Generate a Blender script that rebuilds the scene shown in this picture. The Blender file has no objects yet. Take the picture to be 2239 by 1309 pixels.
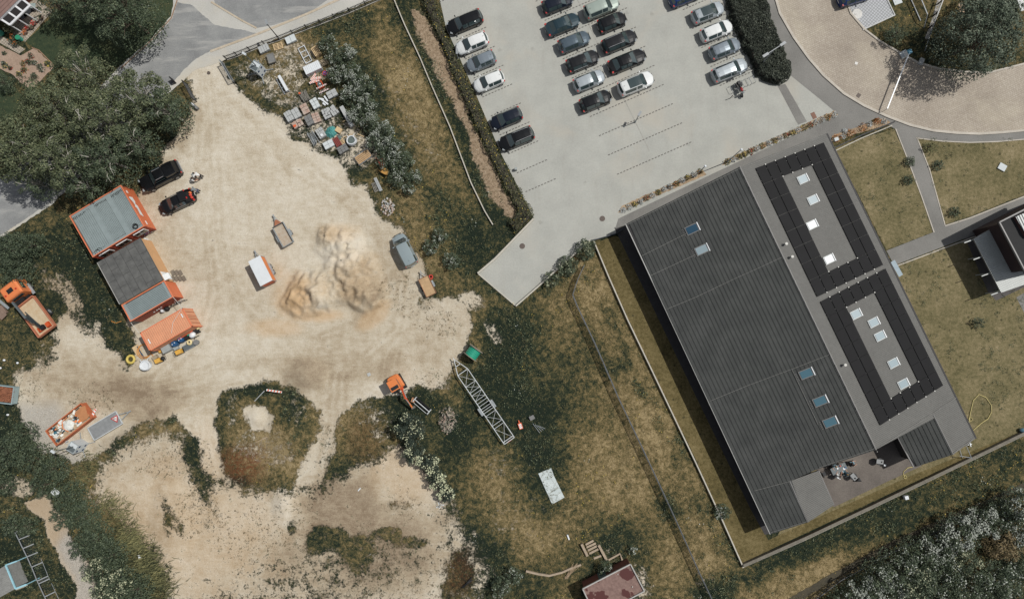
import bpy, math, random
import numpy as np
from mathutils import Vector, Matrix, Quaternion
from mathutils.geometry import tessellate_polygon
rnd = random.Random(7); nrg = np.random.default_rng(11)
sc = bpy.context.scene; COL = sc.collection; R = math.radians
# ---------------------------------------------------------------- camera
W0, H0, F = 2239.0, 1309.0, 1493.0
CX, CY = W0/2, H0/2
CAMH = 83.0
NAD = (1150.0, 735.0)                      # picture point straight below the drone
dn = Vector((NAD[0]-CX, -(NAD[1]-CY), -F)).normalized()
QC = dn.rotation_difference(Vector((0, 0, -1)))
RC = QC.to_matrix()
cd = bpy.data.cameras.new('camera'); cam = bpy.data.objects.new('camera', cd); COL.objects.link(cam)
cam.location = (0, 0, CAMH); cam.rotation_mode = 'QUATERNION'; cam.rotation_quaternion = QC
cd.sensor_width = 36; cd.lens = 36*F/W0; cd.clip_end = 2000; sc.camera = cam
# ---------------------------------------------------------------- light
SUN_AZ, SUN_EL = 22.0, 56.0                # azimuth counted from +X towards +Y
wd = bpy.data.worlds.new('World'); sc.world = wd; wd.use_nodes = True
sk = wd.node_tree.nodes.new('ShaderNodeTexSky'); sk.sky_type = 'NISHITA'; sk.sun_disc = False
sk.sun_elevation = R(SUN_EL); sk.sun_rotation = R(90-SUN_AZ)
bg = wd.node_tree.nodes['Background']; bg.inputs[1].default_value = 0.08
hs_ = wd.node_tree.nodes.new('ShaderNodeHueSaturation'); hs_.inputs['Saturation'].default_value = .35
wd.node_tree.links.new(sk.outputs[0], hs_.inputs['Color']); wd.node_tree.links.new(hs_.outputs[0], bg.inputs[0])
sl = bpy.data.lights.new('sun', 'SUN'); sl.energy = 3.5; sl.angle = R(0.6); sl.color = (1, 0.975, 0.93)
so = bpy.data.objects.new('sun', sl); COL.objects.link(so)
sd = Vector((math.cos(R(SUN_AZ))*math.cos(R(SUN_EL)), math.sin(R(SUN_AZ))*math.cos(R(SUN_EL)), math.sin(R(SUN_EL))))
so.rotation_mode = 'QUATERNION'; so.rotation_quaternion = sd.to_track_quat('Z', 'Y'); so.location = (0, 0, 60)
sc.view_settings.view_transform = 'Standard'; sc.view_settings.look = 'None'
sc.view_settings.gamma = 1; sc.view_settings.exposure = 0.0
# ---------------------------------------------------------------- helpers
def P(px, py, h=0.0):
    d = RC @ Vector(((px-CX)/F, -(py-CY)/F, -1)); t = (h-CAMH)/d.z
    return Vector((d.x*t, d.y*t, h))
def Pl(px, py, pl):
    """ray of a picture point met with the plane pl=(point, normal)"""
    d = RC @ Vector(((px-CX)/F, -(py-CY)/F, -1)); o = Vector((0, 0, CAMH))
    return o + d*((pl[0]-o).dot(pl[1])/d.dot(pl[1]))
RCn = np.array(RC)
def proj(x, y):
    v = np.stack([x, y, np.full_like(x, -CAMH)], -1) @ RCn
    return CX+F*v[..., 0]/-v[..., 2], CY-F*v[..., 1]/-v[..., 2]
def S(c):
    c = c/255.0
    return c/12.92 if c <= .04045 else ((c+.055)/1.055)**2.4
KA = 0.86
def C(r, g, b, k=None):
    k = KA if k is None else k
    v = [S(r)*k, S(g)*k, S(b)*k]; y = .3*v[0]+.59*v[1]+.11*v[2]
    return tuple(max(0, x+(y-x)*.05) for x in v)+(1,)
class NT:
    def __init__(s, name):
        s.m = bpy.data.materials.new(name); s.m.use_nodes = True; s.t = s.m.node_tree
        s.b = s.t.nodes['Principled BSDF']; s.co = None
    def n(s, ty, ins={}, **kw):
        q = s.t.nodes.new('ShaderNode'+ty)
        for k, v in kw.items(): setattr(q, k, v)
        for k, v in ins.items():
            if hasattr(v, 'is_linked'): s.t.links.new(v, q.inputs[k])
            else: q.inputs[k].default_value = v
        return q
    def coord(s):
        if s.co is None: s.co = s.n('TexCoord').outputs['Object']
        return s.co
    def noise(s, sc_, det=4, rough=.6, vec=None, dist=0):
        return s.n('TexNoise', {'Vector': vec or s.coord(), 'Scale': sc_, 'Detail': det, 'Roughness': rough, 'Distortion': dist}).outputs['Fac']
    def ramp(s, fac, stops):
        q = s.n('ValToRGB', {'Fac': fac}); e = q.color_ramp.elements
        while len(e) < len(stops): e.new(.5)
        for el, (p, c) in zip(e, stops): el.position = p; el.color = c if len(c) == 4 else (*c, 1)
        return q.outputs[0]
    def mth(s, op, a, b=0.0, c=None, clamp=False):
        d = {0: a, 1: b}
        if c is not None: d[2] = c
        return s.n('Math', d, operation=op, use_clamp=clamp).outputs[0]
    def mix(s, f, a, b, bt='MIX'):
        q = s.n('Mix', {0: f, 6: a, 7: b}, data_type='RGBA', blend_type=bt); return q.outputs[2]
    def step(s, x, lo, hi):
        return s.n('MapRange', {0: x, 1: lo, 2: hi, 3: 0.0, 4: 1.0}, interpolation_type='SMOOTHSTEP').outputs[0]
    def out(s, col=None, rough=None, bump=None, bd=.02):
        if col is not None:
            if hasattr(col, 'is_linked'): s.t.links.new(col, s.b.inputs['Base Color'])
            else: s.b.inputs['Base Color'].default_value = col
        if rough is not None:
            if hasattr(rough, 'is_linked'): s.t.links.new(rough, s.b.inputs['Roughness'])
            else: s.b.inputs['Roughness'].default_value = rough
        if bump is not None:
            q = s.n('Bump', {'Height': bump, 'Distance': bd, 'Strength': .8}); s.t.links.new(q.outputs[0], s.b.inputs['Normal'])
        return s.m
MATS = {}
def M(name, rgb=None, rough=.7, var=.12, scale=3.0, metal=0.0, coat=0.0, bump=0.0, rgb2=None, trans=0):
    """plain surface with two scales of wear"""
    if name in MATS: return MATS[name]
    t = NT(name); a = C(*rgb)
    n1 = t.noise(scale, 5, .65); n2 = t.noise(scale*.23, 3, .5)
    f = t.mth('ADD', t.mth('MULTIPLY', n1, .6), t.mth('MULTIPLY', n2, .4))
    b = C(*rgb2) if rgb2 else tuple(min(1, x*(1+var)) for x in a[:3])+(1,)
    lo = a if rgb2 else tuple(x*(1-var) for x in a[:3])+(1,)
    col = t.ramp(f, [(.35, lo), (.65, b)])
    t.out(col, rough, n1 if bump else None, bump)
    t.b.inputs['Metallic'].default_value = metal; t.b.inputs['Coat Weight'].default_value = coat
    if coat: t.b.inputs['Coat Roughness'].default_value = .05
    MATS[name] = t.m; return t.m
def glassm(name, rgb, rough=.06):
    if name in MATS: return MATS[name]
    t = NT(name); t.out(C(*rgb), rough); t.b.inputs['Specular IOR Level'].default_value = .8
    t.b.inputs['Coat Weight'].default_value = .5; MATS[name] = t.m; return t.m
def leafm(name, c1, c2, c3=None, tr=.25):
    if name in MATS: return MATS[name]
    t = NT(name); g = t.n('NewGeometry'); ri = g.outputs['Random Per Island']
    n1 = t.noise(.55, 3, .5)
    f = t.mth('ADD', t.mth('MULTIPLY', ri, .65), t.mth('MULTIPLY', n1, .5))
    st = [(.2, C(*c1)), (.75, C(*c2))]
    if c3: st.append((.98, C(*c3)))
    t.out(t.ramp(f, st), .6); t.b.inputs['Specular IOR Level'].default_value = .25
    MATS[name] = t.m; return t.m
ID3 = Matrix.Identity(3)
def RZ(a): return Matrix.Rotation(a, 3, 'Z')
class MB:
    def __init__(s): s.v = []; s.f = []
    def add(s, vs, fs):
        o = len(s.v); s.v += [Vector(p) for p in vs]; s.f += [tuple(i+o for i in f) for f in fs]; return s
    def quad(s, *p): return s.add(p, [tuple(range(len(p)))])
    def box(s, c, sz, M_=ID3, taper=1.0, tapy=None):
        x, y, z = (q/2 for q in sz); ty = taper if tapy is None else tapy; c = Vector(c)
        vs = [c+M_@Vector(q) for q in ((-x,-y,-z),(x,-y,-z),(x,y,-z),(-x,y,-z),(-x*taper,-y*ty,z),(x*taper,-y*ty,z),(x*taper,y*ty,z),(-x*taper,y*ty,z))]
        return s.add(vs, [(0,3,2,1),(4,5,6,7),(0,1,5,4),(1,2,6,5),(2,3,7,6),(3,0,4,7)])
    def beam(s, a, b, w, h, up=Vector((0,0,1))):
        a = Vector(a); b = Vector(b); d = b-a; L = d.length; d.normalize()
        sd_ = d.cross(up); sd_ = sd_.normalized() if sd_.length > 1e-4 else Vector((1,0,0)); u = sd_.cross(d)
        M_ = Matrix((d, sd_, u)).transposed()
        return s.box((a+b)/2, (L, w, h), M_)
    def tube(s, pts, r, n=6):
        pts = [Vector(p) for p in pts]; rs = r if isinstance(r, (list, tuple)) else [r]*len(pts); vs = []; fs = []
        for i, p in enumerate(pts):
            d = (pts[min(i+1, len(pts)-1)]-pts[max(i-1, 0)])
            if d.length < 1e-7: d = Vector((0,0,1))
            d.normalize(); a = d.cross(Vector((0,0,1)) if abs(d.z) < .95 else Vector((1,0,0))).normalized(); b = d.cross(a)
            for k in range(n):
                t = 2*math.pi*k/n; vs.append(p+(a*math.cos(t)+b*math.sin(t))*rs[i])
        for i in range(len(pts)-1):
            for k in range(n):
                fs.append((i*n+k, i*n+(k+1)%n, (i+1)*n+(k+1)%n, (i+1)*n+k))
        fs.append(tuple(range(n))[::-1]); fs.append(tuple((len(pts)-1)*n+k for k in range(n)))
        return s.add(vs, fs)
    def cyl(s, a, b, r, n=14, r2=None): return s.tube([a, b], [r, r if r2 is None else r2], n)
    def torus(s, c, Rr, r, n=20, m=6, M_=ID3):
        vs = []; fs = []; c = Vector(c)
        for i in range(n):
            t = 2*math.pi*i/n
            for k in range(m):
                q = 2*math.pi*k/m; vs.append(c+M_@Vector(((Rr+r*math.cos(q))*math.cos(t), (Rr+r*math.cos(q))*math.sin(t), r*math.sin(q))))
        for i in range(n):
            for k in range(m): fs.append((i*m+k, ((i+1)%n)*m+k, ((i+1)%n)*m+(k+1)%m, i*m+(k+1)%m))
        return s.add(vs, fs)
    def ball(s, c, r, sq=(1,1,1), n=10, m=6, M_=ID3, jit=0):
        vs = []; fs = []; c = Vector(c)
        for i in range(m+1):
            a = math.pi*i/m
            for k in range(n):
                t = 2*math.pi*k/n; j = 1+jit*(rnd.random()-.5)
                vs.append(c+M_@Vector((r*sq[0]*math.sin(a)*math.cos(t)*j, r*sq[1]*math.sin(a)*math.sin(t)*j, r*sq[2]*math.cos(a)*j)))
        for i in range(m):
            for k in range(n): fs.append((i*n+k, (i+1)*n+k, (i+1)*n+(k+1)%n, i*n+(k+1)%n))
        return s.add(vs, fs)
    def prism(s, pts, z0, z1, top=True):
        """pts: outline; z0/z1 numbers, or z1 None when pts carry their own z (then z0 = thickness below)"""
        p3 = [Vector((p[0], p[1], p[2] if len(p) > 2 else 0)) for p in pts]; n = len(p3)
        if z1 is None: up = p3; lo = [p-Vector((0,0,z0)) for p in p3]
        else: up = [Vector((p.x, p.y, z1)) for p in p3]; lo = [Vector((p.x, p.y, z0)) for p in p3]
        tr = tessellate_polygon([[Vector((p.x, p.y, 0)) for p in p3]])
        ar = sum(p3[i].x*p3[(i+1)%n].y-p3[(i+1)%n].x*p3[i].y for i in range(n))
        fs = []
        for t in tr:
            a, b, c = (p3[i] for i in t); ccw = (b.x-a.x)*(c.y-a.y)-(b.y-a.y)*(c.x-a.x) > 0
            tt = tuple(t) if ccw else tuple(t)[::-1]
            if top: fs.append(tt)
            if top != 'sheet': fs.append(tuple(i+n for i in tt[::-1]))
        if top != 'sheet':
            for i in range(n):
                j = (i+1)%n; fs.append((i+n, j+n, j, i) if ar > 0 else (j+n, i+n, i, j))
        return s.add(up+lo if top != 'sheet' else up, fs)
    def build(s, name, mat, parent=None, smooth=False, world=False, angle=None):
        if world and parent is not None:
            mi = (Matrix.Translation(parent.location) @ Matrix.Rotation(parent.rotation_euler.z, 4, 'Z')).inverted()
            s.v = [mi@p for p in s.v]
        me = bpy.data.meshes.new(name); me.from_pydata([tuple(p) for p in s.v], [], s.f)
        if smooth:
            me.shade_smooth()
            if angle: me.set_sharp_from_angle(angle=R(angle))
        me.materials.append(mat if not isinstance(mat, str) else MATS[mat])
        o = bpy.data.objects.new(name, me); COL.objects.link(o)
        if parent is not None: o.parent = parent
        return o
def tag(o, label=None, cat=None, group=None, kind=None):
    if label: o['label'] = label
    if cat: o['category'] = cat
    if group: o['group'] = group
    if kind: o['kind'] = kind
    return o
def thing(name, label, cat, loc=(0,0,0), rz=0, group=None):
    o = bpy.data.objects.new(name, None); COL.objects.link(o); o.location = loc; o.rotation_euler = (0, 0, rz)
    o.empty_display_size = .2
    return tag(o, label, cat, group)
def dup(o, parent=None, **kw):
    c = o.copy(); COL.objects.link(c)
    if parent is not None: c.parent = parent
    for ch in list(o.children): dup(ch, c)
    for k, v in kw.items():
        if k == 'loc': c.location = v
        elif k == 'rz': c.rotation_euler = (0, 0, v)
        else: c[k] = v
    return c
def pang(x0, y0, x1, y1):
    a = P(x0, y0); b = P(x1, y1); return math.atan2(b.y-a.y, b.x-a.x)
def rough_poly(pts, step=.6, amp=.12):
    o = []; n = len(pts)
    for i in range(n):
        a = Vector(pts[i][:2]); b = Vector(pts[(i+1)%n][:2]); k = max(1, int((b-a).length/step)); nn = Vector((-(b-a).y, (b-a).x)).normalized()
        for j in range(k):
            q = a.lerp(b, j/k)+(nn*rnd.uniform(-amp, amp) if j else Vector((0,0))); o.append((q.x, q.y))
    return o
def sheet(name, px, z, mat, rough=0, kind='structure'):
    w = [P(*p) for p in px]; w = [(q.x, q.y) for q in w]
    if rough: w = rough_poly(w, rough*5, rough)
    o = MB().prism(w, 0, z, 'sheet').build(name, mat); return tag(o, kind=kind)
# ---- numpy noise
def vnoise(x, y, s, seed=0):
    g = np.random.default_rng(seed).random((256, 256)); x = x*s; y = y*s
    xi = np.floor(x).astype(int); yi = np.floor(y).astype(int); fx = x-xi; fy = y-yi
    fx = fx*fx*(3-2*fx); fy = fy*fy*(3-2*fy)
    a = g[xi%256, yi%256]; b = g[(xi+1)%256, yi%256]; c = g[xi%256, (yi+1)%256]; d = g[(xi+1)%256, (yi+1)%256]
    return (a*(1-fx)+b*fx)*(1-fy)+(c*(1-fx)+d*fx)*fy
def fbm(x, y, s, o=4, seed=0):
    t = 0; a = .5; w = 0
    for i in range(o):
        c_, s_ = math.cos(.6+i*1.1), math.sin(.6+i*1.1); t = t+a*vnoise(x*c_-y*s_+17*i, x*s_+y*c_-9*i, s*2**i, seed+i); w += a; a *= .55
    return t/w
def sdist(X, Y, poly):
    """signed distance in picture points, positive inside"""
    d = np.full(X.shape, 1e9); ins = np.zeros(X.shape, bool); n = len(poly)
    for i in range(n):
        x0, y0 = poly[i]; x1, y1 = poly[(i+1)%n]; dx, dy = x1-x0, y1-y0
        t = np.clip(((X-x0)*dx+(Y-y0)*dy)/(dx*dx+dy*dy+1e-9), 0, 1)
        d = np.minimum(d, (X-x0-t*dx)**2+(Y-y0-t*dy)**2)
        c = ((y0 > Y) != (y1 > Y)) & (X < (x1-x0)*(Y-y0)/((y1-y0) or 1e-9)+x0); ins ^= c
    d = np.sqrt(d); return np.where(ins, d, -d)
def sst(x, lo, hi):
    t = np.clip((x-lo)/(hi-lo), 0, 1); return t*t*(3-2*t)
def ldist(X, Y, pl):
    d = np.full(X.shape, 1e9)
    for (x0, y0), (x1, y1) in zip(pl[:-1], pl[1:]):
        dx, dy = x1-x0, y1-y0; t = np.clip(((X-x0)*dx+(Y-y0)*dy)/(dx*dx+dy*dy+1e-9), 0, 1)
        d = np.minimum(d, np.hypot(X-x0-t*dx, Y-y0-t*dy))
    return d
# ================================================================ GROUND
SAND1 = [(395,160),(440,125),(482,128),(512,185),(560,222),(615,258),(640,300),(690,328),(745,352),(790,380),(812,425),(835,480),(875,505),(905,545),(925,600),(945,645),(1010,665),(1035,715),(1020,760),(990,800),(975,845),(915,845),(870,865),(800,872),(755,893),(742,960),(718,1040),(700,1075),(640,1062),(660,1010),(700,950),(705,895),(650,850),(600,832),(540,842),(490,865),(478,930),(490,1000),(505,1058),(440,1040),(425,960),(385,900),(310,925),(260,965),(200,1000),(150,1005),(95,985),(55,930),(38,870),(35,810),(60,760),(120,715),(140,660),(165,640),(215,720),(240,760),(280,806),(296,790),(300,745),(285,700),(262,640),(240,570),(270,500),(290,440),(315,400),(345,350),(375,300),(415,245),(425,200)]
SAND2 = [(230,1012),(300,965),(400,950),(430,1040),(505,1060),(560,1075),(640,1060),(700,1060),(760,1012),(800,1008),(870,975),(930,1010),(990,1100),(1040,1170),(1062,1240),(1050,1330),(640,1330),(370,1330),(365,1260),(325,1200),(262,1135),(205,1080)]
SANDP = [(530,890),(575,885),(600,910),(590,940),(550,945),(530,920)]
PATHL = [(55,1098),(95,1075),(135,1130),(150,1180),(205,1240),(215,1330),(160,1330),(170,1290),(120,1180),(85,1130)]
MULCH = [(888,12),(938,26),(972,105),(1012,198),(1052,298),(1098,398),(1134,462),(1152,484),(1104,486),(1066,415),(1035,350),(1005,270),(970,190),(930,120),(898,60)]
GRAV = [(40,885),(120,885),(140,930),(110,960),(170,990),(200,1010),(140,1030),(80,1000),(45,940)]
GRAV2 = [(140,1170),(165,1165),(200,1255),(215,1330),(165,1330),(165,1260),(130,1200)]
xs = np.concatenate([[-400,-200,-110,-82], np.arange(-70, 70.01, .2), [82,110,200,400]])
ys = np.concatenate([[-400,-200,-90,-52], np.arange(-40, 48.01, .2), [60,90,200,400]])
GX, GY = np.meshgrid(xs, ys); PX, PY = proj(GX, GY)
n_a = fbm(GX, GY, .12, 4, 1); n_b = fbm(GX, GY, .5, 4, 5); n_c = fbm(GX, GY, 1.6, 3, 9)
def pm(poly, soft=10):
    return sst(sdist(PX, PY, poly)+(n_b-.5)*26+(n_a-.5)*20, -soft*1.6, soft*1.6)
def blob(x, y, rx, ry=None, ang=0, hard=.35):
    ry = ry or rx; a = R(ang); dx = PX-x; dy = PY-y
    u = (dx*math.cos(a)+dy*math.sin(a))/rx; v = (-dx*math.sin(a)+dy*math.cos(a))/ry
    return 1-sst(np.sqrt(u*u+v*v)+(n_b-.5)*.7, 1-hard, 1+hard)
mx = np.maximum
sand = mx(mx(pm(SAND1, 10), pm(SAND2, 24)*.95), pm(SANDP, 8)); path = mx(pm(PATHL, 5), 0)
sand = mx(sand, path)
mulch = pm(MULCH, 12)*(.72+.6*(n_c-.35)); grav = mx(pm(GRAV, 14), pm(GRAV2, 8))
# weeds creeping into the sand
weed = np.zeros_like(PX)
for b in [(650,230,60,45),(560,200,40,22),(690,300,50,30),(780,380,30,25),(890,640,70,60,40),(960,700,60,60),(960,830,50,30),(440,1000,30,70,0),(640,1130,70,60),(690,1180,90,60),(800,1200,130,60),(880,1110,50,50),(1000,1180,40,70),(350,1010,70,40),(440,1120,70,60,60),(560,1160,120,80),(850,1290,180,60),(80,740,50,60),(60,830,50,70),(200,880,70,40),(230,690,60,60),(730,980,40,70),(330,1230,40,80),(900,1240,140,60)]:
    weed = mx(weed, blob(*b)*.85)
weed = mx(weed, pm(SAND2, 10)*.30)
# patches of grass breaking the sand
for b, k in [((720,1175,45,28),.75),((780,1205,40,35),.7),((690,1195,25,20),.6),((850,1165,30,15),.6),((900,1185,40,15),.55),((500,890,20,40),.6),((760,960,25,60),.6),((790,940,50,50),.6),((440,1060,10,40,-20),.4),((380,1130,12,50,-28),.45),((370,1150,10,30,-10),.4),((80,760,50,40),.65),((30,720,60,90),.8),((60,640,80,70),.75),((180,690,25,60,-30),.5),((420,985,12,25),.5),((640,1150,12,20),.5),((870,1105,25,12),.4),((1000,1290,40,80),.7),((990,850,30,40),.5),((930,660,18,18),.4),((780,385,22,22),.7),((830,405,10,20),.5),((660,255,30,20),.5),((560,205,26,16),.6),((600,215,22,12),.5),((630,190,30,30),.7),((600,150,60,60),.9)]:
    sand = sand*(1-k*blob(*b))
# sandy openings inside the grass
for b, k in [((1020,660,35,25),.7),((1075,725,14,30,-30),.5),((1400,1270,30,40),.45),((1340,1210,30,20),.3),((110,620,25,18),.45),((150,640,20,60,-30),.6),((100,600,60,14,30),.3),((1540,1260,30,50),.25),((640,170,30,40),.45),((700,260,60,30),.45),((750,300,50,40),.55),((790,330,40,40),.6),((560,150,30,20),.3),((640,130,70,50),.5),((560,160,50,35),.45),((600,190,40,30),.5),((640,215,40,30),.5),((665,270,50,40),.5),((720,300,60,45),.5),((770,335,40,30),.55),((690,215,40,30),.4),((980,920,25,30),.5),((1110,1120,40,60),.25),((40,1065,40,20),.6)]:
    sand = mx(sand, k*blob(*b))
for b, k in [((545,970,40,30),.42),((600,985,50,40),.40),((660,890,25,40),.35),((510,890,16,40),.35),((800,900,40,30),.36),((840,930,30,40),.36),((330,930,60,14,-25),.35),((1150,1150,80,60),.22),((1090,1010,40,40),.25),((930,800,50,30),.4),((880,250,30,120,-25),.25),((930,330,30,60,-25),.28)]: sand = mx(sand, k*blob(*b))
lush = np.zeros_like(PX)
for b in [(1120,760,70,110),(1170,950,60,130,-15),(1060,850,60,60),(1110,820,60,120),(1120,600,60,60),(1000,500,50,110,-28),(860,330,40,70,-30),(790,180,40,90,-30),(740,50,90,40),(880,60,30,80),(965,200,22,150,-25),(1040,400,22,100,-25),(1200,590,60,50),(1290,540,30,30),(1340,1170,50,50),(1060,1230,60,60),(930,880,50,30),(880,900,50,30),(640,890,30,50),(560,852,50,14),(650,960,25,40),(520,1050,40,14),(350,920,70,20,-25),(270,970,40,20,-20),(170,560,90,60,30),(230,690,50,80,-20),(260,760,40,40,0),(30,1000,90,150),(100,1100,80,120,-35),(180,1250,90,90),(1950,1110,160,60,-25),(1750,1180,140,50,-25),(2150,1030,120,60,-25),(1600,1290,120,50),(1460,900,30,150,-25),(1580,1160,30,100,-28),(1000,950,40,50),(50,1230,90,60),(60,1160,70,40),(30,560,70,60),(1170,1080,60,50),(560,250,10,10),(770,350,50,30)]:
    lush = mx(lush, blob(*b, hard=.5) if len(b) == 5 else blob(*b, 0, .5))
for b in [(1330,690,14,30,-25),(1370,770,12,30,-25),(1400,850,14,26,-25),(1440,930,12,30,-25),(1480,1000,14,24,-25),(1530,1100,14,30,-25),(1570,1190,18,26,-25),(1350,800,40,20,-25),(1460,1100,30,50,-25),(1290,600,22,30,0)]: lush = mx(lush, blob(*b)*.9)
lush = np.clip(lush*.54+(n_b-.5)*1.1+(n_a-.5)*.5+(n_c-.5)*.5, 0, 1)
dry = np.clip(.36+(n_a-.5)*1.1+(n_b-.5)*.5, 0, 1)
for b, k in [((1340,900,90,240,-25),.2),((1400,1120,70,100),.15),((930,250,50,170,-25),.3),((540,960,60,80,-10),.4),((650,1000,30,50),.35),((800,940,60,60),.3),((350,940,60,20,-20),.25),((880,150,40,90,-25),.2),((1440,850,26,420,-25),.35),((1500,1080,30,200,-26),.3),((1310,680,25,120,-22),.35),((1100,1100,60,130,-25),.3),((1480,1250,80,60),.35),((1560,1000,30,260,-25),.2),((600,150,70,60),.35),((1720,1290,200,40,-25),.5)]:
    dry = np.clip(dry+k*blob(*b, hard=.6) if len(b) == 5 else dry+k*blob(*b, 0, .6), 0, 1)
rust = np.clip(mx(mx(blob(530,1015,45,40,0,.6), blob(550,990,30,20)*.6), mx(blob(1000,1250,40,50,0,.6)*.5, blob(880,1090,35,15,0,.6)*.5)), 0, 1)
rust = mx(rust, blob(800,960,40,50,0,.6)*.35)
# tone of the sand: 0 pale, 1 brown
tone = np.clip(.25+(n_a-.5)*.9, 0, 1)
for b, k in [((690,640,85,60,-10),.2),((770,600,60,70),.22),((715,520,28,28),.35),((800,640,40,50),.2),((675,820,50,35),.45),((790,815,50,20),.25),((850,800,30,40,40),.3),((140,650,80,60),.5),((180,830,150,60,10),.4),((350,870,120,40),.35),((720,1110,70,60),.55),((760,1080,60,80),.5),((700,1230,180,90),.45),((900,1200,140,80),.4),((330,400,60,60,-30),.5),((390,290,30,60,30),.45),((450,190,30,50),-.2),((620,740,90,30),-.1),((520,1180,70,90),-.3),((620,1100,20,60),-.4),((900,1060,60,70),-.3),((400,1230,30,70),-.1),((430,1180,200,150),.28),((900,1100,120,120),.25),((330,1010,120,40),.2),((740,560,35,30),-.35),((770,540,35,25),-.5)]:
    tone = np.clip(tone+k*blob(*b, hard=.6) if len(b) == 5 else tone+k*blob(*b, 0, .6), 0, 1)
warm = np.zeros_like(PX)
for b, k in [((650,650,45,45),.9),((690,690,60,14),.7),((600,715,60,18),.5),((700,630,30,30),.25),((820,690,40,20,-40),.5),((740,510,40,25),.4),((600,600,20,20),.3),((450,1000,60,80),.25),((900,1020,80,70),.35),((400,1150,200,150),.3),((780,600,50,60),.25)]:
    warm = mx(warm, k*blob(*b) if len(b) != 4 else k*blob(*b, 0, .5))
# wheel tracks
trk = np.zeros_like(PX)
for pl in [[(455,160),(470,330),(480,520),(520,660),(600,730),(700,740),(800,700),(850,620),(840,520),(760,420),(600,300),(480,200)],
           [(445,160),(440,400),(470,640),(440,740),(340,830),(200,850),(80,820)],
           [(520,830),(400,860),(300,860),(180,830),(120,740)],[(430,900),(437,980),(455,1060),(470,1150)],[(455,890),(462,980),(480,1060)],
           [(735,820),(728,920),(700,1050),(690,1120)],[(752,820),(745,920),(720,1050)],[(865,770),(850,830)],[(850,770),(838,830)],
           [(830,500),(880,620),(870,720),(800,780),(650,790),(480,800),(330,850)],[(600,310),(700,400),(800,480),(850,560)],[(560,260),(640,380),(760,440),(830,530)]]:
    for off in (-9, 9):
        q = [(x+off*.9, y+off*.5) for x, y in pl]
        d = ldist(PX+(n_b-.5)*14, PY+(n_c-.5)*9, q); trk = mx(trk, (1-sst(d, 2, 8))*(.35+.6*n_b))
trk *= sand
lowv = mx(blob(720,1260,240,70,-10,.8)*.5, mx(blob(1010,1200,40,110,-20,.6)*.5, mx(blob(450,1100,40,80,-15,.7)*.35, blob(720,1010,50,60,0,.7)*.35)))
sand = sand*(1-lowv*(.55+.9*(n_c-.35)))
PAVED = [(945,-20),(968,60),(1030,205),(1085,335),(1158,476),(1045,597),(1128,668),(1290,525),(1360,520),(1700,1200),(2300,960),(2300,-20)]
PAV2 = [(384,-60),(900,-60),(815,0),(494,130),(470,140),(430,152),(385,190),(300,262),(110,450),(-90,580),(-400,560),(-400,-60)]
PAV3 = [(1290,525),(1345,500),(1400,515),(2300,460),(2300,1000),(1622,1236)]
offp = 1-mx(mx(sst(sdist(PX, PY, PAVED), -25, -8), sst(sdist(PX, PY, PAV2), -22, -6)), sst(sdist(PX, PY, PAV3), -22, -8))
GZ = np.zeros_like(PX)
def mound(x, y, rx, ry, ang, h, p=1.0):
    a = R(ang); dx = PX-x; dy = PY-y
    u = (dx*math.cos(a)+dy*math.sin(a))/rx; v = (-dx*math.sin(a)+dy*math.cos(a))/ry
    r = np.sqrt(u*u+v*v)*(1+(n_b-.5)*.5); return h*np.clip(1-r, 0, 1)**p
pile = mx(mound(688,640,80,54,-18,1.9,1.0), mound(655,655,40,40,0,1.3,.9))
pile = mx(pile, mx(mound(765,600,66,70,20,1.1,.9), mound(745,535,60,48,0,.95,1.0)))
pile = mx(pile, mx(mound(800,645,45,40,0,1.1,.7), mound(720,520,30,30,0,.9,.7)))
pile = pile-.55*mound(668,650,26,20,30,1,.6)*(pile > .4)-.5*mound(718,632,16,20,0,1,.4)*(pile > .4)
rg_ = (1-np.abs(2*fbm(GX, GY, .9, 2, 31)-1))**2; rg2 = (1-np.abs(2*fbm(GX, GY, 1.9, 2, 41)-1))**2
pile = mx(pile, 0)*(1+.5*(n_c-.5))+sst(pile, .05, .5)*((n_c-.5)*.42+(rg_-.5)*.34+(rg2-.5)*.24)
pile = mx(pile, 0)
GZ += pile
GZ += mx(mound(672,822,52,40,0,.7), mound(560,915,26,24,0,.4)) + mound(980,915,26,40,0,.5)
GZ += mound(640,940,60,70,-30,.7)+mound(530,1030,50,50,0,.5)+mound(810,960,60,60,0,.6)+mound(330,925,90,20,-25,.6)+mound(250,970,50,20,-25,.5)
GZ += (mound(900,960,80,60,0,.5)+mound(620,1090,30,60,0,.5)+mound(380,1140,60,90,0,.5))
GZ += (n_b*.10+n_c*.05)*offp*(1-.7*sand*(pile < .1))
inner = (np.abs(GX) < 71) & (GY > -41) & (GY < 49); GZ = GZ*inner
def gz(x, y):
    i = int(round((y+40)/.2))+4; j = int(round((x+70)/.2))+4
    if 0 <= i < GZ.shape[0] and 0 <= j < GZ.shape[1]: return float(GZ[i, j])
    return 0.0
def G(px, py, dz=0.0):
    p = P(px, py); p.z = gz(p.x, p.y)+dz; return p
ny, nx = GX.shape
me = bpy.data.meshes.new('ground'); nv = nx*ny
me.vertices.add(nv); me.vertices.foreach_set('co', np.stack([GX, GY, GZ], -1).ravel())
I = np.arange(nv).reshape(ny, nx); q = np.stack([I[:-1,:-1], I[:-1,1:], I[1:,1:], I[1:,:-1]], -1).reshape(-1, 4); nf = len(q)
me.loops.add(nf*4); me.loops.foreach_set('vertex_index', q.ravel()); me.polygons.add(nf)
me.polygons.foreach_set('loop_start', np.arange(nf)*4); me.update(); me.shade_smooth()
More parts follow.
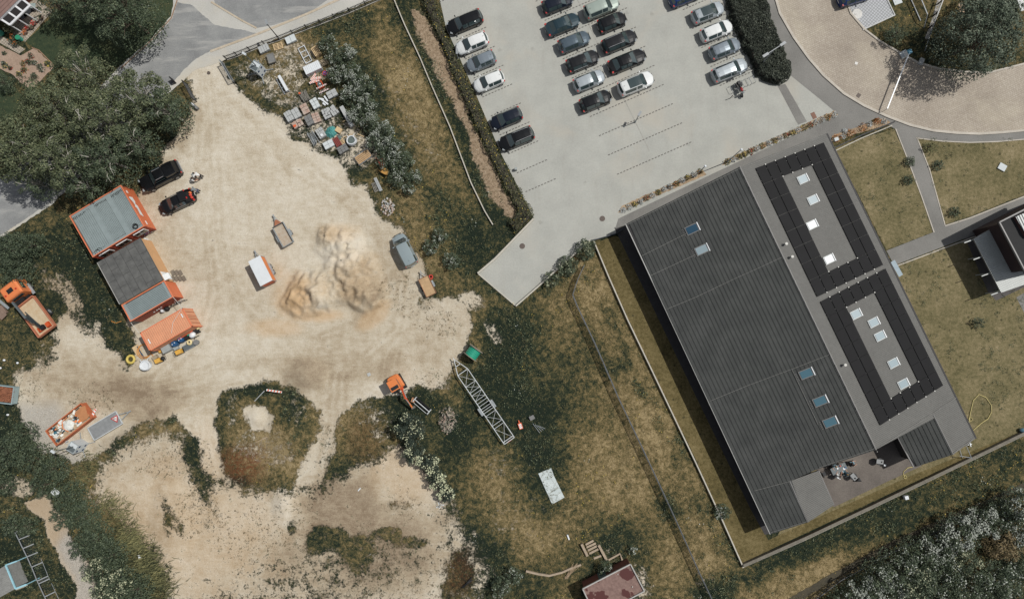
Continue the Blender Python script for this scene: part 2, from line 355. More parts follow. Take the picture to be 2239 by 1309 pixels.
for nm, ch in (('zone_one', (sand, grav, mulch, weed)), ('zone_two', (lush, dry, rust, warm)), ('zone_three', (tone, trk, np.clip(path, 0, 1), pile > .25))):
    a = me.attributes.new(nm, 'FLOAT_COLOR', 'POINT'); a.data.foreach_set('color', np.stack(ch, -1).astype(np.float32).ravel())
t = NT('ground_soil'); pos = t.n('NewGeometry').outputs['Position']; t.co = pos
def chan(nm):
    a = t.n('Attribute', attribute_name=nm); s_ = t.n('SeparateColor', {0: a.outputs['Color']}); return s_.outputs[0], s_.outputs[1], s_.outputs[2], a.outputs['Alpha']
a_s, a_g, a_m, a_w = chan('zone_one'); a_l, a_d, a_r, a_o = chan('zone_two'); a_t, a_k, a_p, a_h = chan('zone_three')
N1 = t.noise(.9, 6, .68); N2 = t.noise(3.2, 6, .72); N3 = t.noise(9, 4, .75); N4 = t.noise(1.7, 6, .7, dist=.6)
sep = t.n('Mapping', {'Vector': pos, 'Rotation': (0, 0, R(-28)), 'Scale': (.35, 2.2, 1)}); N5 = t.noise(1.6, 6, .7, vec=sep.outputs[0], dist=.4)
ss = t.mth('ADD', a_s, t.mth('MULTIPLY', t.mth('SUBTRACT', N1, .5), 1.5)); ss = t.mth('ADD', ss, t.mth('MULTIPLY', t.mth('SUBTRACT', N2, .5), 1.5))
ss = t.mth('ADD', ss, t.mth('MULTIPLY', t.mth('SUBTRACT', N3, .5), .9)); sm = t.step(ss, .36, .66)
wt = t.mth('SUBTRACT', .68, t.mth('MULTIPLY', a_w, .17)); wv = t.mth('ADD', t.mth('MULTIPLY', N2, .5), t.mth('MULTIPLY', N4, .35)); wv = t.mth('ADD', wv, t.mth('MULTIPLY', N3, .15))
wsp = t.step(t.mth('SUBTRACT', wv, wt), .0, .09); wsp = t.mth('MULTIPLY', wsp, t.step(a_w, .05, .3))
sm = t.mth('MULTIPLY', sm, t.mth('SUBTRACT', 1, t.mth('MULTIPLY', wsp, .85)))
tf = t.mth('ADD', t.mth('MULTIPLY_ADD', a_t, .8, .06), t.mth('MULTIPLY', t.mth('SUBTRACT', N1, .5), 1.0)); tf = t.mth('ADD', tf, t.mth('MULTIPLY', t.mth('SUBTRACT', N3, .5), .9))
tf = t.mth('ADD', tf, t.mth('MULTIPLY', t.mth('SUBTRACT', N5, .5), .45)); tf = t.mth('ADD', tf, t.mth('MULTIPLY', a_k, .2))
sc1 = t.ramp(tf, [(.0, C(216,207,189)), (.3, C(199,187,165)), (.6, C(177,161,136)), (1, C(140,122,100))])
sc1 = t.mix(t.mth('MULTIPLY', a_o, .7), sc1, C(206,164,112))
sc1 = t.mix(t.mth('MULTIPLY', a_p, .7), sc1, C(176,152,122))
gr = t.ramp(N3, [(.3, C(120,118,112)), (.5, C(176,172,164)), (.7, C(214,210,200))]); sc1 = t.mix(t.mth('MULTIPLY', a_g, .75), sc1, gr)
gf = t.mth('ADD', t.mth('SUBTRACT', a_d, t.mth('MULTIPLY', a_l, .6)), t.mth('MULTIPLY', t.mth('SUBTRACT', N4, .5), 2.0)); gf = t.mth('ADD', gf, t.mth('MULTIPLY', t.mth('SUBTRACT', N3, .5), 1.5)); gf = t.mth('ADD', gf, t.mth('MULTIPLY', t.mth('SUBTRACT', N2, .5), .8))
gc = t.ramp(gf, [(.0, C(38,48,38)), (.20, C(66,71,50)), (.42, C(102,93,61)), (.65, C(134,117,80)), (1, C(172,152,112))])
gc = t.mix(t.mth('MULTIPLY', a_r, t.step(N2, .3, .65)), gc, C(112,68,42))
mc = t.ramp(N2, [(.3, C(126,108,86)), (.5, C(164,142,116)), (.7, C(192,172,146))]); gc = t.mix(t.step(t.mth('ADD', a_m, t.mth('MULTIPLY', t.mth('SUBTRACT', N2, .5), .9)), .4, .6), gc, mc)
vor = t.n('TexVoronoi', {'Vector': pos, 'Scale': 5.0}); fl = t.mth('LESS_THAN', vor.outputs['Distance'], .13)
fl = t.mth('MULTIPLY', fl, t.mth('GREATER_THAN', N4, .55)); gc = t.mix(t.mth('MULTIPLY', fl, .55), gc, C(176,150,62))
col = t.mix(sm, gc, sc1)
hb = t.mth('ADD', t.mth('MULTIPLY', N2, .6), t.mth('MULTIPLY', N3, .4)); hb = t.mth('MULTIPLY', hb, t.mth('SUBTRACT', 1.5, sm))
t.out(col, .95, hb, .28); t.b.inputs['Specular IOR Level'].default_value = .1
me.materials.append(t.m); o = bpy.data.objects.new('ground', me); COL.objects.link(o); tag(o, kind='structure')

# ---------------------------------------------------------------- paved sheets
def pave(name, stops, s1=.25, s2=6, rough=.85, extra=None, w=(.5, .5), warm=None, bump=.01):
    t = NT(name); t.co = t.n('NewGeometry').outputs['Position']
    f = t.mth('ADD', t.mth('MULTIPLY', t.noise(s1, 5, .6), w[0]), t.mth('MULTIPLY', t.noise(s2, 4, .8), w[1]))
    c = t.ramp(f, [(p, C(*q)) for p, q in stops])
    if warm: c = t.mix(t.mth('MULTIPLY', t.step(t.noise(.11, 4, .6, dist=.5), .5, .68), .6), c, C(*warm))
    if extra: c = extra(t, c)
    MATS[name] = t.m; t.out(c, rough, t.noise(14, 2), bump); t.b.inputs['Specular IOR Level'].default_value = .3; return t.m
def stains(t, c):
    v = t.n('TexVoronoi', {'Vector': t.co, 'Scale': .42, 'Randomness': 1.0}); d = t.mth('ADD', v.outputs['Distance'], t.mth('MULTIPLY', t.noise(5, 3), .12)); m = t.mth('MULTIPLY', t.mth('SUBTRACT', 1, t.step(d, .12, .20)), t.mth('GREATER_THAN', v.outputs['Color'], .52)); c = t.mix(t.mth('MULTIPLY', m, .30), c, C(128,126,118))
    g = t.n('Mapping', {'Vector': t.co, 'Rotation': (0, 0, R(-22)), 'Scale': (1.4, .18, 1)}); return t.mix(t.mth('MULTIPLY', t.step(t.noise(.7, 4, .7, vec=g.outputs[0]), .52, .72), .28), c, C(160,156,146))
pave('parking_paving', [(.3,(158,158,151)),(.5,(174,174,166)),(.7,(188,188,179))], .3, 5, warm=(184,177,163), extra=stains)
def asx(t, c):
    m = t.n('Mapping', {'Vector': t.co, 'Rotation': (0, 0, R(-42)), 'Scale': (.25, 1.6, 1)}); s_ = t.noise(.55, 5, .7, vec=m.outputs[0])
    c = t.mix(t.mth('MULTIPLY', t.step(s_, .5, .66), .5), c, C(182,180,174))
    v = t.n('TexVoronoi', {'Vector': t.co, 'Scale': .22}, feature='DISTANCE_TO_EDGE'); return t.mix(t.mth('MULTIPLY', t.mth('LESS_THAN', v.outputs['Distance'], .004), .18), c, C(96,95,92))
pave('asphalt', [(.35,(118,119,119)),(.5,(140,141,140)),(.65,(160,160,157))], .3, 9, extra=asx)
pave('light_asphalt', [(.35,(172,170,163)),(.5,(188,186,178)),(.65,(202,199,190))], .2, 7, warm=(200,186,160))
pave('footpath_asphalt', [(.35,(112,110,106)),(.5,(131,129,124)),(.65,(146,143,138))], .2, 9)
def cob(t, c):
    m = t.n('Mapping', {'Vector': t.co, 'Rotation': (0, 0, R(28))})
    b = t.n('TexBrick', {'Vector': m.outputs[0], 'Color1': (1,1,1,1), 'Color2': (.86,.84,.82,1), 'Mortar': (.62,.6,.58,1), 'Scale': 1.0, 'Mortar Size': .022, 'Brick Width': .34, 'Row Height': .22})
    return t.mix(.8, c, b.outputs[0], 'MULTIPLY')
pave('cobbled_road', [(.35,(158,147,134)),(.5,(178,167,152)),(.65,(200,190,174))], .16, 4, warm=(200,190,170), extra=cob)
pave('patio_paving', [(.35,(92,86,80)),(.5,(112,104,97)),(.65,(130,122,113))], .3, 7)
def grid(t, c):
    m = t.n('Mapping', {'Vector': t.co, 'Rotation': (0, 0, R(40))})
    b = t.n('TexBrick', {'Vector': m.outputs[0], 'Color1': (1,1,1,1), 'Color2': (.92,.92,.92,1), 'Mortar': (.5,.5,.48,1), 'Mortar Size': .035, 'Brick Width': .3, 'Row Height': .3, 'Scale': 1.0}, offset=0)
    return t.mix(.9, c, b.outputs[0], 'MULTIPLY')
pave('grid_paving', [(.3,(176,178,182)),(.7,(206,208,210))], .3, 6, extra=grid)
pave('kerb_stone', [(.3,(168,160,148)),(.7,(214,206,192))], .8, 8)
pave('terrace_flags', [(.35,(150,140,126)),(.5,(178,166,150)),(.65,(200,188,170))], 1.2, 5, extra=lambda t, c: grid(t, c))
def lawnm(name, st, mow=True):
    t = NT(name); t.co = t.n('NewGeometry').outputs['Position']
    f = t.mth('ADD', t.mth('MULTIPLY', t.noise(.28, 5, .65), .45), t.mth('MULTIPLY', t.noise(2.6, 5, .75), .55))
    f = t.mth('ADD', f, t.mth('MULTIPLY', t.mth('SUBTRACT', t.noise(11, 3, .8), .5), .45))
    c = t.ramp(f, [(p, C(*q)) for p, q in st])
    v = t.n('TexVoronoi', {'Vector': t.co, 'Scale': 1.1}); d = t.mth('ADD', v.outputs['Distance'], t.mth('MULTIPLY', t.noise(4, 3), .16))
    m = t.mth('MULTIPLY', t.mth('SUBTRACT', 1, t.step(d, .20, .30)), t.mth('GREATER_THAN', t.noise(.5, 3), .49)); c = t.mix(t.mth('MULTIPLY', m, .6), c, C(52,54,38))
    MATS[name] = t.m; t.out(c, .95, t.noise(9, 4), .06); t.b.inputs['Specular IOR Level'].default_value = .1; return t.m
lawnm('lawn_grass', [(.32,(76,74,50)),(.45,(110,103,72)),(.56,(134,122,90)),(.7,(162,147,116))])
lawnm('side_lawn', [(.32,(64,62,40)),(.45,(94,84,52)),(.56,(118,105,70)),(.7,(142,128,92))])
lawnm('garden_grass', [(.3,(42,54,42)),(.5,(60,72,52)),(.7,(92,92,62))])
LOT = [(955,-30),(975,60),(1040,205),(1095,335),(1168,478),(1045,597),(1128,668),(1290,525),(1345,513),(1352,490),(1830,247),(1790,215),(1728,165),(1655,-30)]
sheet('parking_lot', LOT, .012, MATS['parking_paving'])
ROADR = [(1688,-30),(1705,30),(1735,82),(1768,128),(1800,165),(1845,205),(1890,232),(1940,255),(1990,274),(2040,286),(2090,291),(2140,293),(2190,290),(2300,280),(2300,145),(2239,140),(2160,160),(2100,157),(2050,150),(2005,137),(1960,112),(1925,92),(1890,65),(1860,30),(1838,-30)]
sheet('cobbled_road', ROADR, .020, MATS['cobbled_road'])
FP = [(1655,-30),(1688,-30),(1705,30),(1735,82),(1768,128),(1800,165),(1845,205),(1890,232),(1940,255),(1990,274),(2040,286),(2090,291),(2140,293),(2190,290),(2300,280),(2300,298),(2239,304),(2180,309),(2120,311),(2060,308),(2003,300),(2030,370),(2066,492),(2120,475),(2239,428),(2300,405),(2300,450),(2239,472),(2100,525),(1955,580),(1938,548),(2040,508),(2015,430),(1985,350),(1960,284),(1915,258),(1822,310),(1618,368),(1368,492),(1345,500),(1352,478),(1832,250),(1790,215),(1728,165),(1700,100),(1672,30)]
sheet('footpath', FP, .016, MATS['footpath_asphalt'])
sheet('footpath', [(1700,188),(1717,184),(1764,266),(1745,273)], .022, MATS['footpath_asphalt'])
sheet('footpath', [(1343,498),(1372,488),(1395,555),(1700,1163),(1672,1168),(1640,1110)], .014, M('path_shade_grey', (66,64,64), .95, .25, 6))  # grey strip at the hall foot, its colour darkened for the eave's shade
sheet('lawn', [(1820,322),(1955,282),(1985,350),(2015,430),(2040,508),(1938,546),(1900,470)], .010, MATS['lawn_grass'], .05)
sheet('lawn', [(2006,303),(2060,310),(2120,313),(2180,311),(2300,302),(2300,403),(2239,426),(2120,473),(2068,490),(2032,370)], .010, MATS['lawn_grass'], .05)
sheet('lawn', [(1955,582),(2100,527),(2300,452),(2300,918),(2239,940),(1990,1040),(1700,1170),(1900,800),(1960,700)], .008, MATS['lawn_grass'])
sheet('lawn', [(1300,532),(1345,515),(1362,522),(1680,1180),(2134,965),(2239,925),(2300,900),(2300,912),(1622,1230),(1590,1160),(1520,1000),(1420,790),(1340,620)], .006, MATS['side_lawn'])
sheet('patio', [(1780,1015),(1900,965),(1975,930),(2015,1018),(1940,1052),(1823,1108)], .018, MATS['patio_paving'])
sheet('pavement', [(384,-30),(900,-30),(815,0),(494,130),(470,140),(430,152),(385,190),(300,262),(110,450),(-60,560),(-60,430),(90,330),(262,145),(330,86),(374,36)], .016, MATS['light_asphalt'], .08)
sheet('road', [(388,5),(420,12),(440,30),(470,55),(540,68),(561,74),(500,97),(460,112),(430,128),(405,150),(378,182),(298,258),(105,446),(-60,556),(-60,420),(92,342),(266,152),(332,92),(376,42)], .020, MATS['asphalt'], .05)
sheet('road', [(462,-30),(470,8),(561,62),(600,55),(674,30),(760,-30)], .020, MATS['asphalt'])
sheet('driveway', [(1838,-30),(1850,10),(1888,65),(1956,33),(1930,-30)], .024, MATS['grid_paving'])
sheet('garden_path', [(-40,60),(20,88),(55,108),(42,118),(-40,72)], .014, MATS['terrace_flags'])
sheet('terrace', [(20,60),(75,-5),(115,25),(55,92),(30,75)], .018, MATS['terrace_flags'])
sheet('lawn', [(55,92),(130,20),(230,-30),(384,-30),(374,36),(330,86),(262,145),(120,150),(85,110)], .010, MATS['garden_grass'], .05)
sheet('lawn', [(0,150),(40,200),(60,230),(20,280),(-40,300),(-40,140)], .008, MATS['garden_grass'], .08)
M('bed_soil', (150,126,108), .95, .2, 5, rgb2=(178,154,134))
sheet('flower_bed', [(-40,90),(0,100),(45,122),(75,105),(120,145),(70,195),(55,190),(30,165),(0,150),(-40,130)], .012, MATS['bed_soil'], .08)
M('bed_soil_warm', (120,100,80), .95, .3, 6, rgb2=(196,170,136))
sheet('flower_bed', [(1350,466),(1360,450),(1535,370),(1545,382)], .026, MATS['bed_soil_warm'], .05)
sheet('flower_bed', [(1578,362),(1585,350),(1825,242),(1832,252)], .026, MATS['bed_soil_warm'], .05)
sheet('flower_bed', [(1815,310),(1820,296),(1935,258),(1950,270)], .024, MATS['bed_soil_warm'], .05)
sheet('dirt_track', [(1720,1330),(1830,1262),(1940,1200),(2040,1155),(2140,1112),(2300,1040),(2300,1026),(2140,1098),(2040,1141),(1940,1186),(1830,1246),(1700,1320)], .11, M('track_earth', (58,55,44), .95, .3, 3, rgb2=(86,78,60)), .07)
sheet('patch', [(2022,84),(2038,42),(2058,-30),(2068,-30),(2047,40),(2029,88)], .011, M('gravel_strip', (130,128,124), .95, .3, 6, rgb2=(190,186,178)))
# kerbs and edgings
def strip(name, pts, w, h, mat, label=None, cat=None, kind=None, z0=0, group=None):
    w3 = [P(*p) for p in pts]; mb = MB(); n = len(w3); L = []; Rr = []
    for i, p in enumerate(w3):
        d = (w3[min(i+1, n-1)]-w3[max(i-1, 0)]).normalized(); s_ = Vector((-d.y, d.x, 0))*w/2; L.append(p+s_); Rr.append(p-s_)
    mb.prism(L+Rr[::-1], z0, h); o = mb.build(name, mat); return tag(o, label, cat, group, kind)
KB = MATS['kerb_stone']
strip('kerb', ROADR[0:15], .30, .12, KB, kind='structure'); strip('kerb', ROADR[15:25], .22, .12, KB, kind='structure')
strip('kerb', [(460,113),(561,76),(674,30),(740,0),(780,-20)], .28, .06, M('sandy_kerb', (176,160,136), .9, .2, 4, rgb2=(200,188,168)), kind='structure')
strip('kerb', [(462,5),(500,28),(530,46),(561,62)], .22, .06, MATS['sandy_kerb'], kind='structure')
strip('kerb', [(1953,584),(2100,529),(2300,454)], .12, .05, KB, kind='structure'); strip('kerb', [(2066,494),(2120,477),(2239,430),(2300,407)], .12, .05, KB, kind='structure')
strip('kerb', [(2005,302),(2032,370),(2066,492)], .12, .05, KB, kind='structure'); strip('kerb', [(1958,282),(1985,350),(2015,430),(2042,508)], .12, .05, KB, kind='structure')
strip('kerb', [(1886,66),(1956,34),(1930,-20)], .16, .10, M('pale_kerb', (196,196,194), .8), kind='structure')
strip('kerb', [(2003,302),(2060,309),(2120,312),(2180,310),(2239,305),(2300,299)], .12, .05, KB, kind='structure')
for px in ([(120,145),(85,110),(70,105)], [(388,0),(375,40),(330,90),(265,150)]): strip('kerb', px, .12, .06, M('rusty_edge', (146,116,92), .9), kind='structure')
GM = M('grate_metal', (96,84,76), .7)
for (x, y, lb) in ((1142,538,'round brown drain cover in the paved ramp west of the big roof'), (1317,478,'round dark drain cover on the parking lot near the planting bed end'), (457,160,'small round drain cover in the sand at the yard entrance')):
    p = P(x, y); o = MB().cyl((p.x, p.y, .02), (p.x, p.y, .045 if x > 900 else .12), .34 if x > 900 else .2, 16).build('drain_cover', GM); tag(o, lb, 'drain cover')
a = P(1779,253); tag(MB().box((a.x, a.y, .03), (.5, .8, .03), RZ(R(25))).build('drain_cover', M('rust_plate', (128,92,76), .8)), 'rust brown rectangular cover on the paving beside the planting bed', 'drain cover')
a = P(1874,31); tag(MB().cyl((a.x, a.y, .02), (a.x, a.y, .05), .62, 20).build('manhole_cover', M('white_concrete', (218,216,210), .8)), 'white round manhole cover on the grey block paving below the blue car', 'manhole cover')
a = P(1872,139); tag(MB().box((a.x, a.y, .03), (.34, .34, .03), RZ(R(-25))).build('drain_cover', M('white_concrete')), 'pale square cover in the middle of the cobbled road', 'drain cover')
a = P(1877,209); tag(MB().box((a.x, a.y, .03), (.45, .5, .03), RZ(R(-35))).build('drain_cover', GM), 'grey square gully grate at the cobbled road edge', 'drain cover')
# painted (inset dark stone) stall lines
DM = M('dark_stone', (100,97,92), .85)
def dashes(name, x0, y0, dx, dy):
    a = P(x0, y0); b = P(x0+dx, y0+dy); d = b-a; L = d.length; d.normalize(); mb = MB(); k = 0; s_ = 0
    while s_ < L:
        m = a+d*(s_+.12); Rm = Matrix((d, Vector((-d.y, d.x, 0)), Vector((0,0,1)))).transposed()
        q = [m+Rm@Vector(v) for v in ((-.13,-.055,.017),(.13,-.055,.017),(.13,.055,.017),(-.13,.055,.017))]; mb.quad(*q); s_ += .42
    return mb
mb_all = MB()
for k in range(-1, 10): m_ = dashes('', 979+k*18.9, 47+k*41.4, 64, -28); mb_all.add(m_.v, m_.f)
for k in range(-1, 9): m_ = dashes('', 1191+k*19.8, 45.4+k*42, 158, -69); mb_all.add(m_.v, m_.f)
for k in range(-1, 5): m_ = dashes('', 1493+k*20.2, 22+k*41.4, 70, -30.5); mb_all.add(m_.v, m_.f)
tag(mb_all.build('stall_marking', DM), kind='structure')
mb = MB()
for s_ in ([(1258,-10),(1290,60),(1345,180),(1372,232),(1420,330)], ):
    w3 = [P(*p) for p in s_]
    for a, b in zip(w3[:-1], w3[1:]):
        d = (b-a).normalized(); n_ = Vector((-d.y, d.x, 0))*.06; z = Vector((0,0,.016)); mb.quad(a-n_+z, b-n_+z, b+n_+z, a+n_+z)
tag(mb.build('paving_seam', M('seam', (162,160,152), .9)), kind='structure')
# ================================================================ BIG BUILDING
tile = NT('roof_tile_dark'); f_ = tile.mth('ADD', tile.mth('MULTIPLY', tile.noise(.5, 4), .5), tile.mth('MULTIPLY', tile.noise(9, 4, .8), .5))
tile.out(tile.ramp(f_, [(.35, C(56,58,57)), (.5, C(67,69,67)), (.68, C(81,82,80))]), .75, tile.noise(12, 3), .02); MATS['roof_tile_dark'] = tile.m
M('roof_sheet_grey', (106,105,101), .6, .10, 2.5); M('roof_gutter', (168,168,164), .5, .1, 2); M('roof_fascia', (52,50,50), .7); M('house_wall', (48,44,42), .85, .1, 2)
M('wire_white', (206,204,196), .6); M('wire_grey', (150,148,142), .6); M('panel_black', (22,22,24), .6, .25, .6)
for k_, v_ in (('panel_black', .12), ('roof_sheet_grey', .25), ('roof_tile_dark', .25)): MATS[k_].node_tree.nodes['Principled BSDF'].inputs['Specular IOR Level'].default_value = v_
M('panel_frame', (120,118,116), .5); M('skylight_frame', (186,190,188), .5)
glassm('glass_blue', (74,112,126), .12); glassm('glass_pale', (148,166,172), .2); glassm('glass_dark', (26,32,36)); glassm('glass_deep', (40,76,98), .1)
M('glare_and_strip_white', (238,240,240), .6)  # white of the cover strips and of panes painted as sun glare
EH, RH = 3.0, 5.7
A0, A1 = P(1368,490,EH), P(1684,1167,EH); R0, R1 = P(1617,365,RH), P(1915,983,RH); E0, E1 = P(1808,292,3.5), P(2134,958,3.5)
def plane(a, b, c):
    n = (b-a).cross(c-a).normalized(); n = n if n.z > 0 else -n; return (a, n)
PLL = plane(A0, A1, R0); PLR = plane(R0, R1, (E0+E1)/2)
def onL(x, y, d=0): p = Pl(x, y, PLL); return p+PLL[1]*d
def onR(x, y, d=0): p = Pl(x, y, PLR); return p+PLR[1]*d
def clipspan(poly, c):
    xs_ = []; n = len(poly)
    for i in range(n):
        (u0, v0), (u1, v1) = poly[i], poly[(i+1)%n]
        if (v0 > c) != (v1 > c): xs_.append(u0+(c-v0)/(v1-v0)*(u1-u0))
    return (min(xs_), max(xs_)) if len(xs_) > 1 else None
def strips(mb, pts, pl, U, V, pitch, prof):
    """surface of parallel strips inside an outline; prof = [(fraction of pitch, lift)]"""
    O = pts[0]; N = pl[1]; uv = [((p-O).dot(U), (p-O).dot(V)) for p in pts]
    v0 = min(q[1] for q in uv); v1 = max(q[1] for q in uv); k = 0; n = int((v1-v0)/pitch)+1
    for i in range(n):
        for (fa, la), (fb, lb) in zip(prof[:-1], prof[1:]):
            va = v0+(i+fa)*pitch; vb = v0+(i+fb)*pitch
            if va >= v1: continue
            vb_ = min(vb, v1-1e-3)
            sa = clipspan(uv, max(va, v0+1e-3)+1e-4); sb = clipspan(uv, max(vb_-1e-4, v0+1e-3))
            if not sa or not sb: continue
            q = [O+U*sa[0]+V*va+N*la, O+U*sa[1]+V*va+N*la, O+U*sb[1]+V*vb_+N*lb, O+U*sb[0]+V*vb_+N*lb]
            mb.quad(*q)
UU = (R1-R0).normalized()
VL = PLL[1].cross(UU).normalized(); VL = VL if VL.z > 0 else -VL        # up the left slope
VR = PLR[1].cross(UU).normalized(); VR = VR if VR.z > 0 else -VR
hall = thing('community_hall', 'long grey hall with dark tiled west slope and two rings of black solar panels', 'building', ((A0+E1)/2)*Vector((1,1,0)) if False else Vector(((A0.x+E1.x)/2, (A0.y+E1.y)/2, 0)))
Lp = [onL(*p) for p in [(1368,490),(1617,365),(1915,983),(1787,1025),(1727,1051),(1766,1141),(1684,1167)]]
Rp = [onR(*p) for p in [(1617,365),(1808,292),(2134,958),(2084,993),(2040,905),(1915,983)]]
TP = [(0, .045), (.97, .0), (1.0, .0), (1.0, .045)]
mb = MB(); strips(mb, Lp, PLL, UU, VL, .47, [(0,.05),(.12,.048),(1,.0),(1,.05)])
rf = mb.build('tiled_roof', 'roof_tile_dark', hall, world=True)
mb = MB(); strips(mb, Rp, PLR, -VR, UU, .19, [(0,.0),(.55,.0),(.62,.035),(.93,.035),(1,.0)])
rr = mb.build('metal_roof', 'roof_sheet_grey', hall, world=True)
mb = MB()
for pts in (Lp, Rp): mb.prism([p-Vector((0,0,.03)) for p in pts], .26, None)
WG = plane(onR(2040,905), onR(2084,993), P(1981,988,3.0))
def onW(x, y): return Pl(x, y, WG)
Wp = [onW(*p) for p in [(1963,955),(2040,905),(2084,993),(1998,1021)]]
VW = WG[1].cross(UU).normalized(); VW = VW if VW.z > 0 else -VW
m2 = MB(); strips(m2, Wp, WG, UU, VW, .47, [(0,.05),(.12,.048),(1,.0),(1,.05)]); m2.build('wing_roof', 'roof_tile_dark', hall, world=True)
PG = plane(onL(1727,1051), onL(1766,1141), P(1806,1065,3.1))
Pp = [Pl(*p, PG) for p in [(1727,1051),(1790,1028),(1823,1103),(1766,1141)]]
VP = PG[1].cross(UU).normalized(); VP = VP if VP.z > 0 else -VP
m2 = MB(); strips(m2, Pp, PG, -VP, UU, .19, [(0,.0),(.55,.0),(.62,.035),(.93,.035),(1,.0)]); m2.build('porch_roof', 'roof_sheet_grey', hall, world=True)
for pts in (Wp, Pp): mb.prism([p-Vector((0,0,.03)) for p in pts], .24, None)
mb.build('fascia', 'roof_fascia', hall, world=True)
def inset(pts, d):
    c = sum((p for p in pts), Vector((0,0,0)))/len(pts); o = []; n = len(pts)
    ar = sum(pts[i].x*pts[(i+1)%n].y-pts[(i+1)%n].x*pts[i].y for i in range(n)); sg = 1 if ar > 0 else -1
    for i in range(n):
        a = pts[i-1]; b = pts[i]; c_ = pts[(i+1)%n]; d1 = (b-a).to_2d().normalized(); d2 = (c_-b).to_2d().normalized()
        n1 = Vector((-d1.y, d1.x))*sg; n2 = Vector((-d2.y, d2.x))*sg; m = (n1+n2); m = m/max(.35, m.length_squared/2)
        o.append(Vector((b.x+m.x*d, b.y+m.y*d, 0)))
    return o
mb = MB()
wl = inset([Vector((p.x, p.y, 0)) for p in Lp[:4]+Lp[4:]], .7); mb.prism(wl, 0, 2.65)
wr = inset([Vector((p.x, p.y, 0)) for p in Rp], .6); mb.prism(wr, .001, 2.9)
mb.prism(inset([Vector((p.x, p.y, 0)) for p in Wp], .5), .002, 2.6); mb.prism(inset([Vector((p.x, p.y, 0)) for p in Pp], .4), .002, 2.7)
mb.build('wall', 'house_wall', hall, world=True)
# gable infill between walls and roof at both ends
mb = MB()
for a, b, c_ in ((Lp[0], R0, Rp[1]), (Lp[3], R1, Rp[5])):
    aa = a+UU*(.75 if a is Lp[0] else -.75); bb = b+UU*(.75 if a is Lp[0] else -.75); cc = c_+UU*(.75 if a is Lp[0] else -.75)
    dz = Vector((0,0,.32)); g = [Vector((aa.x, aa.y, 2.5)), aa-dz, bb-dz, cc-dz, Vector((cc.x, cc.y, 2.5))]; mb.quad(*g)
mb.build('gable', 'house_wall', hall, world=True)
# windows along the west wall and the east wall
for (a, b, n_, off) in ((wl[0], wl[6], 9, -1), (wr[1], wr[2], 8, 1)):
    d = (b-a).normalized(); nn = Vector((d.y, -d.x, 0)); 
    if nn.dot(a-hall.location) < 0: nn = -nn
    for k in range(n_):
        c_ = a.lerp(b, (k+.6)/(n_+.2))+Vector((0,0,1.5))+nn*.02; Mx = Matrix((d, nn, Vector((0,0,1)))).transposed()
        w = MB().box(c_, (1.5, .10, 1.25), Mx).build('window', 'skylight_frame', hall, world=True)
        g = MB().box(c_+nn*.05, (1.34, .04, 1.1), Mx); g.v = [p-hall.location for p in g.v]; g.build('pane', 'glass_dark', w)
# gutters, ridge, lightning wires
def line3(mb, pts, r, lift=.06): mb.tube([p+Vector((0,0,lift)) for p in pts], r, 5)
mb = MB(); mb.beam(A0+Vector((0,0,-.02)), A1+Vector((0,0,-.02)), .10, .12); mb.build('gutter', 'roof_gutter', hall, world=True)
mb = MB(); mb.beam(Rp[1], Rp[2], .16, .12); mb.build('gutter', 'roof_fascia', hall, world=True)
mb = MB(); mb.beam(R0+Vector((0,0,.05)), R1+Vector((0,0,.05)), .16, .05); mb.build('ridge_cap', 'panel_frame', hall, world=True)
mb = MB(); line3(mb, [R0, R1], .02, .16)
k = 0
while k < 37: q = R0+UU*k; mb.beam(q+Vector((0,0,.05)), q+Vector((0,0,.18)), .09, .09); k += 1.3
for pts in ([(1402,560),(1502,510)],[(1421,603),(1520,557)],[(1459,675),(1520,650),(1600,612),(1660,585),(1708,563)],[(1552,876),(1640,840),(1735,805),(1812,775)],[(1731,808),(1788,928)],[(1648,1072),(1727,1051)],[(1368,493),(1617,369)],[(1684,1163),(1766,1138)],[(1790,1021),(1913,979)]): line3(mb, [onL(*p) for p in pts], .016, .10)
for pts in ([(1620,368),(1806,296)],[(1788,654),(1932,583)],[(2130,956),(2084,989)],[(2040,905),(2084,993)],[(1917,980),(2040,902),(2090,868)]): line3(mb, [onR(*p) for p in pts], .016, .10)
mb.build('lightning_wire', 'wire_grey', hall, world=True)
mb = MB(); mb.beam(Pp[0], Pp[3], .1, .06); mb.beam(Wp[1], Wp[2], .12, .06); mb.beam(Wp[0], Wp[3], .14, .1); mb.beam(Pp[1], Pp[2], .12, .1); mb.build('verge_trim', 'panel_frame', hall, world=True)
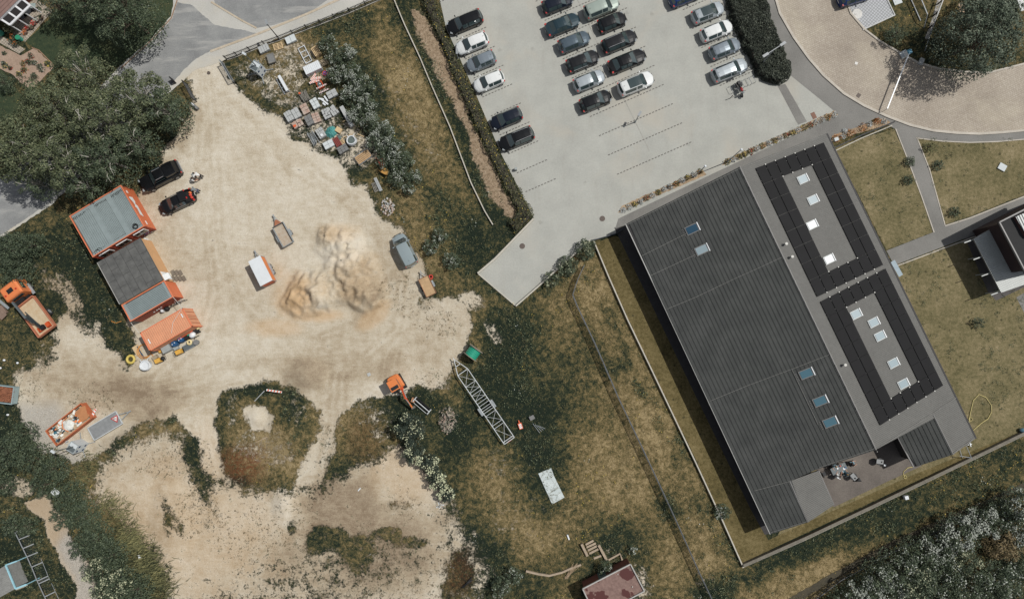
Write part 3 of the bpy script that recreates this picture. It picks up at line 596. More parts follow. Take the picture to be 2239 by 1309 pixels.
# solar arrays
for q in ([(1650.4,368.6),(1800,312),(1930,579),(1785,649.5)], [(1791.4,660),(1935,587),(2061,842),(1922.4,929.6)]):
    c4 = [onR(*p, .14) for p in q]
    fr = MB()
    bl = lambda s_, t_: (c4[0].lerp(c4[1], s_)).lerp(c4[3].lerp(c4[2], s_), t_)
    N = PLR[1]
    for tt in (.03, .10, .90, .97): fr.beam(bl(0, tt)-N*.07, bl(1, tt)-N*.07, .05, .05)
    for ss_ in (.02, .27, .73, .98): fr.beam(bl(ss_, 0)-N*.07, bl(ss_, 1)-N*.07, .05, .05)
    arr = fr.build('solar_array', 'panel_frame', hall, world=True)
    for i in range(7):
        for j in range(8):
            if 2 <= i <= 4 and 1 <= j <= 6: continue
            g = .034; h = .006; p = [bl((i+g)/7, (j+h)/8), bl((i+1-g)/7, (j+h)/8), bl((i+1-g)/7, (j+1-h)/8), bl((i+g)/7, (j+1-h)/8)]
            m_ = MB(); m_.add(p+[v-N*.04 for v in p], [(0,3,2,1),(4,5,6,7),(0,1,5,4),(1,2,6,5),(2,3,7,6),(3,0,4,7)]); m_.v = [v-hall.location for v in m_.v]
            m_.build('solar_panel', 'panel_black', arr)
    m_ = MB()
    for s_, t_ in [(k/7, e) for k in range(1, 7) for e in (0.0, 1.0)]+[(k/7, e) for k in (2, 3, 4, 5) for e in (.125, .875)]:
        m_.box(bl(s_, t_)+N*.02, (.12,.12,.06))
    m_.v = [v-hall.location for v in m_.v]; m_.build('clamp', 'wire_white', arr)
def skylight(c, U, V, N, w, h, fm, gm, lift=.12, open_=0):
    Mx = Matrix((U, V, N)).transposed()
    f = MB().box(c+N*lift/2, (h, w, lift), Mx).build('skylight', fm, hall, world=True)
    g = MB().box(c+N*(lift+.02), (h*.82, w*.84, .03), Mx); g.v = [v-hall.location for v in g.v]; g.build('pane', gm, f)
    g = MB().box(c+V*(w/2+.04)+N*(lift+.03), (h*1.02, .10, .10), Mx); g.v = [v-hall.location for v in g.v]; g.build('cover_strip', 'glare_and_strip_white', f)
for x, y, m_ in ((1754,392.5,0),(1776,437.5,0),(1774,492,1),(1811.5,567,1),(1870,687,0),(1908.6,705,0),(1922.4,734.7,0),(1951.6,794,0),(1973.5,839,0)):
    skylight(onR(x, y), UU, -VR, PLR[1], 1.25, .95, 'skylight_frame', 'glare_and_strip_white' if m_ else 'glass_pale')  # two panes painted plain white for the sun they reflect
for x, y, m_ in ((1513,501,'glass_deep'),(1534,546,'glass_pale'),(1762.4,816,'glass_blue'),(1792.7,876,'glass_blue'),(1814.5,922,'glass_blue')):
    skylight(onL(x, y), UU, VL, PLL[1], 1.5, 1.0, 'panel_frame', m_)
    f = MB()
    for e in range(5): c_ = onL(x, y)-VL*(.95)+UU*(-.4+.2*e); f.beam(c_+PLL[1]*.08, c_-VL*.16+PLL[1]*.08, .05, .05)
    f.build('drip_clip', 'panel_frame', hall, world=True)
for x, y in ((1716,534),(1729,562),(1844,797)):
    c_ = onR(x, y); MB().cyl(c_, c_+Vector((0,0,.45)), .09, 10).cyl(c_+Vector((0,0,.45)), c_+Vector((0,0,.55)), .16, 10).build('vent_pipe', 'wire_white', hall, world=True)
a = P(1949,572,2.4); b = P(1967,604,2.4); d = (b-a).normalized(); n_ = Vector((-d.y, d.x, 0)); n_ = n_ if n_.x > 0 else -n_
MB().quad(a-n_*.2+Vector((0,0,.2)), b-n_*.2+Vector((0,0,.2)), b+n_*.45, a+n_*.45).build('door_canopy', M('canopy_blue_grey', (150,166,174), .3), hall, world=True)

# ================================================================ side building (east edge)
sh = thing('side_building', 'dark flat roofed building with ribbed pale metal canopy at the right edge', 'building', P(2200,560))
M('canopy_sheet', (178,182,178), .45, .08, 1.2); M('dark_brick', (58,42,40), .85, .2, 4); M('dark_membrane', (46,46,46), .9)
q = [P(*p) for p in [(2128,522,2.7),(2195,484,2.7),(2268,612,2.7),(2189,640,2.7)]]
pl = (q[0], Vector((0,0,1))); d1 = (q[3]-q[0]).normalized(); d0 = Vector((-d1.y, d1.x, 0))
mb = MB(); strips(mb, q, pl, d0 if d0.x > 0 else -d0, d1, .24, [(0,0),(.5,0),(.6,.04),(.9,.04),(1,0)]); mb.build('canopy_roof', 'canopy_sheet', sh, world=True)
mb = MB(); mb.prism([p-Vector((0,0,.02)) for p in q], .14, None); mb.build('canopy_edge', 'panel_frame', sh, world=True)
for x, y in ((2128,524),(2148,561),(2166,597),(2187,638)):
    t_ = P(x, y, 2.6); MB().tube([(t_.x, t_.y, 0), (t_.x, t_.y, 2.56)], .06, 8).build('post', 'canopy_sheet', sh, world=True)
    e = Vector((math.cos(R(200)), math.sin(R(200)), 0)); MB().beam((t_.x, t_.y, 2.42), Vector((t_.x, t_.y, 2.42))+e*1.0, .10, .08).build('bracket', 'canopy_sheet', sh, world=True)
q = [P(*p) for p in [(2184,486,5.2),(2330,412,5.2),(2400,560,5.2),(2243,598,5.2)]]
MB().prism([(p.x, p.y) for p in inset(q, .3)], 0, 4.9).build('wall', 'dark_brick', sh, world=True)
mb = MB(); mb.prism([(p.x, p.y) for p in q], 4.9, 5.1); mb.build('roof', 'dark_membrane', sh, world=True)
mb = MB()
for i in range(4): a, b = q[i], q[(i+1)%4]; mb.beam(Vector((a.x, a.y, 5.22)), Vector((b.x, b.y, 5.22)), .14, .24)
mb.build('parapet', 'panel_frame', sh, world=True)
q = [P(*p) for p in [(2220,474,5.5),(2330,425,5.5),(2360,480,5.5),(2246,520,5.5)]]
mb = MB(); mb.prism([(p.x, p.y) for p in q], 5.1, 5.42); mb.build('roof_terrace', M('deck_red', (84,58,52), .9), sh, world=True)
mb = MB(); pl = (q[0]+Vector((0,0,.05)), Vector((0,0,1))); d1 = (q[1]-q[0]).normalized(); d0 = Vector((d1.y, -d1.x, 0))
strips(mb, [v+Vector((0,0,.05)) for v in q], pl, d0, d1, .3, [(0,.0),(.4,.0),(.4,.08),(.95,.08),(1,0)]); mb.build('roof_slats', 'canopy_sheet', sh, world=True)
sheet('footpath', [(2107,512),(2200,470),(2300,430),(2300,700),(2256,690),(2239,628),(2178,657),(2160,638)], .013, M('dark_paving', (88,84,82), .9, .15, 5))
sheet('footpath', [(2222,650),(2239,640),(2300,700),(2300,800),(2268,740)], .014, MATS['footpath_asphalt'])

# ================================================================ red shed at the bottom
sd_ = thing('brick_shed', 'flat roofed red brown shed with pale roof rim beside overgrown steps', 'shed', P(1340,1280))
H_ = 2.5; q = [P(*p, H_) for p in [(1274,1286),(1378.5,1232),(1409,1291),(1303,1347)]]
M('shed_wall', (112,66,52), .85, .15, 5)
t = NT('shed_roof'); v = t.step(t.noise(.55, 3, .5), .5, .53); c_ = t.ramp(t.noise(3, 5, .7), [(.35, C(118,92,84)), (.65, C(144,116,106))]); t.out(t.mix(v, c_, C(84,42,38)), .8); MATS['shed_roof'] = t.m
MB().prism([(p.x, p.y) for p in inset(q, .08)], 0, H_-.2).build('wall', 'shed_wall', sd_, world=True)
MB().prism([(p.x, p.y) for p in inset(q, .03)], H_-.2, H_-.08).build('roof', 'shed_roof', sd_, world=True)
mb = MB()
for i in range(4): a, b = q[i], q[(i+1)%4]; mb.beam(a, b, .13, .22)
mb.build('roof_rim', M('rim_grey', (176,174,168), .6), sd_, world=True)
a, b = q[0], q[1]; d = (b-a).normalized(); n_ = Vector((-d.y, d.x, 0)); n_ = n_ if n_.y > 0 else -n_
c_ = a.lerp(b, .42)-n_*.08; MB().box(Vector((c_.x, c_.y, 1.0))+n_*.03, (.95, .08, 2.0), Matrix((d, n_, Vector((0,0,1)))).transposed()).build('door', M('door_green', (78,96,90), .7), sd_, world=True)
MB().cyl(P(1383,1282,2.4), P(1383,1282,2.6), .06, 8).cyl(P(1351,1255,2.4), P(1351,1255,2.55), .05, 8).build('roof_vent', 'wire_white', sd_, world=True)

# ================================================================ house at the top left
hs = thing('house', 'brown tiled house with white framed glass conservatory at the top left corner', 'house', P(-20,10))
M('tile_brown', (132,104,96), .85, .15, 6); M('white_frame', (222,222,224), .5); M('brick_red', (104,46,36), .9, .2, 6)
q = [P(-10,50,3.2), P(44,-4,3.2), P(-40,-90,5.5), P(-100,-30,5.5)]; pl = plane(q[0], q[1], q[2]); d1 = (q[1]-q[0]).normalized(); vv = pl[1].cross(d1).normalized(); vv = vv if vv.z > 0 else -vv
mb = MB(); strips(mb, q, pl, d1, vv, .34, [(0,.05),(1,0),(1,.05)]); mb.build('roof', 'tile_brown', hs, world=True)
mb = MB(); mb.prism([p-Vector((0,0,.06)) for p in q], .2, None); mb.build('eaves', 'white_frame', hs, world=True)
MB().prism([(p.x, p.y) for p in inset([Vector((p.x,p.y,0)) for p in [P(-14,58), P(80,0), P(60,-60), P(-90,-60)]], .2)], 0, 2.9).build('wall', 'brick_red', hs, world=True)
# conservatory: three glass bays with white bars
a = P(2,42,2.9); b = P(48,-2,2.9); c_ = P(66,12,2.3); e = P(22,55,2.3)
MB().prism([(p.x, p.y) for p in (P(3,46), P(50,0), P(66,14), P(22,57))], 0, .5).build('plinth', 'white_frame', hs, world=True)
m_ = MB()
for s_ in (0, .345, .665, 1): m_.beam(a.lerp(b, s_), e.lerp(c_, s_), .22, .12)
m_.beam(e, c_, .26, .14); m_.beam(a, b, .16, .12)
for s_ in (0, .33, .66, 1): z = e.lerp(c_, s_); m_.beam(Vector((z.x, z.y, .4)), z, .12, .12)
cf = m_.build('conservatory_frame', 'white_frame', hs, world=True)
m_ = MB().quad(a-Vector((0,0,.03)), b-Vector((0,0,.03)), c_-Vector((0,0,.03)), e-Vector((0,0,.03))); m_.v = [v-hs.location for v in m_.v]; m_.build('glass_roof', glassm('glass_brown', (44,38,34)), cf)
for (x, y, w, h, c1, lb) in ((61,26,1.4,.75,'rug_black','flat black cover lying along the conservatory front'),(52,35,1.0,.6,'mat_grey','grey mat lying beside the black cover at the conservatory')):
    M(c1, (44,46,50) if 'black' in c1 else (100,102,106), .8); tag(MB().box(P(x, y, .06), (w, h, .07), RZ(R(41))).build('ground_mat', c1), lb, 'mat')

# garden shelter bottom left, light blue frame
sl_ = thing('garden_shed', 'grey corrugated garden shed with light blue framed porch at the lower left edge', 'shed', P(10,1265))
M('corrugated_old', (140,140,136), .8, .2, 4); M('paint_lightblue', (156,204,216), .5); M('porch_floor', (176,168,152), .9)
q = [P(-60,1278,2.3), P(12.5,1234.5,2.3), P(34,1286,2.3), P(-45,1330,2.3)]; d1 = (q[1]-q[0]).normalized(); vv = Vector((d1.y, -d1.x, 0))
mb = MB(); strips(mb, q, (q[0], Vector((0,0,1))), d1, vv, .22, [(0,0),(.5,.05),(1,0)]); mb.build('roof', 'corrugated_old', sl_, world=True)
MB().prism([(p.x, p.y) for p in inset(q, .1)], 0, 2.24).build('wall', 'corrugated_old', sl_, world=True)
c_, e = P(36,1226,2.3), P(57,1277,2.3); mb = MB(); mb.beam(q[1], c_, .16, .1); mb.beam(q[2], e, .2, .1); mb.beam(q[1], q[2], .16, .14)
for z in (c_, e): mb.beam((z.x, z.y, 0), z, .1, .1)
mb.build('porch_frame', 'paint_lightblue', sl_, world=True)
MB().prism([(p.x, p.y) for p in (P(14,1237), P(40,1229), P(62,1279), P(36,1289))], 0, .08).build('porch_floor', 'porch_floor', sl_, world=True)
g = P(26,1243,.08); o = MB().box((g.x, g.y, .3), (.9, .5, .5), RZ(R(25)), .8).ball((g.x-.3, g.y-.1, .6), .2).ball((g.x+.3, g.y+.15, .58), .17).build('garden_tool', M('tool_orange', (190,84,40), .5)); tag(o, 'orange and black garden machine on the light blue porch', 'garden machine')
g = P(38,1271,.08); o = thing('garden_chair', 'grey folded garden chair at the lower corner of the light blue porch', 'chair', g, R(20)); MB().box((0,0,.42), (.5,.5,.06)).build('seat', M('chair_grey', (84,90,92), .7), o); MB().box((-.25,0,.7), (.06,.5,.6)).build('backrest', 'chair_grey', o)
for x in (-.22, .22):
    for y in (-.22, .22): MB().beam((x,y,0), (x,y,.4), .04, .04).build('leg', 'chair_grey', o)

# ================================================================ container group
M('cont_orange', (210,110,66), .55, .08, 1.5); M('cont_red', (166,66,42), .6, .12, 1.5); M('cont_pink', (226,128,88), .5); M('ship_orange', (214,150,112), .6, .10, 1.2)
M('roof_galv', (138,150,150), .55, .10, 1.4); M('cont_white', (228,230,228), .5); M('ply_tan', (206,160,112), .7, .08, 1.5)
t = NT('felt_roof'); mp_ = t.n('Mapping', {'Vector': t.coord(), 'Rotation': (0, 0, R(90))}); b_ = t.n('TexBrick', {'Vector': mp_.outputs[0], 'Color1': (1,1,1,1), 'Color2': (.92,.92,.92,1), 'Mortar': (.45,.45,.45,1), 'Scale': 1, 'Mortar Size': .03, 'Brick Width': 2.3, 'Row Height': .98})
t.out(t.mix(.9, t.ramp(t.noise(1.2, 5, .7), [(.35, C(84,84,82)), (.65, C(106,106,103))]), b_.outputs[0], 'MULTIPLY'), .9); MATS['felt_roof'] = t.m
def contframe(q, h):
    """local frame from roof corners: origin middle, x along q0->q1, y along q0->q3 (outward)"""
    w = [P(*p, h) for p in q]; c = sum((v for v in w), Vector((0,0,0)))/4; ux = ((w[1]-w[0])+(w[2]-w[3])).normalized()
    L = ((w[1]-w[0]).length+(w[2]-w[3]).length)/2; Wd = ((w[3]-w[0]).length+(w[2]-w[1]).length)/2
    return Vector((c.x, c.y, 0)), math.atan2(ux.y, ux.x), L, Wd
H_ = 2.75
c0, rz, L, Wd = contframe([(150,473),(264,405),(316,494),(204,562)], H_)
o = thing('site_office', 'wide orange site office of three joined cabins with ribbed grey roof, beside the tree', 'site cabin', c0, rz)
x, y = L/2, Wd/2
mb = MB(); mb.box((0, 0, H_/2-.17), (L-.1, Wd-.1, H_-.36)); mb.build('wall', 'cont_red', o)
mb = MB().box((x-.045, 0, H_/2-.06), (.05, Wd-.12, H_-.2)); mb.build('end_wall', 'cont_orange', o)
mb = MB()
for k in range(3):
    xa = -x+.1+k*(L-.2)/3; ww = (L-.2)/3
    n = 9
    for j in range(n):
        xx = xa+ww*(.30 if k else .06)+j*ww*(.70 if k else .94)/n; pw = ww*(.70 if k else .94)/n
        mb.quad((xx, -y+.12, H_-.10), (xx+pw*.6, -y+.12, H_-.10), (xx+pw*.6, y-.12, H_-.10), (xx, y-.12, H_-.10))
        mb.quad((xx+pw*.6, -y+.12, H_-.10), (xx+pw*.8, -y+.12, H_-.20), (xx+pw*.8, y-.12, H_-.20), (xx+pw*.6, y-.12, H_-.10))
        mb.quad((xx+pw*.8, -y+.12, H_-.20), (xx+pw, -y+.12, H_-.10), (xx+pw, y-.12, H_-.10), (xx+pw*.8, y-.12, H_-.20))
    if k: mb.box((xa+ww*.15, 0, H_-.10), (ww*.29, Wd-.24, .05))
mb.box((0,0,H_-.27), (L-.2, Wd-.2, .06))
mb.box((0, -y+.25, H_-.085), (L-.3, .28, .03)); mb.box((0, y-.25, H_-.085), (L-.3, .28, .03))
mb.build('ribbed_roof', 'roof_galv', o)
mb = MB()
for k in range(3):
    xa = -x+.1+k*(L-.2)/3
    for j in range(9): mb.box((xa+(.75 if k else .2)+j*.19, y-.48-rnd.uniform(0,.1), H_-.09), (.07, rnd.uniform(.1,.4), .012)); mb.box((xa+(.75 if k else .2)+j*.19, -y+.44, H_-.09), (.06, rnd.uniform(.04,.14), .012))
tag(mb.build('drain_slot', M('soot', (40,42,42), .9), o), kind='stuff')
mb = MB()
for s_ in (-1, 1): mb.box((0, s_*(y-.05), H_-.05), (L, .10, .16)); mb.box((s_*(x-.05), 0, H_-.05), (.10, Wd-.2, .16))
mb.build('roof_frame', 'cont_pink', o)
for k in range(4):
    for s_ in (-1, 1): MB().box((-x+.07+k*(L-.14)/3, s_*(y-.02), H_/2-.07), (.16, .08, H_-.20)).build('corner_post', 'cont_red', o)
for k in range(3):
    xx = -x+(k+.5)*L/3
    f = MB().box((xx, -y+.0, 1.65), (1.5, .09, 1.1)).build('window', 'cont_white', o); MB().box((xx-.36, -y-.02, 1.65), (.6, .1, .9)).box((xx+.36, -y-.02, 1.65), (.6, .1, .9)).build('pane', 'glass_dark', f)
em = [(-1.5,.1),(-1.3,.5),(-.4,.42),(-.2,.62),(0,.45),(.5,.5),(1.0,.75),(1.2,.62),(1.25,.15),(.6,.1),(.3,.28),(0,.08),(-.6,.12)]
mb = MB(); mb.v = []; tr = tessellate_polygon([[Vector((a, b, 0)) for a, b in em]]); mb.add([(x+.006, .2+a, 1.35+b*1.5) for a, b in em], [tuple(i) for i in tr]); mb.add([(x-.01, .2+a, 1.35+b*1.5) for a, b in em], [tuple(i)[::-1] for i in tr])
mb.build('emblem', 'cont_white', o); MB().box((x, y-.8, 2.1), (.04,.35,.25)).box((x, -y+.7, 1.7), (.04,.5,.18)).build('wall_plate', 'cont_white', o)
g = P(213,551,H_-.05); tag(MB().torus((g.x, g.y, H_-.03), .30, .03).torus((g.x+.25, g.y+.15, H_-.02), .36, .02).build('cable_coil', M('cable_black', (40,42,42), .6)), 'loose black cable coil on the lower left corner of the grey ribbed roof', 'cable coil')
g = P(297,495,H_-.05); tag(MB().torus((g.x, g.y, H_-.03), .28, .05).torus((g.x+.03, g.y-.04, H_+.03), .24, .05).torus((g.x-.04, g.y+.04, H_+.07), .3, .03).build('cable_coil', 'cable_black'), 'thick black cable coil on the right corner of the grey ribbed roof', 'cable coil')
# felt roofed cabin
H_ = 2.6
c0, rz, L, Wd = contframe([(212,574),(306,520),(358,611),(262,666)], H_)
o = thing('felt_roof_cabin', 'square cabin with dark felt roof and plywood front, between the two orange cabins', 'site cabin', c0, rz)
x, y = L/2, Wd/2
MB().box((-.02,0,H_/2-.05), (L-.12, Wd-.02, H_-.12)).build('wall', 'ply_tan', o); MB().box((0,0,H_-.04), (L, Wd-.04, .12)).build('roof', 'felt_roof', o)
MB().box((-x+.03,0,H_-.02), (.06, Wd-.1, .18)).build('roof_trim', 'rim_grey', o)
d_ = MB().box((x-.05, -y+.75, 1.05), (.06, .95, 2.05)).build('door', 'cont_white', o); MB().box((x, -y+1.1, 1.0), (.06,.12,.04)).build('handle', 'cable_black', d_)
MB().box((x+.35, -y+.3, 2.2), (.75, .75, .05), Matrix.Rotation(R(12), 3, 'Y')).build('door_canopy', 'cont_white', o)
g = P(388,600); o2 = MB()
for i in range(4):
    for j in range(2):
        if (i, j) != (3, 1): o2.box((g.x+i*.45-.5, g.y+j*.7-.5, gz(g.x, g.y)+.08), (.43,.66,.08), RZ(R(29)))
tag(o2.build('duckboard', M('old_wood', (122,112,98), .9, .2, 5)), 'grey wooden boards laid on the sand before the plywood cabin door', 'duckboard')
# small orange cabin
H_ = 2.6
c0, rz, L, Wd = contframe([(264,667),(360,612.5),(378,649),(286,703)], H_)
o = thing('orange_cabin', 'narrow orange cabin with ribbed grey roof, between the felt roof and the shipping container', 'site cabin', c0, rz); x, y = L/2, Wd/2
MB().box((0,0,H_/2-.17), (L-.1, Wd-.1, H_-.36)).build('wall', 'cont_red', o); MB().box((x-.045,0,H_/2-.06), (.05, Wd-.12, H_-.2)).build('end_wall', 'cont_orange', o)
mb = MB(); n = 11
for j in range(n):
    pw = (Wd-.3)/n; yy = -y+.15+j*pw; X_ = x-.45
    for a, b, za, zb in ((0,.6,-.1,-.1),(.6,.8,-.1,-.21),(.8,1,-.21,-.1)): mb.quad((-X_, yy+a*pw, H_+za), (X_, yy+a*pw, H_+za), (X_, yy+b*pw, H_+zb), (-X_, yy+b*pw, H_+zb))
mb.box((0,0,H_-.27), (L-.2, Wd-.2, .05)); mb.box((-x+.28,0,H_-.11), (.36, Wd-.2, .04)); mb.box((x-.28,0,H_-.11), (.36, Wd-.2, .04)); mb.build('ribbed_roof', 'roof_galv', o)
mb = MB()
for s_ in (-1, 1): mb.box((0, s_*(y-.05), H_-.05), (L, .1, .16)); mb.box((s_*(x-.05), 0, H_-.05), (.1, Wd-.2, .16))
mb.build('roof_frame', 'cont_pink', o)
for a in (-.6, -.15, .15, .5): MB().ball((a, -y+.02, 1.2+a*.2), .13, (1,.3,1)).build('wall_vent', 'cont_white', o)
# shipping container
H_ = 2.6
c0, rz, L, Wd = contframe([(304,728),(399,673.5),(421,712.5),(328.6,767)], H_)
o = thing('shipping_container', 'orange corrugated shipping container with stored gear along its lower side', 'container', c0, rz); x, y = L/2, Wd/2
mb = MB(); n = 22
for j in range(n):
    pw = (L-.3)/n; xx = -x+.15+j*pw
    for a, b, za, zb in ((0,.35,-.04,-.04),(.35,.5,-.04,-.10),(.5,.85,-.10,-.10),(.85,1,-.10,-.04)): mb.quad((xx+a*pw, -y+.08, H_+za), (xx+b*pw, -y+.08, H_+zb), (xx+b*pw, y-.08, H_+zb), (xx+a*pw, y-.08, H_+za))
mb.build('roof', 'ship_orange', o)
mb = MB()
for s_ in (-1, 1):
    for j in range(n):
        pw = (L-.3)/n; xx = -x+.15+j*pw
        for a, b, za, zb in ((0,.35,0,0),(.35,.5,0,.07),(.5,.85,.07,.07),(.85,1,.07,0)):
            q = [(xx+a*pw, s_*(y-.03-za), .2), (xx+b*pw, s_*(y-.03-zb), .2), (xx+b*pw, s_*(y-.03-zb), H_-.1), (xx+a*pw, s_*(y-.03-za), H_-.1)]; mb.quad(*(q if s_ < 0 else q[::-1]))
mb.box((-x+.05,0,H_/2), (.06, Wd-.2, H_-.3)); mb.box((0,0,.15), (L-.2, Wd-.2, .1)); mb.build('side_wall', 'ship_orange', o)
mb = MB()
for s_ in (-1, 1):
    mb.box((0, s_*(y-.04), H_-.06), (L, .09, .10)); mb.box((0, s_*(y-.04), .14), (L, .09, .14))
    for e in (-1, 1): mb.box((e*(x-.07), s_*(y-.06), H_/2), (.14, .13, H_-.02))
for e in (-1, 1): mb.box((e*(x-.06), 0, H_-.05), (.16, Wd-.2, .09))
mb.build('frame', 'cont_pink', o)
for s_ in (-1, 1):
    d_ = MB().box((x-.03, s_*(y/2-.03), H_/2), (.05, y-.12, H_-.3)).build('door', 'ship_orange', o)
    MB().tube([(x+.03, s_*.25, .25), (x+.03, s_*.25, H_-.2)], .025).tube([(x+.03, s_*.75, .25), (x+.03, s_*.75, H_-.2)], .025).build('lock_bar', 'cont_red', d_)
MB().box((-x+.5, -.2, H_-.03), (.14,.6,.02)).box((x-.5, .5, H_-.03), (.14,.5,.02)).build('roof_plate', 'cont_white', o)
for pts, lb in (([(286,705,2.6),(304,728,2.6)], 'white rope running from the narrow orange cabin to the shipping container end'), ([(378,649,2.6),(398,672,2.6)], 'white rope between the right ends of the narrow cabin and the shipping container'), ([(398,674,2.62),(378,705,2.62),(375,728,2.62)], 'thin white rope lying across the shipping container roof')):
    tag(MB().tube([P(*p) for p in pts], .025, 5).build('rope', 'wire_white'), lb, 'rope')
# ================================================================ VEGETATION
def leaf_mesh(name, pts, size, mat, parent=None, up=.55, asp=.5, loc=None, nrm=None):
    n = len(pts)
    if n == 0: return None
    size = np.broadcast_to(np.asarray(size, float), (n,))*nrg.uniform(.7, 1.3, n)
    d = nrg.normal(size=(n, 3)); d[:, 2] = np.abs(d[:, 2])*up+up*.9; d /= np.linalg.norm(d, axis=1)[:, None]
    if nrm is not None: d = nrm*1.0+nrg.normal(size=(n, 3))*.42+np.array([0,0,.25]); d /= np.linalg.norm(d, axis=1)[:, None]
    a = np.cross(d, nrg.normal(size=(n, 3))); a /= np.linalg.norm(a, axis=1)[:, None]+1e-9; b = np.cross(d, a)
    a *= size[:, None]*.5; b *= size[:, None]*.5*asp
    p = np.asarray(pts, float)
    if loc is not None: p = p-np.array(loc)[None]
    v = np.stack([p-a, p-b*1.0, p+a, p+b*1.0], 1).reshape(-1, 3)
    me = bpy.data.meshes.new(name); me.vertices.add(n*4); me.vertices.foreach_set('co', v.ravel())
    me.loops.add(n*4); me.loops.foreach_set('vertex_index', np.arange(n*4)); me.polygons.add(n); me.polygons.foreach_set('loop_start', np.arange(n)*4)
    me.update(); me.materials.append(mat if not isinstance(mat, str) else MATS[mat])
    o = bpy.data.objects.new(name, me); COL.objects.link(o)
    if parent is not None: o.parent = parent
    return o
leafm('leaf_birch', (52,62,46), (100,108,76), (140,142,108)); leafm('leaf_dark', (42,54,42), (82,94,70), (118,126,96))
leafm('leaf_maple', (48,60,50), (100,112,92), (142,150,128)); leafm('leaf_shrub', (42,54,44), (84,96,72), (122,130,102)); leafm('leaf_olive', (64,68,44), (118,116,76), (156,148,98))
leafm('leaf_hedge', (46,52,38), (92,94,64), (126,120,84)); leafm('leaf_tan', (84,74,52), (140,122,86), (168,148,108)); leafm('blossom_white', (128,134,124), (186,190,178)); leafm('blossom_cream', (140,146,118), (192,192,156))
leafm('flower_yellow', (190,160,60), (214,190,90)); leafm('flower_orange', (170,80,30), (206,120,50)); leafm('flower_red', (150,40,34), (200,70,60)); leafm('leaf_silver', (128,132,130), (190,194,192)); leafm('leaf_rust', (124,66,24), (176,104,40), (200,130,60))
leafm('grass_blade', (78,80,56), (124,116,82), (160,148,110)); leafm('grass_dry', (100,92,64), (150,134,98), (178,160,126)); leafm('weed_green', (62,74,56), (104,112,82), (138,142,106))
M('bark_birch', (172,168,156), .8, .15, 6); M('bark_brown', (96,84,70), .9, .2, 5); M('bark_dark', (64,58,50), .9, .2, 5)
def clump_shell(c, r, n, sq=.75):
    d = nrg.normal(size=(n, 3)); d[:, 2] = np.where(d[:, 2] < -.3, -d[:, 2], d[:, 2]); d /= np.linalg.norm(d, axis=1)[:, None]
    rr = r*nrg.uniform(.55, 1.08, n)**.6; p = d*rr[:, None]*(1+.25*np.sin(d[:, :1]*7+c[0])*np.sin(d[:, 1:2]*6+c[1])); p[:, 2] *= sq
    return np.hstack([p+np.array(c), d])
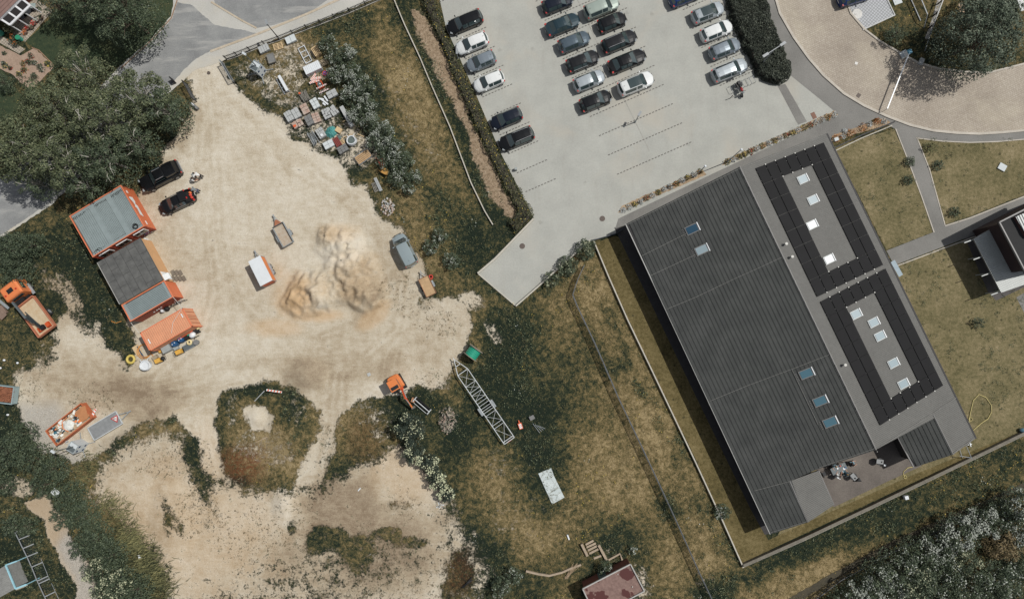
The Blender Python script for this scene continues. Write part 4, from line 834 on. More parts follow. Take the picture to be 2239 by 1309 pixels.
def make_tree(px, py, rpx, H, label, leaf='leaf_birch', group=None, name='tree', trunk='bark_birch', dens=22, lsize=.24, cr=(.16,.30), flower=None, fl_n=0, base=.35, limbs=True, stretch=1.0, sang=0, up=.55, nclump=None, twigs=0):
    """px,py: picture point of the crown's middle"""
    g = P(px, py, H*.6); gb = Vector((g.x, g.y, gz(g.x, g.y))); Rr = rpx/18.0*(1-H*.6/CAMH)
    o = thing(name, label, 'tree' if 'tree' in name else 'shrub', gb, 0, group)
    n = nclump or max(7, int(5*Rr+ Rr*Rr*.9)); cl = []
    for i in range(n):
        rho = math.sqrt((i+.5)/n)*Rr*.86; th = i*2.39996+rnd.uniform(-.4, .4); x = rho*math.cos(th)*stretch; y = rho*math.sin(th)/stretch
        ca, sa = math.cos(sang), math.sin(sang); x, y = x*ca-y*sa, x*sa+y*ca
        z = H*(base+(1-base)*.82*math.sqrt(max(0, 1-(rho/Rr)**2))*rnd.uniform(.72, 1.08)); cl.append((x, y, z, Rr*rnd.uniform(*cr)))
    pts = np.concatenate([clump_shell(c[:3], c[3], max(20, int(dens*c[3]**2*6.0/(lsize/.24)**2))) for c in cl])
    a_ = nrg.uniform(0, 6.283, int(Rr*Rr*150*(.24/lsize)**2)); r_ = np.sqrt(nrg.random(len(a_)))*Rr*.9; fz = H*(base+(1-base)*.62*np.sqrt(1-(r_/Rr)**2))*nrg.uniform(.3, .72, len(a_))
    fx, fy = r_*np.cos(a_)*stretch, r_*np.sin(a_)/stretch; fn_ = np.zeros((len(fx), 3)); fn_[:, 2] = 1; pts = np.concatenate([pts, np.column_stack([fx, fy, fz, fn_])])
    pts = pts[pts[:, 2] > .05]
    leaf_mesh('crown', pts[:, :3], lsize, leaf, o, up=up, nrm=pts[:, 3:]); pts = pts[:, :3]
    tb = MB(); tr = max(.06, H*.022)
    tb.tube([(0,0,-.1), (rnd.uniform(-.1,.1), rnd.uniform(-.1,.1), H*.4), (rnd.uniform(-.2,.2), rnd.uniform(-.2,.2), H*.78)], [tr, tr*.7, tr*.25], 8)
    for c in (cl if limbs else cl[:6]):
        z0 = H*rnd.uniform(.2, .55); m = Vector((c[0]*.5, c[1]*.5, (z0+c[2])/2+.1)); tb.tube([(0,0,z0), m, (c[0], c[1], c[2]-c[3]*.2)], [tr*.4, tr*.25, tr*.1], 5)
    tk = tb.build('trunk', trunk, o)
    if twigs:
        tb = MB()
        for i in range(twigs):
            c = rnd.choice(cl); d = Vector((c[0], c[1], 0)); d = d.normalized() if d.length > .1 else Vector((1,0,0)); d = RZ(rnd.uniform(-.8,.8))@d
            p = Vector((c[0], c[1], c[2]+c[3]*.66)); L = rnd.uniform(.7, 1.6); pts_ = [p-d*L*.5-Vector((0,0,.2)), p+Vector((0,0,.1)), p+d*L*.5+RZ(1.5)@d*rnd.uniform(-.2,.2)-Vector((0,0,.15))]
            tb.tube(pts_, [.05, .035, .012], 4)
            tb.tube([p, p+(RZ(rnd.choice((-.7,.7)))@d)*L*.45], [.03, .01], 4)
        tb.build('branch', trunk, o)
    if flower:
        q = pts[(pts[:, 2] > H*.38)]; w_ = np.clip(np.sin(q[:, 0]*2.3+px)*np.sin(q[:, 1]*2.1+py)+.35, .04, 1); q = q[nrg.random(len(q)) < w_]; q = q[nrg.choice(len(q), min(fl_n, len(q)), replace=False)].copy(); q[:, 2] += .07
        leaf_mesh('blossom', q, .16 if lsize > .16 else .12, flower, o, up=1.2, asp=.9)
    return o
GT = 'birches and broadleaf trees west of the sand yard'
for a in [(175,160,62,8.5,'pale birch at the top of the western grove, nearest the flower bed','leaf_birch',3),
          (120,235,80,9.0,'birch in the western grove beside the lawn edge, below the flower bed','leaf_birch',3),
          (215,255,75,10.5,'tall birch in the middle of the western grove with bare white branches','leaf_birch',7),
          (305,215,70,8.5,'birch hanging over the grey road bend, with white branches showing','leaf_birch',7),
          (362,240,52,7.0,'dark round tree at the grove edge closest to the mesh gate','leaf_dark',3),
          (45,320,85,9.0,'large birch at the left picture edge above the shaded road','leaf_birch',4),
          (140,350,72,9.0,'birch over the shaded road, left of the orange site office','leaf_birch',4),
          (225,345,64,8.5,'tree directly behind the orange site office roof','leaf_dark',4),
          (290,312,52,7.0,'tree at the grove edge above the black pickup','leaf_dark',3),
          (185,405,42,6.5,'small tree pressed against the top corner of the site office','leaf_dark',1),
          (75,400,38,6.0,'small tree between the shaded road and the left picture edge','leaf_dark',1)]:
    make_tree(*a[:4], a[4], a[5], GT, twigs=a[6], dens=60, cr=(.14,.26), lsize=.24)
for a in [(265,25,78,9.5,'big dark tree at the top edge between the garden lawn and the road bend'),(190,-10,60,9,'dark tree cut by the top edge, left of the big one in the garden'),(115,5,40,6,'small tree beside the terrace at the top left')]:
    make_tree(*a[:5], leaf='leaf_dark', group='trees in the garden at the top left', trunk='bark_brown', dens=44, cr=(.14,.26))
make_tree(2150,75,92,9.0,'large grey green maple over the cobbled road at the top right','leaf_maple',trunk='bark_brown',dens=34,cr=(.13,.21),lsize=.24,nclump=62)
make_tree(2190,10,70,7.5,'maple behind the large one, cut by the top right corner','leaf_maple',trunk='bark_brown',dens=30,cr=(.12,.22),nclump=34)
make_tree(1962,72,24,2.6,'round green bush on the grass beside the grid fence at the top right','leaf_dark',name='bush',trunk='bark_brown',dens=50,lsize=.16)
# bottom right blossoming thicket
GB = 'white blossoming shrubs in the thicket at the lower right'
th = [(1850,1318,32),(1888,1296,40),(1925,1262,38),(1965,1240,40),(2008,1215,42),(2052,1196,42),(2100,1166,44),(2148,1148,40),(2195,1128,40),(2240,1108,42),(1950,1310,44),(2005,1275,46),(2060,1250,46),(2110,1222,40),(2240,1165,40),(2060,1310,46),(2125,1285,46),(2190,1270,44),(2240,1235,38),(2200,1325,44)]
words = ['first','second','third','fourth','fifth','sixth','seventh','eighth','ninth','tenth']
for i, (x, y, r) in enumerate(th):
    row = 'along the fence' if i < 10 else 'in the inner thicket'
    lb = 'white blossoming shrub, %s from the left %s at the lower right' % (words[i%10], row)
    make_tree(x, y, r, rnd.uniform(3, 4.6), lb, 'leaf_shrub' if i % 4 else 'leaf_dark', GB, 'shrub', 'bark_dark', dens=36, lsize=.19, flower='blossom_white' if i not in (11, 13) else 'blossom_cream', fl_n=750 if i in (1,6,7,9,10,14,5) else 150, base=.3, limbs=False)
make_tree(2195,1190,40,3.2,'tan brown dry bush among the white blossoming shrubs at the lower right','leaf_tan',name='shrub',trunk='bark_dark',dens=40,lsize=.18)
leafm('blossom_cream2', (176,180,146), (208,210,172)); leafm('leaf_deep', (30,40,34), (60,72,60), (92,102,84))
# flowering shrub row between yard and meadow
GR = 'white flecked shrubs in the row between the yard and the meadow'
row = [(715,95,24),(735,125,26),(760,115,20),(735,160,26),(768,160,26),(795,190,27),(765,205,26),(800,232,27),(775,248,22),(812,270,26),(840,285,24),(822,310,25),(858,320,26),(845,350,26),(880,350,26),(868,385,26),(905,385,20),(893,412,16)]
for i, (x, y, r) in enumerate(row):
    side = 'upper' if i < 6 else ('middle' if i < 12 else 'lower')
    lb = 'white flecked shrub, %s from the top in the %s third of the shrub row' % (words[i%6], side)
    make_tree(x, y, r, rnd.uniform(1.8, 2.7), lb, 'leaf_shrub', GR, 'shrub', 'bark_dark', dens=48, lsize=.16, flower='blossom_white', fl_n=230 if 1 < i < 13 else 80, base=.3, limbs=False, nclump=14)
for a in [(895,940,36,3.0,'round dark shrub covered in cream blossom, below the orange excavator'),(905,990,26,2.5,'dark cream flecked shrub adjoining the round one below the excavator'),(938,1015,24,2.2,'upper shrub of the cream flecked row on the bank right of the sand hollow'),(955,1050,24,2.2,'middle shrub of the cream flecked row on the bank right of the sand hollow'),(975,1080,20,2.0,'lowest shrub of the cream flecked row on the bank right of the sand hollow')]:
    make_tree(*a[:5], 'leaf_deep', 'cream flecked shrubs beside the sand hollow', 'shrub', 'bark_dark', dens=60, lsize=.17, flower='blossom_cream2', fl_n=230, base=.25, limbs=False, nclump=20)
for a in [(940,540,20,1.6,'low white flecked shrub left of the meadow, beside the silver van','blossom_white'),(960,515,20,1.6,'low white flecked shrub above the silver van','blossom_white'),(985,570,22,1.6,'low shrub with white flecks between the van and the ramp','blossom_white'),(1325,1245,19,2.0,'small dark shrub in front of the red brown shed door','blossom_white'),(1096,1285,24,2.4,'dark shrub left of the brick shed at the bottom edge','blossom_white'),(1120,1262,22,1.8,'grey green bush left of the ruined garden wall','blossom_white'),(1280,545,26,2.2,'bushy green shrub at the corner of the paved ramp','blossom_cream'),(1240,580,26,1.8,'green shrub beside the paved ramp, left of the wire fence','blossom_cream'),(1205,610,20,1.4,'low shrub along the lower right edge of the paved ramp','blossom_cream'),(1580,1120,20,1.2,'low grey bush on the bank beside the wall corner','blossom_white'),(1382,1202,12,.9,'small silver grey plant in the brown meadow near the shed','blossom_white')]:
    make_tree(*a[:5], 'leaf_shrub', None, 'shrub', 'bark_dark', dens=50, lsize=.15, flower=a[5], fl_n=60, base=.2, limbs=False, nclump=9)
GL = 'bushes along the overgrown west bank'
wb = [(20,545,46,3.5),(35,600,38,3),(70,535,30,2.5),(15,985,44,3.5),(50,950,30,2.6),(70,1005,40,3.2),(115,1025,32,2.8),(95,1060,34,3),(150,1085,36,3),(135,1130,30,2.6),(180,1130,38,3.2),(205,1180,40,3.4),(175,1195,32,3),(240,1215,36,3),(215,1250,38,3.4),(260,1280,40,3.4),(225,1300,34,3),(300,1290,34,2.6),(30,1150,30,1.6),(60,1150,24,1.5),(0,1060,30,2.5)]
for i, (x, y, r, h) in enumerate(wb):
    grp = ['beside the shaded road at the left edge', 'behind the rusty scrap skip', 'on the bank right of the tan path', 'low on the bank right of the tan path', 'in the garden left of the tan path'][0 if i < 3 else 1 if i < 8 else 2 if i < 13 else 3 if i < 18 else 4]
    k = i-(0 if i < 3 else 3 if i < 8 else 8 if i < 13 else 13 if i < 18 else 18)
    make_tree(x, y, r, h, 'dark green bush, %s from the top %s' % (words[k], grp), 'leaf_dark' if i % 3 else 'leaf_shrub', GL, 'bush', 'bark_brown', dens=40, lsize=.19, base=.25, limbs=False, flower='blossom_cream' if i in (14,15,16) else None, fl_n=260)
# hedges
def in_poly(n_, poly):
    xs_ = [p[0] for p in poly]; ys_ = [p[1] for p in poly]; x = nrg.uniform(min(xs_), max(xs_), n_); y = nrg.uniform(min(ys_), max(ys_), n_)
    d = sdist(x, y, poly)+(fbm(x, y, .09, 3, 21)-.5)*16; k = d > 0; return x[k], y[k], d[k]
def hedge(name, label, poly, h, n_, leaf, group=None, flower=None, fn=0):
    x, y, d = in_poly(n_, poly); w = np.array([P(a, b)[:2] for a, b in zip(x, y)]); nn = fbm(w[:, 0], w[:, 1], 1.3, 3, 3)
    z = h*(sst(d, 0, 9)*.75+.2)*(.72+.55*nn)*nrg.uniform(.75, 1.04, len(d)); g0 = np.array([gz(*q) for q in w])
    c = P(*np.mean(poly, axis=0)); o = thing(name, label, 'hedge', c, 0, group); pts = np.column_stack([w, z+g0])
    leaf_mesh('foliage', pts, .19, leaf, o, loc=c, up=.7)
    # woody core
    q = [P(*p) for p in poly]; core = inset([Vector((v.x, v.y, 0)) for v in q], .35); mb = MB(); mb.prism([(v.x-c.x, v.y-c.y) for v in core], 0, h*.45); mb.build('stems', 'bark_dark', o)
    if flower: k = nrg.choice(len(pts), fn); qf = pts[k]+np.array([0,0,.06]); leaf_mesh('blossom', qf, .12, flower, o, loc=c, up=1.2, asp=.9)
    return o
hedge('hedge', 'long low dark hedge between the brown mulch strip and the parked cars', [(943,-20),(955,0),(972,60),(1000,120),(1035,200),(1062,270),(1092,330),(1120,385),(1168,470),(1160,485),(1128,512),(1108,492),(1128,462),(1085,380),(1060,330),(1030,262),(1000,195),(965,105),(928,25),(915,-20)], 1.1, 46000, 'leaf_hedge', None, 'flower_yellow', 160)
hedge('hedge', 'broad dark hedge island with rounded end between the car park and the footpath', [(1584,-20),(1592,40),(1615,90),(1635,135),(1655,170),(1678,186),(1702,187),(1722,176),(1728,155),(1718,120),(1700,80),(1682,40),(1668,-20)], 1.2, 40000, 'leaf_hedge')
leafm('leaf_hedge2', (40,46,40), (78,84,72), (112,116,100))
COL.objects['hedge.001'].children[0].data.materials[0] = MATS['leaf_hedge2']
# left and right kerb verge vegetation + ground cover (uncountable)
def scatter(name, n_, dens_fn, size, mat, h=.25, clump=1, spread=.25, up=.5, asp=.35, zbase=.02):
    x = nrg.uniform(-66, 66, n_); y = nrg.uniform(-36, 44, n_); px_, py_ = proj(x, y)
    jj = np.clip(np.round((x+70)/.2).astype(int)+4, 0, nx-1); ii = np.clip(np.round((y+40)/.2).astype(int)+4, 0, ny-1)
    k = nrg.random(n_) < dens_fn(px_, py_, ii, jj); x, y, ii, jj = x[k], y[k], ii[k], jj[k]
    x = np.repeat(x, clump)+nrg.normal(0, spread, len(x)*clump); y = np.repeat(y, clump)+nrg.normal(0, spread, len(y)*clump)
    hh = np.repeat(nrg.uniform(.3, 1, len(ii)), clump); z = GZ[np.repeat(ii, clump), np.repeat(jj, clump)]+zbase+h*hh*nrg.uniform(.1, 1, len(x))
    px_, py_ = proj(x, y); d = np.full(x.shape, -1e9)
    for pl_ in SHEETS: d = np.maximum(d, sdist(px_, py_, pl_))
    k = d < 0; o = leaf_mesh(name, np.column_stack([x, y, z])[k], size, mat, up=up, asp=asp); return tag(o, kind='stuff')
SHEETS = [LOT, ROADR, FP, [(384,-60),(900,-60),(815,0),(494,130),(430,152),(385,190),(300,262),(110,450),(-60,560),(-60,430),(90,330),(262,145),(330,86),(374,36)], [(1290,530),(1345,515),(1990,1040),(2300,900),(2300,920),(1620,1235),(1520,1010)], [(1362,500),(1808,292),(2134,960),(1684,1170)], [(1950,560),(2300,450),(2300,920),(1990,1060)], [(1820,320),(2300,290),(2300,460),(1950,580)], [(1838,-30),(1888,65),(1956,33),(1930,-30)],[(0,40),(120,0),(260,-30),(330,86),(250,150),(0,200)]]
gsand = lambda ii, jj: np.clip(1-sand[ii, jj]*1.5, 0, 1)
tag(scatter('ground_cover', 60000, lambda a, b, i, j: gsand(i, j)*np.clip(lush[i, j]*1.8-.5, 0, 1)*np.clip(n_c[i, j]*3-1.0, 0, 1), .17, 'weed_green', .35, 7, .22, .8, .55), 'dark green weeds and nettles growing between the grass', 'weeds')
tag(scatter('ground_cover', 60000, lambda a, b, i, j: gsand(i, j)*(1-mulch[i, j])*np.clip(.9-lush[i, j]*.6-dry[i, j]*.3, 0, 1)*np.clip(n_c[i, j]*2-.6, 0, 1), .15, 'grass_blade', .22, 5, .25, .6, .35), 'short olive grass tufts on the open ground', 'grass')
tag(scatter('ground_cover', 50000, lambda a, b, i, j: gsand(i, j)*np.clip(dry[i, j]*1.4-.35, 0, 1)*np.clip(n_b[i, j]*2-.5, 0, 1), .15, 'grass_dry', .2, 5, .22, .6, .3), 'dry straw coloured grass on the open ground', 'grass')
tag(scatter('ground_cover', 60000, lambda a, b, i, j: (sand[i, j] > .35)*np.clip(weed[i, j]-.25, 0, 1)*np.clip(n_c[i, j]*3.0-1.45, 0, 1)*1.1, .11, 'weed_green', .10, 4, .11, 1.0, .6), 'small green weeds sprouting in the sand', 'weeds')
tag(scatter('ground_cover', 26000, lambda a, b, i, j: gsand(i, j)*np.clip(n_a[i, j]*2.2-.95, 0, 1)*(n_c[i, j] > .5)*.5, .11, 'flower_yellow', .28, 2, .18, 1.2, .9), 'tiny yellow meadow flowers', 'flowers')
tag(scatter('ground_cover', 20000, lambda a, b, i, j: gsand(i, j)*np.clip(lush[i, j], 0, 1)*(n_b[i, j] > .6)*.12, .12, 'blossom_white', .4, 3, .3, 1.2, .9), 'tiny white meadow flowers', 'flowers')
M('pebble_tan', (170,150,124), .9, .25, 8, rgb2=(206,190,166)); M('clod_brown', (134,116,94), .95, .25, 8, rgb2=(168,148,122))
for lb_, mt_, n_, fn_, sz_ in (('small pale stones and clods lying on the sand', 'pebble_tan', 26000, lambda a, b, i, j: (sand[i, j] > .5)*(.05+.5*(pile[i, j] > .15)+.25*np.clip(n_b[i, j]*3-1.7, 0, 1)), .10), ('brown clods and crumbs of earth on the sand', 'clod_brown', 22000, lambda a, b, i, j: (sand[i, j] > .45)*(.04+.5*(pile[i, j] > .1)+.4*np.clip(tone[i, j]*1.5-.6, 0, 1)*(n_c[i, j] > .5)), .10)):
    tag(scatter('ground_cover', n_, fn_, sz_, mt_, .04, 2, .2, .6, .8), lb_, 'stones')
LAWNP = [[(1820,322),(1955,282),(2015,430),(2040,508),(1938,546)],[(2006,303),(2300,302),(2300,403),(2068,490),(2032,370)],[(1955,582),(2300,452),(2300,918),(2140,965)]]
lx = []
for P_ in LAWNP:
    x_, y_, d_ = in_poly(700 if P_ is LAWNP[2] else 170, P_); w_ = fbm(x_, y_, .012, 3, 8) > .47; lx += [P(a, b) for a, b in zip(x_[w_], y_[w_])]
lc = np.array([tuple(p) for p in lx]); lc = np.repeat(lc, 16, 0)+np.column_stack([nrg.normal(0, .16, (len(lc)*16, 2)), nrg.uniform(.02, .12, len(lc)*16)])
tag(leaf_mesh('ground_cover', lc, .12, 'weed_green', up=.8, asp=.45), 'dark green grass tufts dotted over the lawns', 'grass', kind='stuff')
# long reed like grass leaning over the sand at the lower left
def reeds(name, label, pts, n_, L, mat, ang):
    mb = MB()
    for i in range(n_):
        x, y = rnd.choice(pts); x += rnd.gauss(0, 16); y += rnd.gauss(0, 14); g = G(x, y); a = R(ang+rnd.gauss(0, 26)); l = L*rnd.uniform(.5, 1.2); d = Vector((math.cos(a), math.sin(a), 0)); s_ = Vector((-d.y, d.x, 0))*.03
        p0 = g; p1 = g+d*l*.45+Vector((0,0,l*.45)); p2 = g+d*l+Vector((0,0,l*.35))+s_*rnd.uniform(-6, 6)
        mb.quad(p0-s_, p0+s_, p1+s_, p1-s_); mb.quad(p1-s_, p1+s_, p2+s_*.3, p2-s_*.3)
    o = mb.build(name, mat); return tag(o, label, 'grass', kind='stuff')
reeds('ground_cover', 'long dry olive grass arching over the sand bank at the lower left', [(235,1100),(260,1125),(280,1165),(300,1190),(320,1220),(335,1255),(350,1285),(300,1250),(270,1190)], 1500, 1.1, 'leaf_olive', 20)
reeds('ground_cover', 'olive reeds beside the light tower in the lower left', [(180,1035),(190,1010),(160,1060),(110,1000)], 350, .8, 'leaf_olive', 10)
# planting beds
def plant(px, py, kind, lb, grp, r=.42, h=.5, cat='plant'):
    g = P(px, py); o = thing('plant', lb, cat, (g.x, g.y, .02), 0, grp); n_ = 70
    d = nrg.normal(size=(n_, 3)); d[:, 2] = np.abs(d[:, 2]); d /= np.linalg.norm(d, axis=1)[:, None]; p = d*np.array([r, r, h])*nrg.uniform(.5, 1, (n_, 1))
    leaf_mesh('foliage', p, .17, kind[0], o, up=.9, asp=.5); MB().tube([(0,0,-.02),(0,0,h*.6)], .03, 5).build('stem', 'bark_dark', o)
    if kind[1]: q = p[nrg.choice(n_, 16)]*1.05; leaf_mesh('blossom', q, .13, kind[1], o, up=1.2, asp=.9)
    return o
kinds = [(('leaf_silver', None), 'silver grey'), (('leaf_hedge', 'flower_yellow'), 'green and yellow'), (('leaf_silver', 'blossom_white'), 'pale silver'), (('leaf_hedge', 'flower_red'), 'dark red flowering'), (('leaf_olive', 'flower_orange'), 'olive and orange')]
ords = words+['eleventh','twelfth','thirteenth','fourteenth','fifteenth','sixteenth','seventeenth','eighteenth','nineteenth','twentieth']
for k in range(14):
    x = 1362+k*12.9+rnd.uniform(-1,1); y = 460-k*6.5; kk = kinds[(0,2,1,0,3,0,1,0,2,4,0,1,2,4)[k]]
    plant(x, y, kk[0], '%s bedding plant, %s from the left in the lower planting bed' % (kk[1], ords[k]), 'plants in the lower bed along the hall', r=.42, h=.45)
for k in range(19):
    x = 1590+k*12.9+rnd.uniform(-1,1); y = 354-k*5.7; kk = kinds[(1,2,1,1,3,0,4,0,1,0,3,1,0,1,3,0,2,4,0)[k]]
    plant(x, y, kk[0], '%s bedding plant, %s from the left in the upper planting bed' % (kk[1], ords[k]), 'plants in the upper bed along the hall', r=.45, h=.45)
for x, y, r, lb in ((1829,302,.62,'rust orange round bush nearest the hall corner'),(1859,292,.6,'second rust orange round bush from the hall corner'),(1884,280,.62,'third rust orange round bush from the hall corner'),(1916,266,.5,'rust orange round bush nearest the road fence')):
    plant(x, y, ('leaf_rust', 'leaf_hedge'), lb, 'rust orange bushes beside the hall corner', r=r, h=.7, cat='bush')
for x, y in ((1843,300),(1846,288),(1900,272),(1932,266)): plant(x, y, ('leaf_silver', None), 'silver grey plant between the rust orange bushes', 'silver plants between the orange bushes', r=.4, h=.4)
# garden beds
for i in range(30):
    x, y = rnd.uniform(2, 112), rnd.uniform(98, 190)
    if not (sdist(np.array([x]), np.array([y]), [(0,104),(45,124),(75,108),(116,145),(72,190),(30,162),(0,148)])[0] > 2): continue
    kk = rnd.choice([('leaf_dark','flower_red'),('leaf_dark','blossom_white'),('leaf_shrub',None),('leaf_olive','flower_orange'),('leaf_shrub','flower_yellow')])
    plant(x, y, kk, 'flowering plant in the curved bed at the top left', 'plants in the curved flower bed', r=rnd.uniform(.25,.5), h=.5)
for x, y, r, lb in ((48,175,1.3,'round dark clipped bush at the lower tip of the curved flower bed'),(78,172,1.0,'smaller dark clipped bush right of the round one in the flower bed')):
    plant(x, y, ('leaf_dark', None), lb, None, r=r*.6, h=.9, cat='bush')
make_tree(5,180,22,2.5,'dark bush cut by the left edge below the flower bed','leaf_dark',name='bush',trunk='bark_brown',dens=44,lsize=.17)
make_tree(19,62,13,1.5,'pale flowering bush against the conservatory corner','leaf_olive',name='bush',trunk='bark_brown',dens=60,lsize=.14,flower='blossom_cream',fl_n=60)
make_tree(28,88,14,1.0,'low bush with orange flowers beside the terrace','leaf_dark',name='bush',trunk='bark_brown',dens=60,lsize=.14,flower='flower_orange',fl_n=40)
M('pot_clay', (120,96,84), .8)
for i, (x, y, c, s_) in enumerate(((59,73,'flower_orange','orange flowers'),(64,64,'flower_red','yellow and pink flowers'),(73,62,'leaf_dark','a small dark plant'),(78,54,'flower_red','red and white flowers'),(84.5,47.5,'blossom_white','a white dish'),(93,41,'leaf_dark','a spiky green plant'))):
    g = P(x, y); o = thing('flower_pot', 'clay pot with %s on the terrace edge' % s_, 'flower pot', (g.x, g.y, .03), 0, 'pots along the terrace edge'); MB().tube([(0,0,0),(0,0,.35)], [.16,.24], 12).build('pot', 'pot_clay', o)
    p = nrg.normal(size=(40,3))*np.array([.15,.15,.08])+np.array([0,0,.45]); leaf_mesh('blossom', p, .13, c, o, up=1.2, asp=.8)
for x, y, lb in ((1992,352,'dark shrub with spread twigs in the small east lawn'),(1988,392,'low dark shrub further down the small east lawn'),(2033,320,'spiky yellow green shrub beside the footpath fork'),(2090,462,'dark low shrub at the lawn edge above the path'),(2145,705,'thin purple leaved young tree on the big east lawn'),(2054,360,'small red leaved plant with label on the upper lawn')):
    make_tree(x, y, 13, 1.0 if 'tree' not in lb else 1.6, lb, 'leaf_dark' if 'yellow' not in lb else 'leaf_olive', None, 'shrub', 'bark_dark', dens=22, lsize=.15, base=.2, limbs=True, nclump=6)
# ================================================================ VEHICLES
def paint(name, rgb, metal=.0, rough=.3):
    M(name, rgb, rough, .03, 1.0, metal=metal, coat=.45); MATS[name].node_tree.nodes['Principled BSDF'].inputs['Specular IOR Level'].default_value = .2; return name
paint('paint_black', (22,23,25)); paint('paint_navy', (24,31,44)); paint('paint_teal', (42,62,70), .1); paint('paint_steel', (84,98,108), .2); paint('paint_greyblue', (132,142,150), .25); paint('paint_silver', (176,184,188), .25); paint('paint_white', (226,228,226)); paint('paint_pale_green', (164,176,166), .2); paint('paint_blue', (28,52,104)); paint('paint_van', (150,163,166), .15); paint('paint_dark_grey', (32,33,35))
glassm('car_glass', (58,72,73), .05); M('tyre_black', (38,38,38), .85); M('rim_alloy', (150,152,154), .4); M('lamp_red', (196,36,30), .35, coat=.5); M('lamp_clear', (150,156,158), .2, coat=.5); M('trim_black', (26,26,27), .6); M('chrome', (196,198,200), .25, metal=.6); M('plate_white', (220,220,214), .5)
CT = {  # t, top z, glass half width, belt z, belt half-width factor
 'hatch': dict(L=4.15, W=1.78, z0=.20, st=[(0,.50,.62,.46,.66),(.015,.64,.74,.58,.82),(.05,.74,.84,.66,.92),(.13,.86,.88,.76,.97),(.22,.95,.88,.84,.99),(.27,1.00,.87,.88,1),(.42,1.42,.66,.93,1),(.50,1.47,.67,.94,1),(.57,1.485,.67,.94,1),(.59,1.485,.67,.94,1),(.74,1.47,.66,.96,1),(.86,1.42,.64,.98,.99),(.90,1.36,.62,.98,.98),(.965,1.02,.74,.94,.94),(.985,.92,.76,.84,.88),(1,.56,.72,.50,.82)], ws=(5,6), rw=(12,13), pil=(8,11)),
 'estate': dict(L=4.75, W=1.84, z0=.20, st=[(0,.50,.60,.46,.64),(.015,.64,.72,.58,.80),(.05,.74,.84,.66,.92),(.13,.85,.88,.76,.97),(.22,.93,.88,.84,.99),(.27,.97,.87,.88,1),(.39,1.40,.66,.92,1),(.48,1.46,.67,.93,1),(.54,1.47,.67,.93,1),(.56,1.47,.67,.93,1),(.73,1.46,.66,.95,1),(.88,1.42,.64,.97,.99),(.92,1.36,.62,.97,.97),(.97,1.04,.74,.93,.94),(.99,.90,.76,.82,.88),(1,.56,.72,.50,.82)], ws=(5,6), rw=(12,13), pil=(8,11)),
 'suv': dict(L=4.6, W=1.88, z0=.26, st=[(0,.62,.66,.56,.70),(.012,.80,.78,.72,.86),(.04,.92,.86,.82,.95),(.13,1.02,.88,.92,.98),(.22,1.08,.88,.98,1),(.26,1.12,.87,1.02,1),(.38,1.56,.69,1.06,1),(.47,1.63,.70,1.07,1),(.54,1.645,.70,1.07,1),(.56,1.645,.70,1.07,1),(.74,1.63,.69,1.08,1),(.90,1.58,.67,1.10,.99),(.935,1.50,.65,1.10,.98),(.98,1.16,.76,1.06,.95),(.992,1.0,.78,.92,.90),(1,.62,.76,.56,.86)], ws=(5,6), rw=(12,13), pil=(8,11)),
 'sedan': dict(L=4.8, W=1.84, z0=.18, st=[(0,.48,.60,.44,.62),(.015,.62,.72,.56,.80),(.05,.72,.84,.64,.92),(.13,.82,.88,.74,.97),(.24,.90,.88,.82,.99),(.29,.94,.87,.86,1),(.42,1.36,.64,.90,1),(.49,1.41,.65,.91,1),(.55,1.42,.65,.91,1),(.57,1.42,.65,.91,1),(.66,1.41,.64,.92,1),(.72,1.36,.62,.93,1),(.75,1.30,.64,.93,.99),(.86,1.0,.84,.93,.97),(.97,.96,.84,.88,.90),(1,.60,.72,.54,.82)], ws=(5,6), rw=(12,13), pil=(8,11)),
 'van': dict(L=4.35, W=1.84, z0=.22, st=[(0,.56,.66,.50,.68),(.015,.76,.78,.68,.84),(.05,.92,.86,.82,.94),(.12,1.04,.88,.94,.98),(.17,1.10,.88,1.0,1),(.20,1.14,.87,1.03,1),(.33,1.72,.74,1.08,1),(.40,1.80,.76,1.09,1),(.50,1.82,.77,1.09,1),(.53,1.82,.77,1.09,1),(.76,1.82,.77,1.09,1),(.93,1.80,.76,1.10,1),(.965,1.74,.74,1.10,.99),(.985,1.2,.84,1.08,.97),(.994,1.0,.86,.92,.93),(1,.60,.80,.54,.88)], ws=(5,6), rw=(12,13), pil=(8,9)),
}
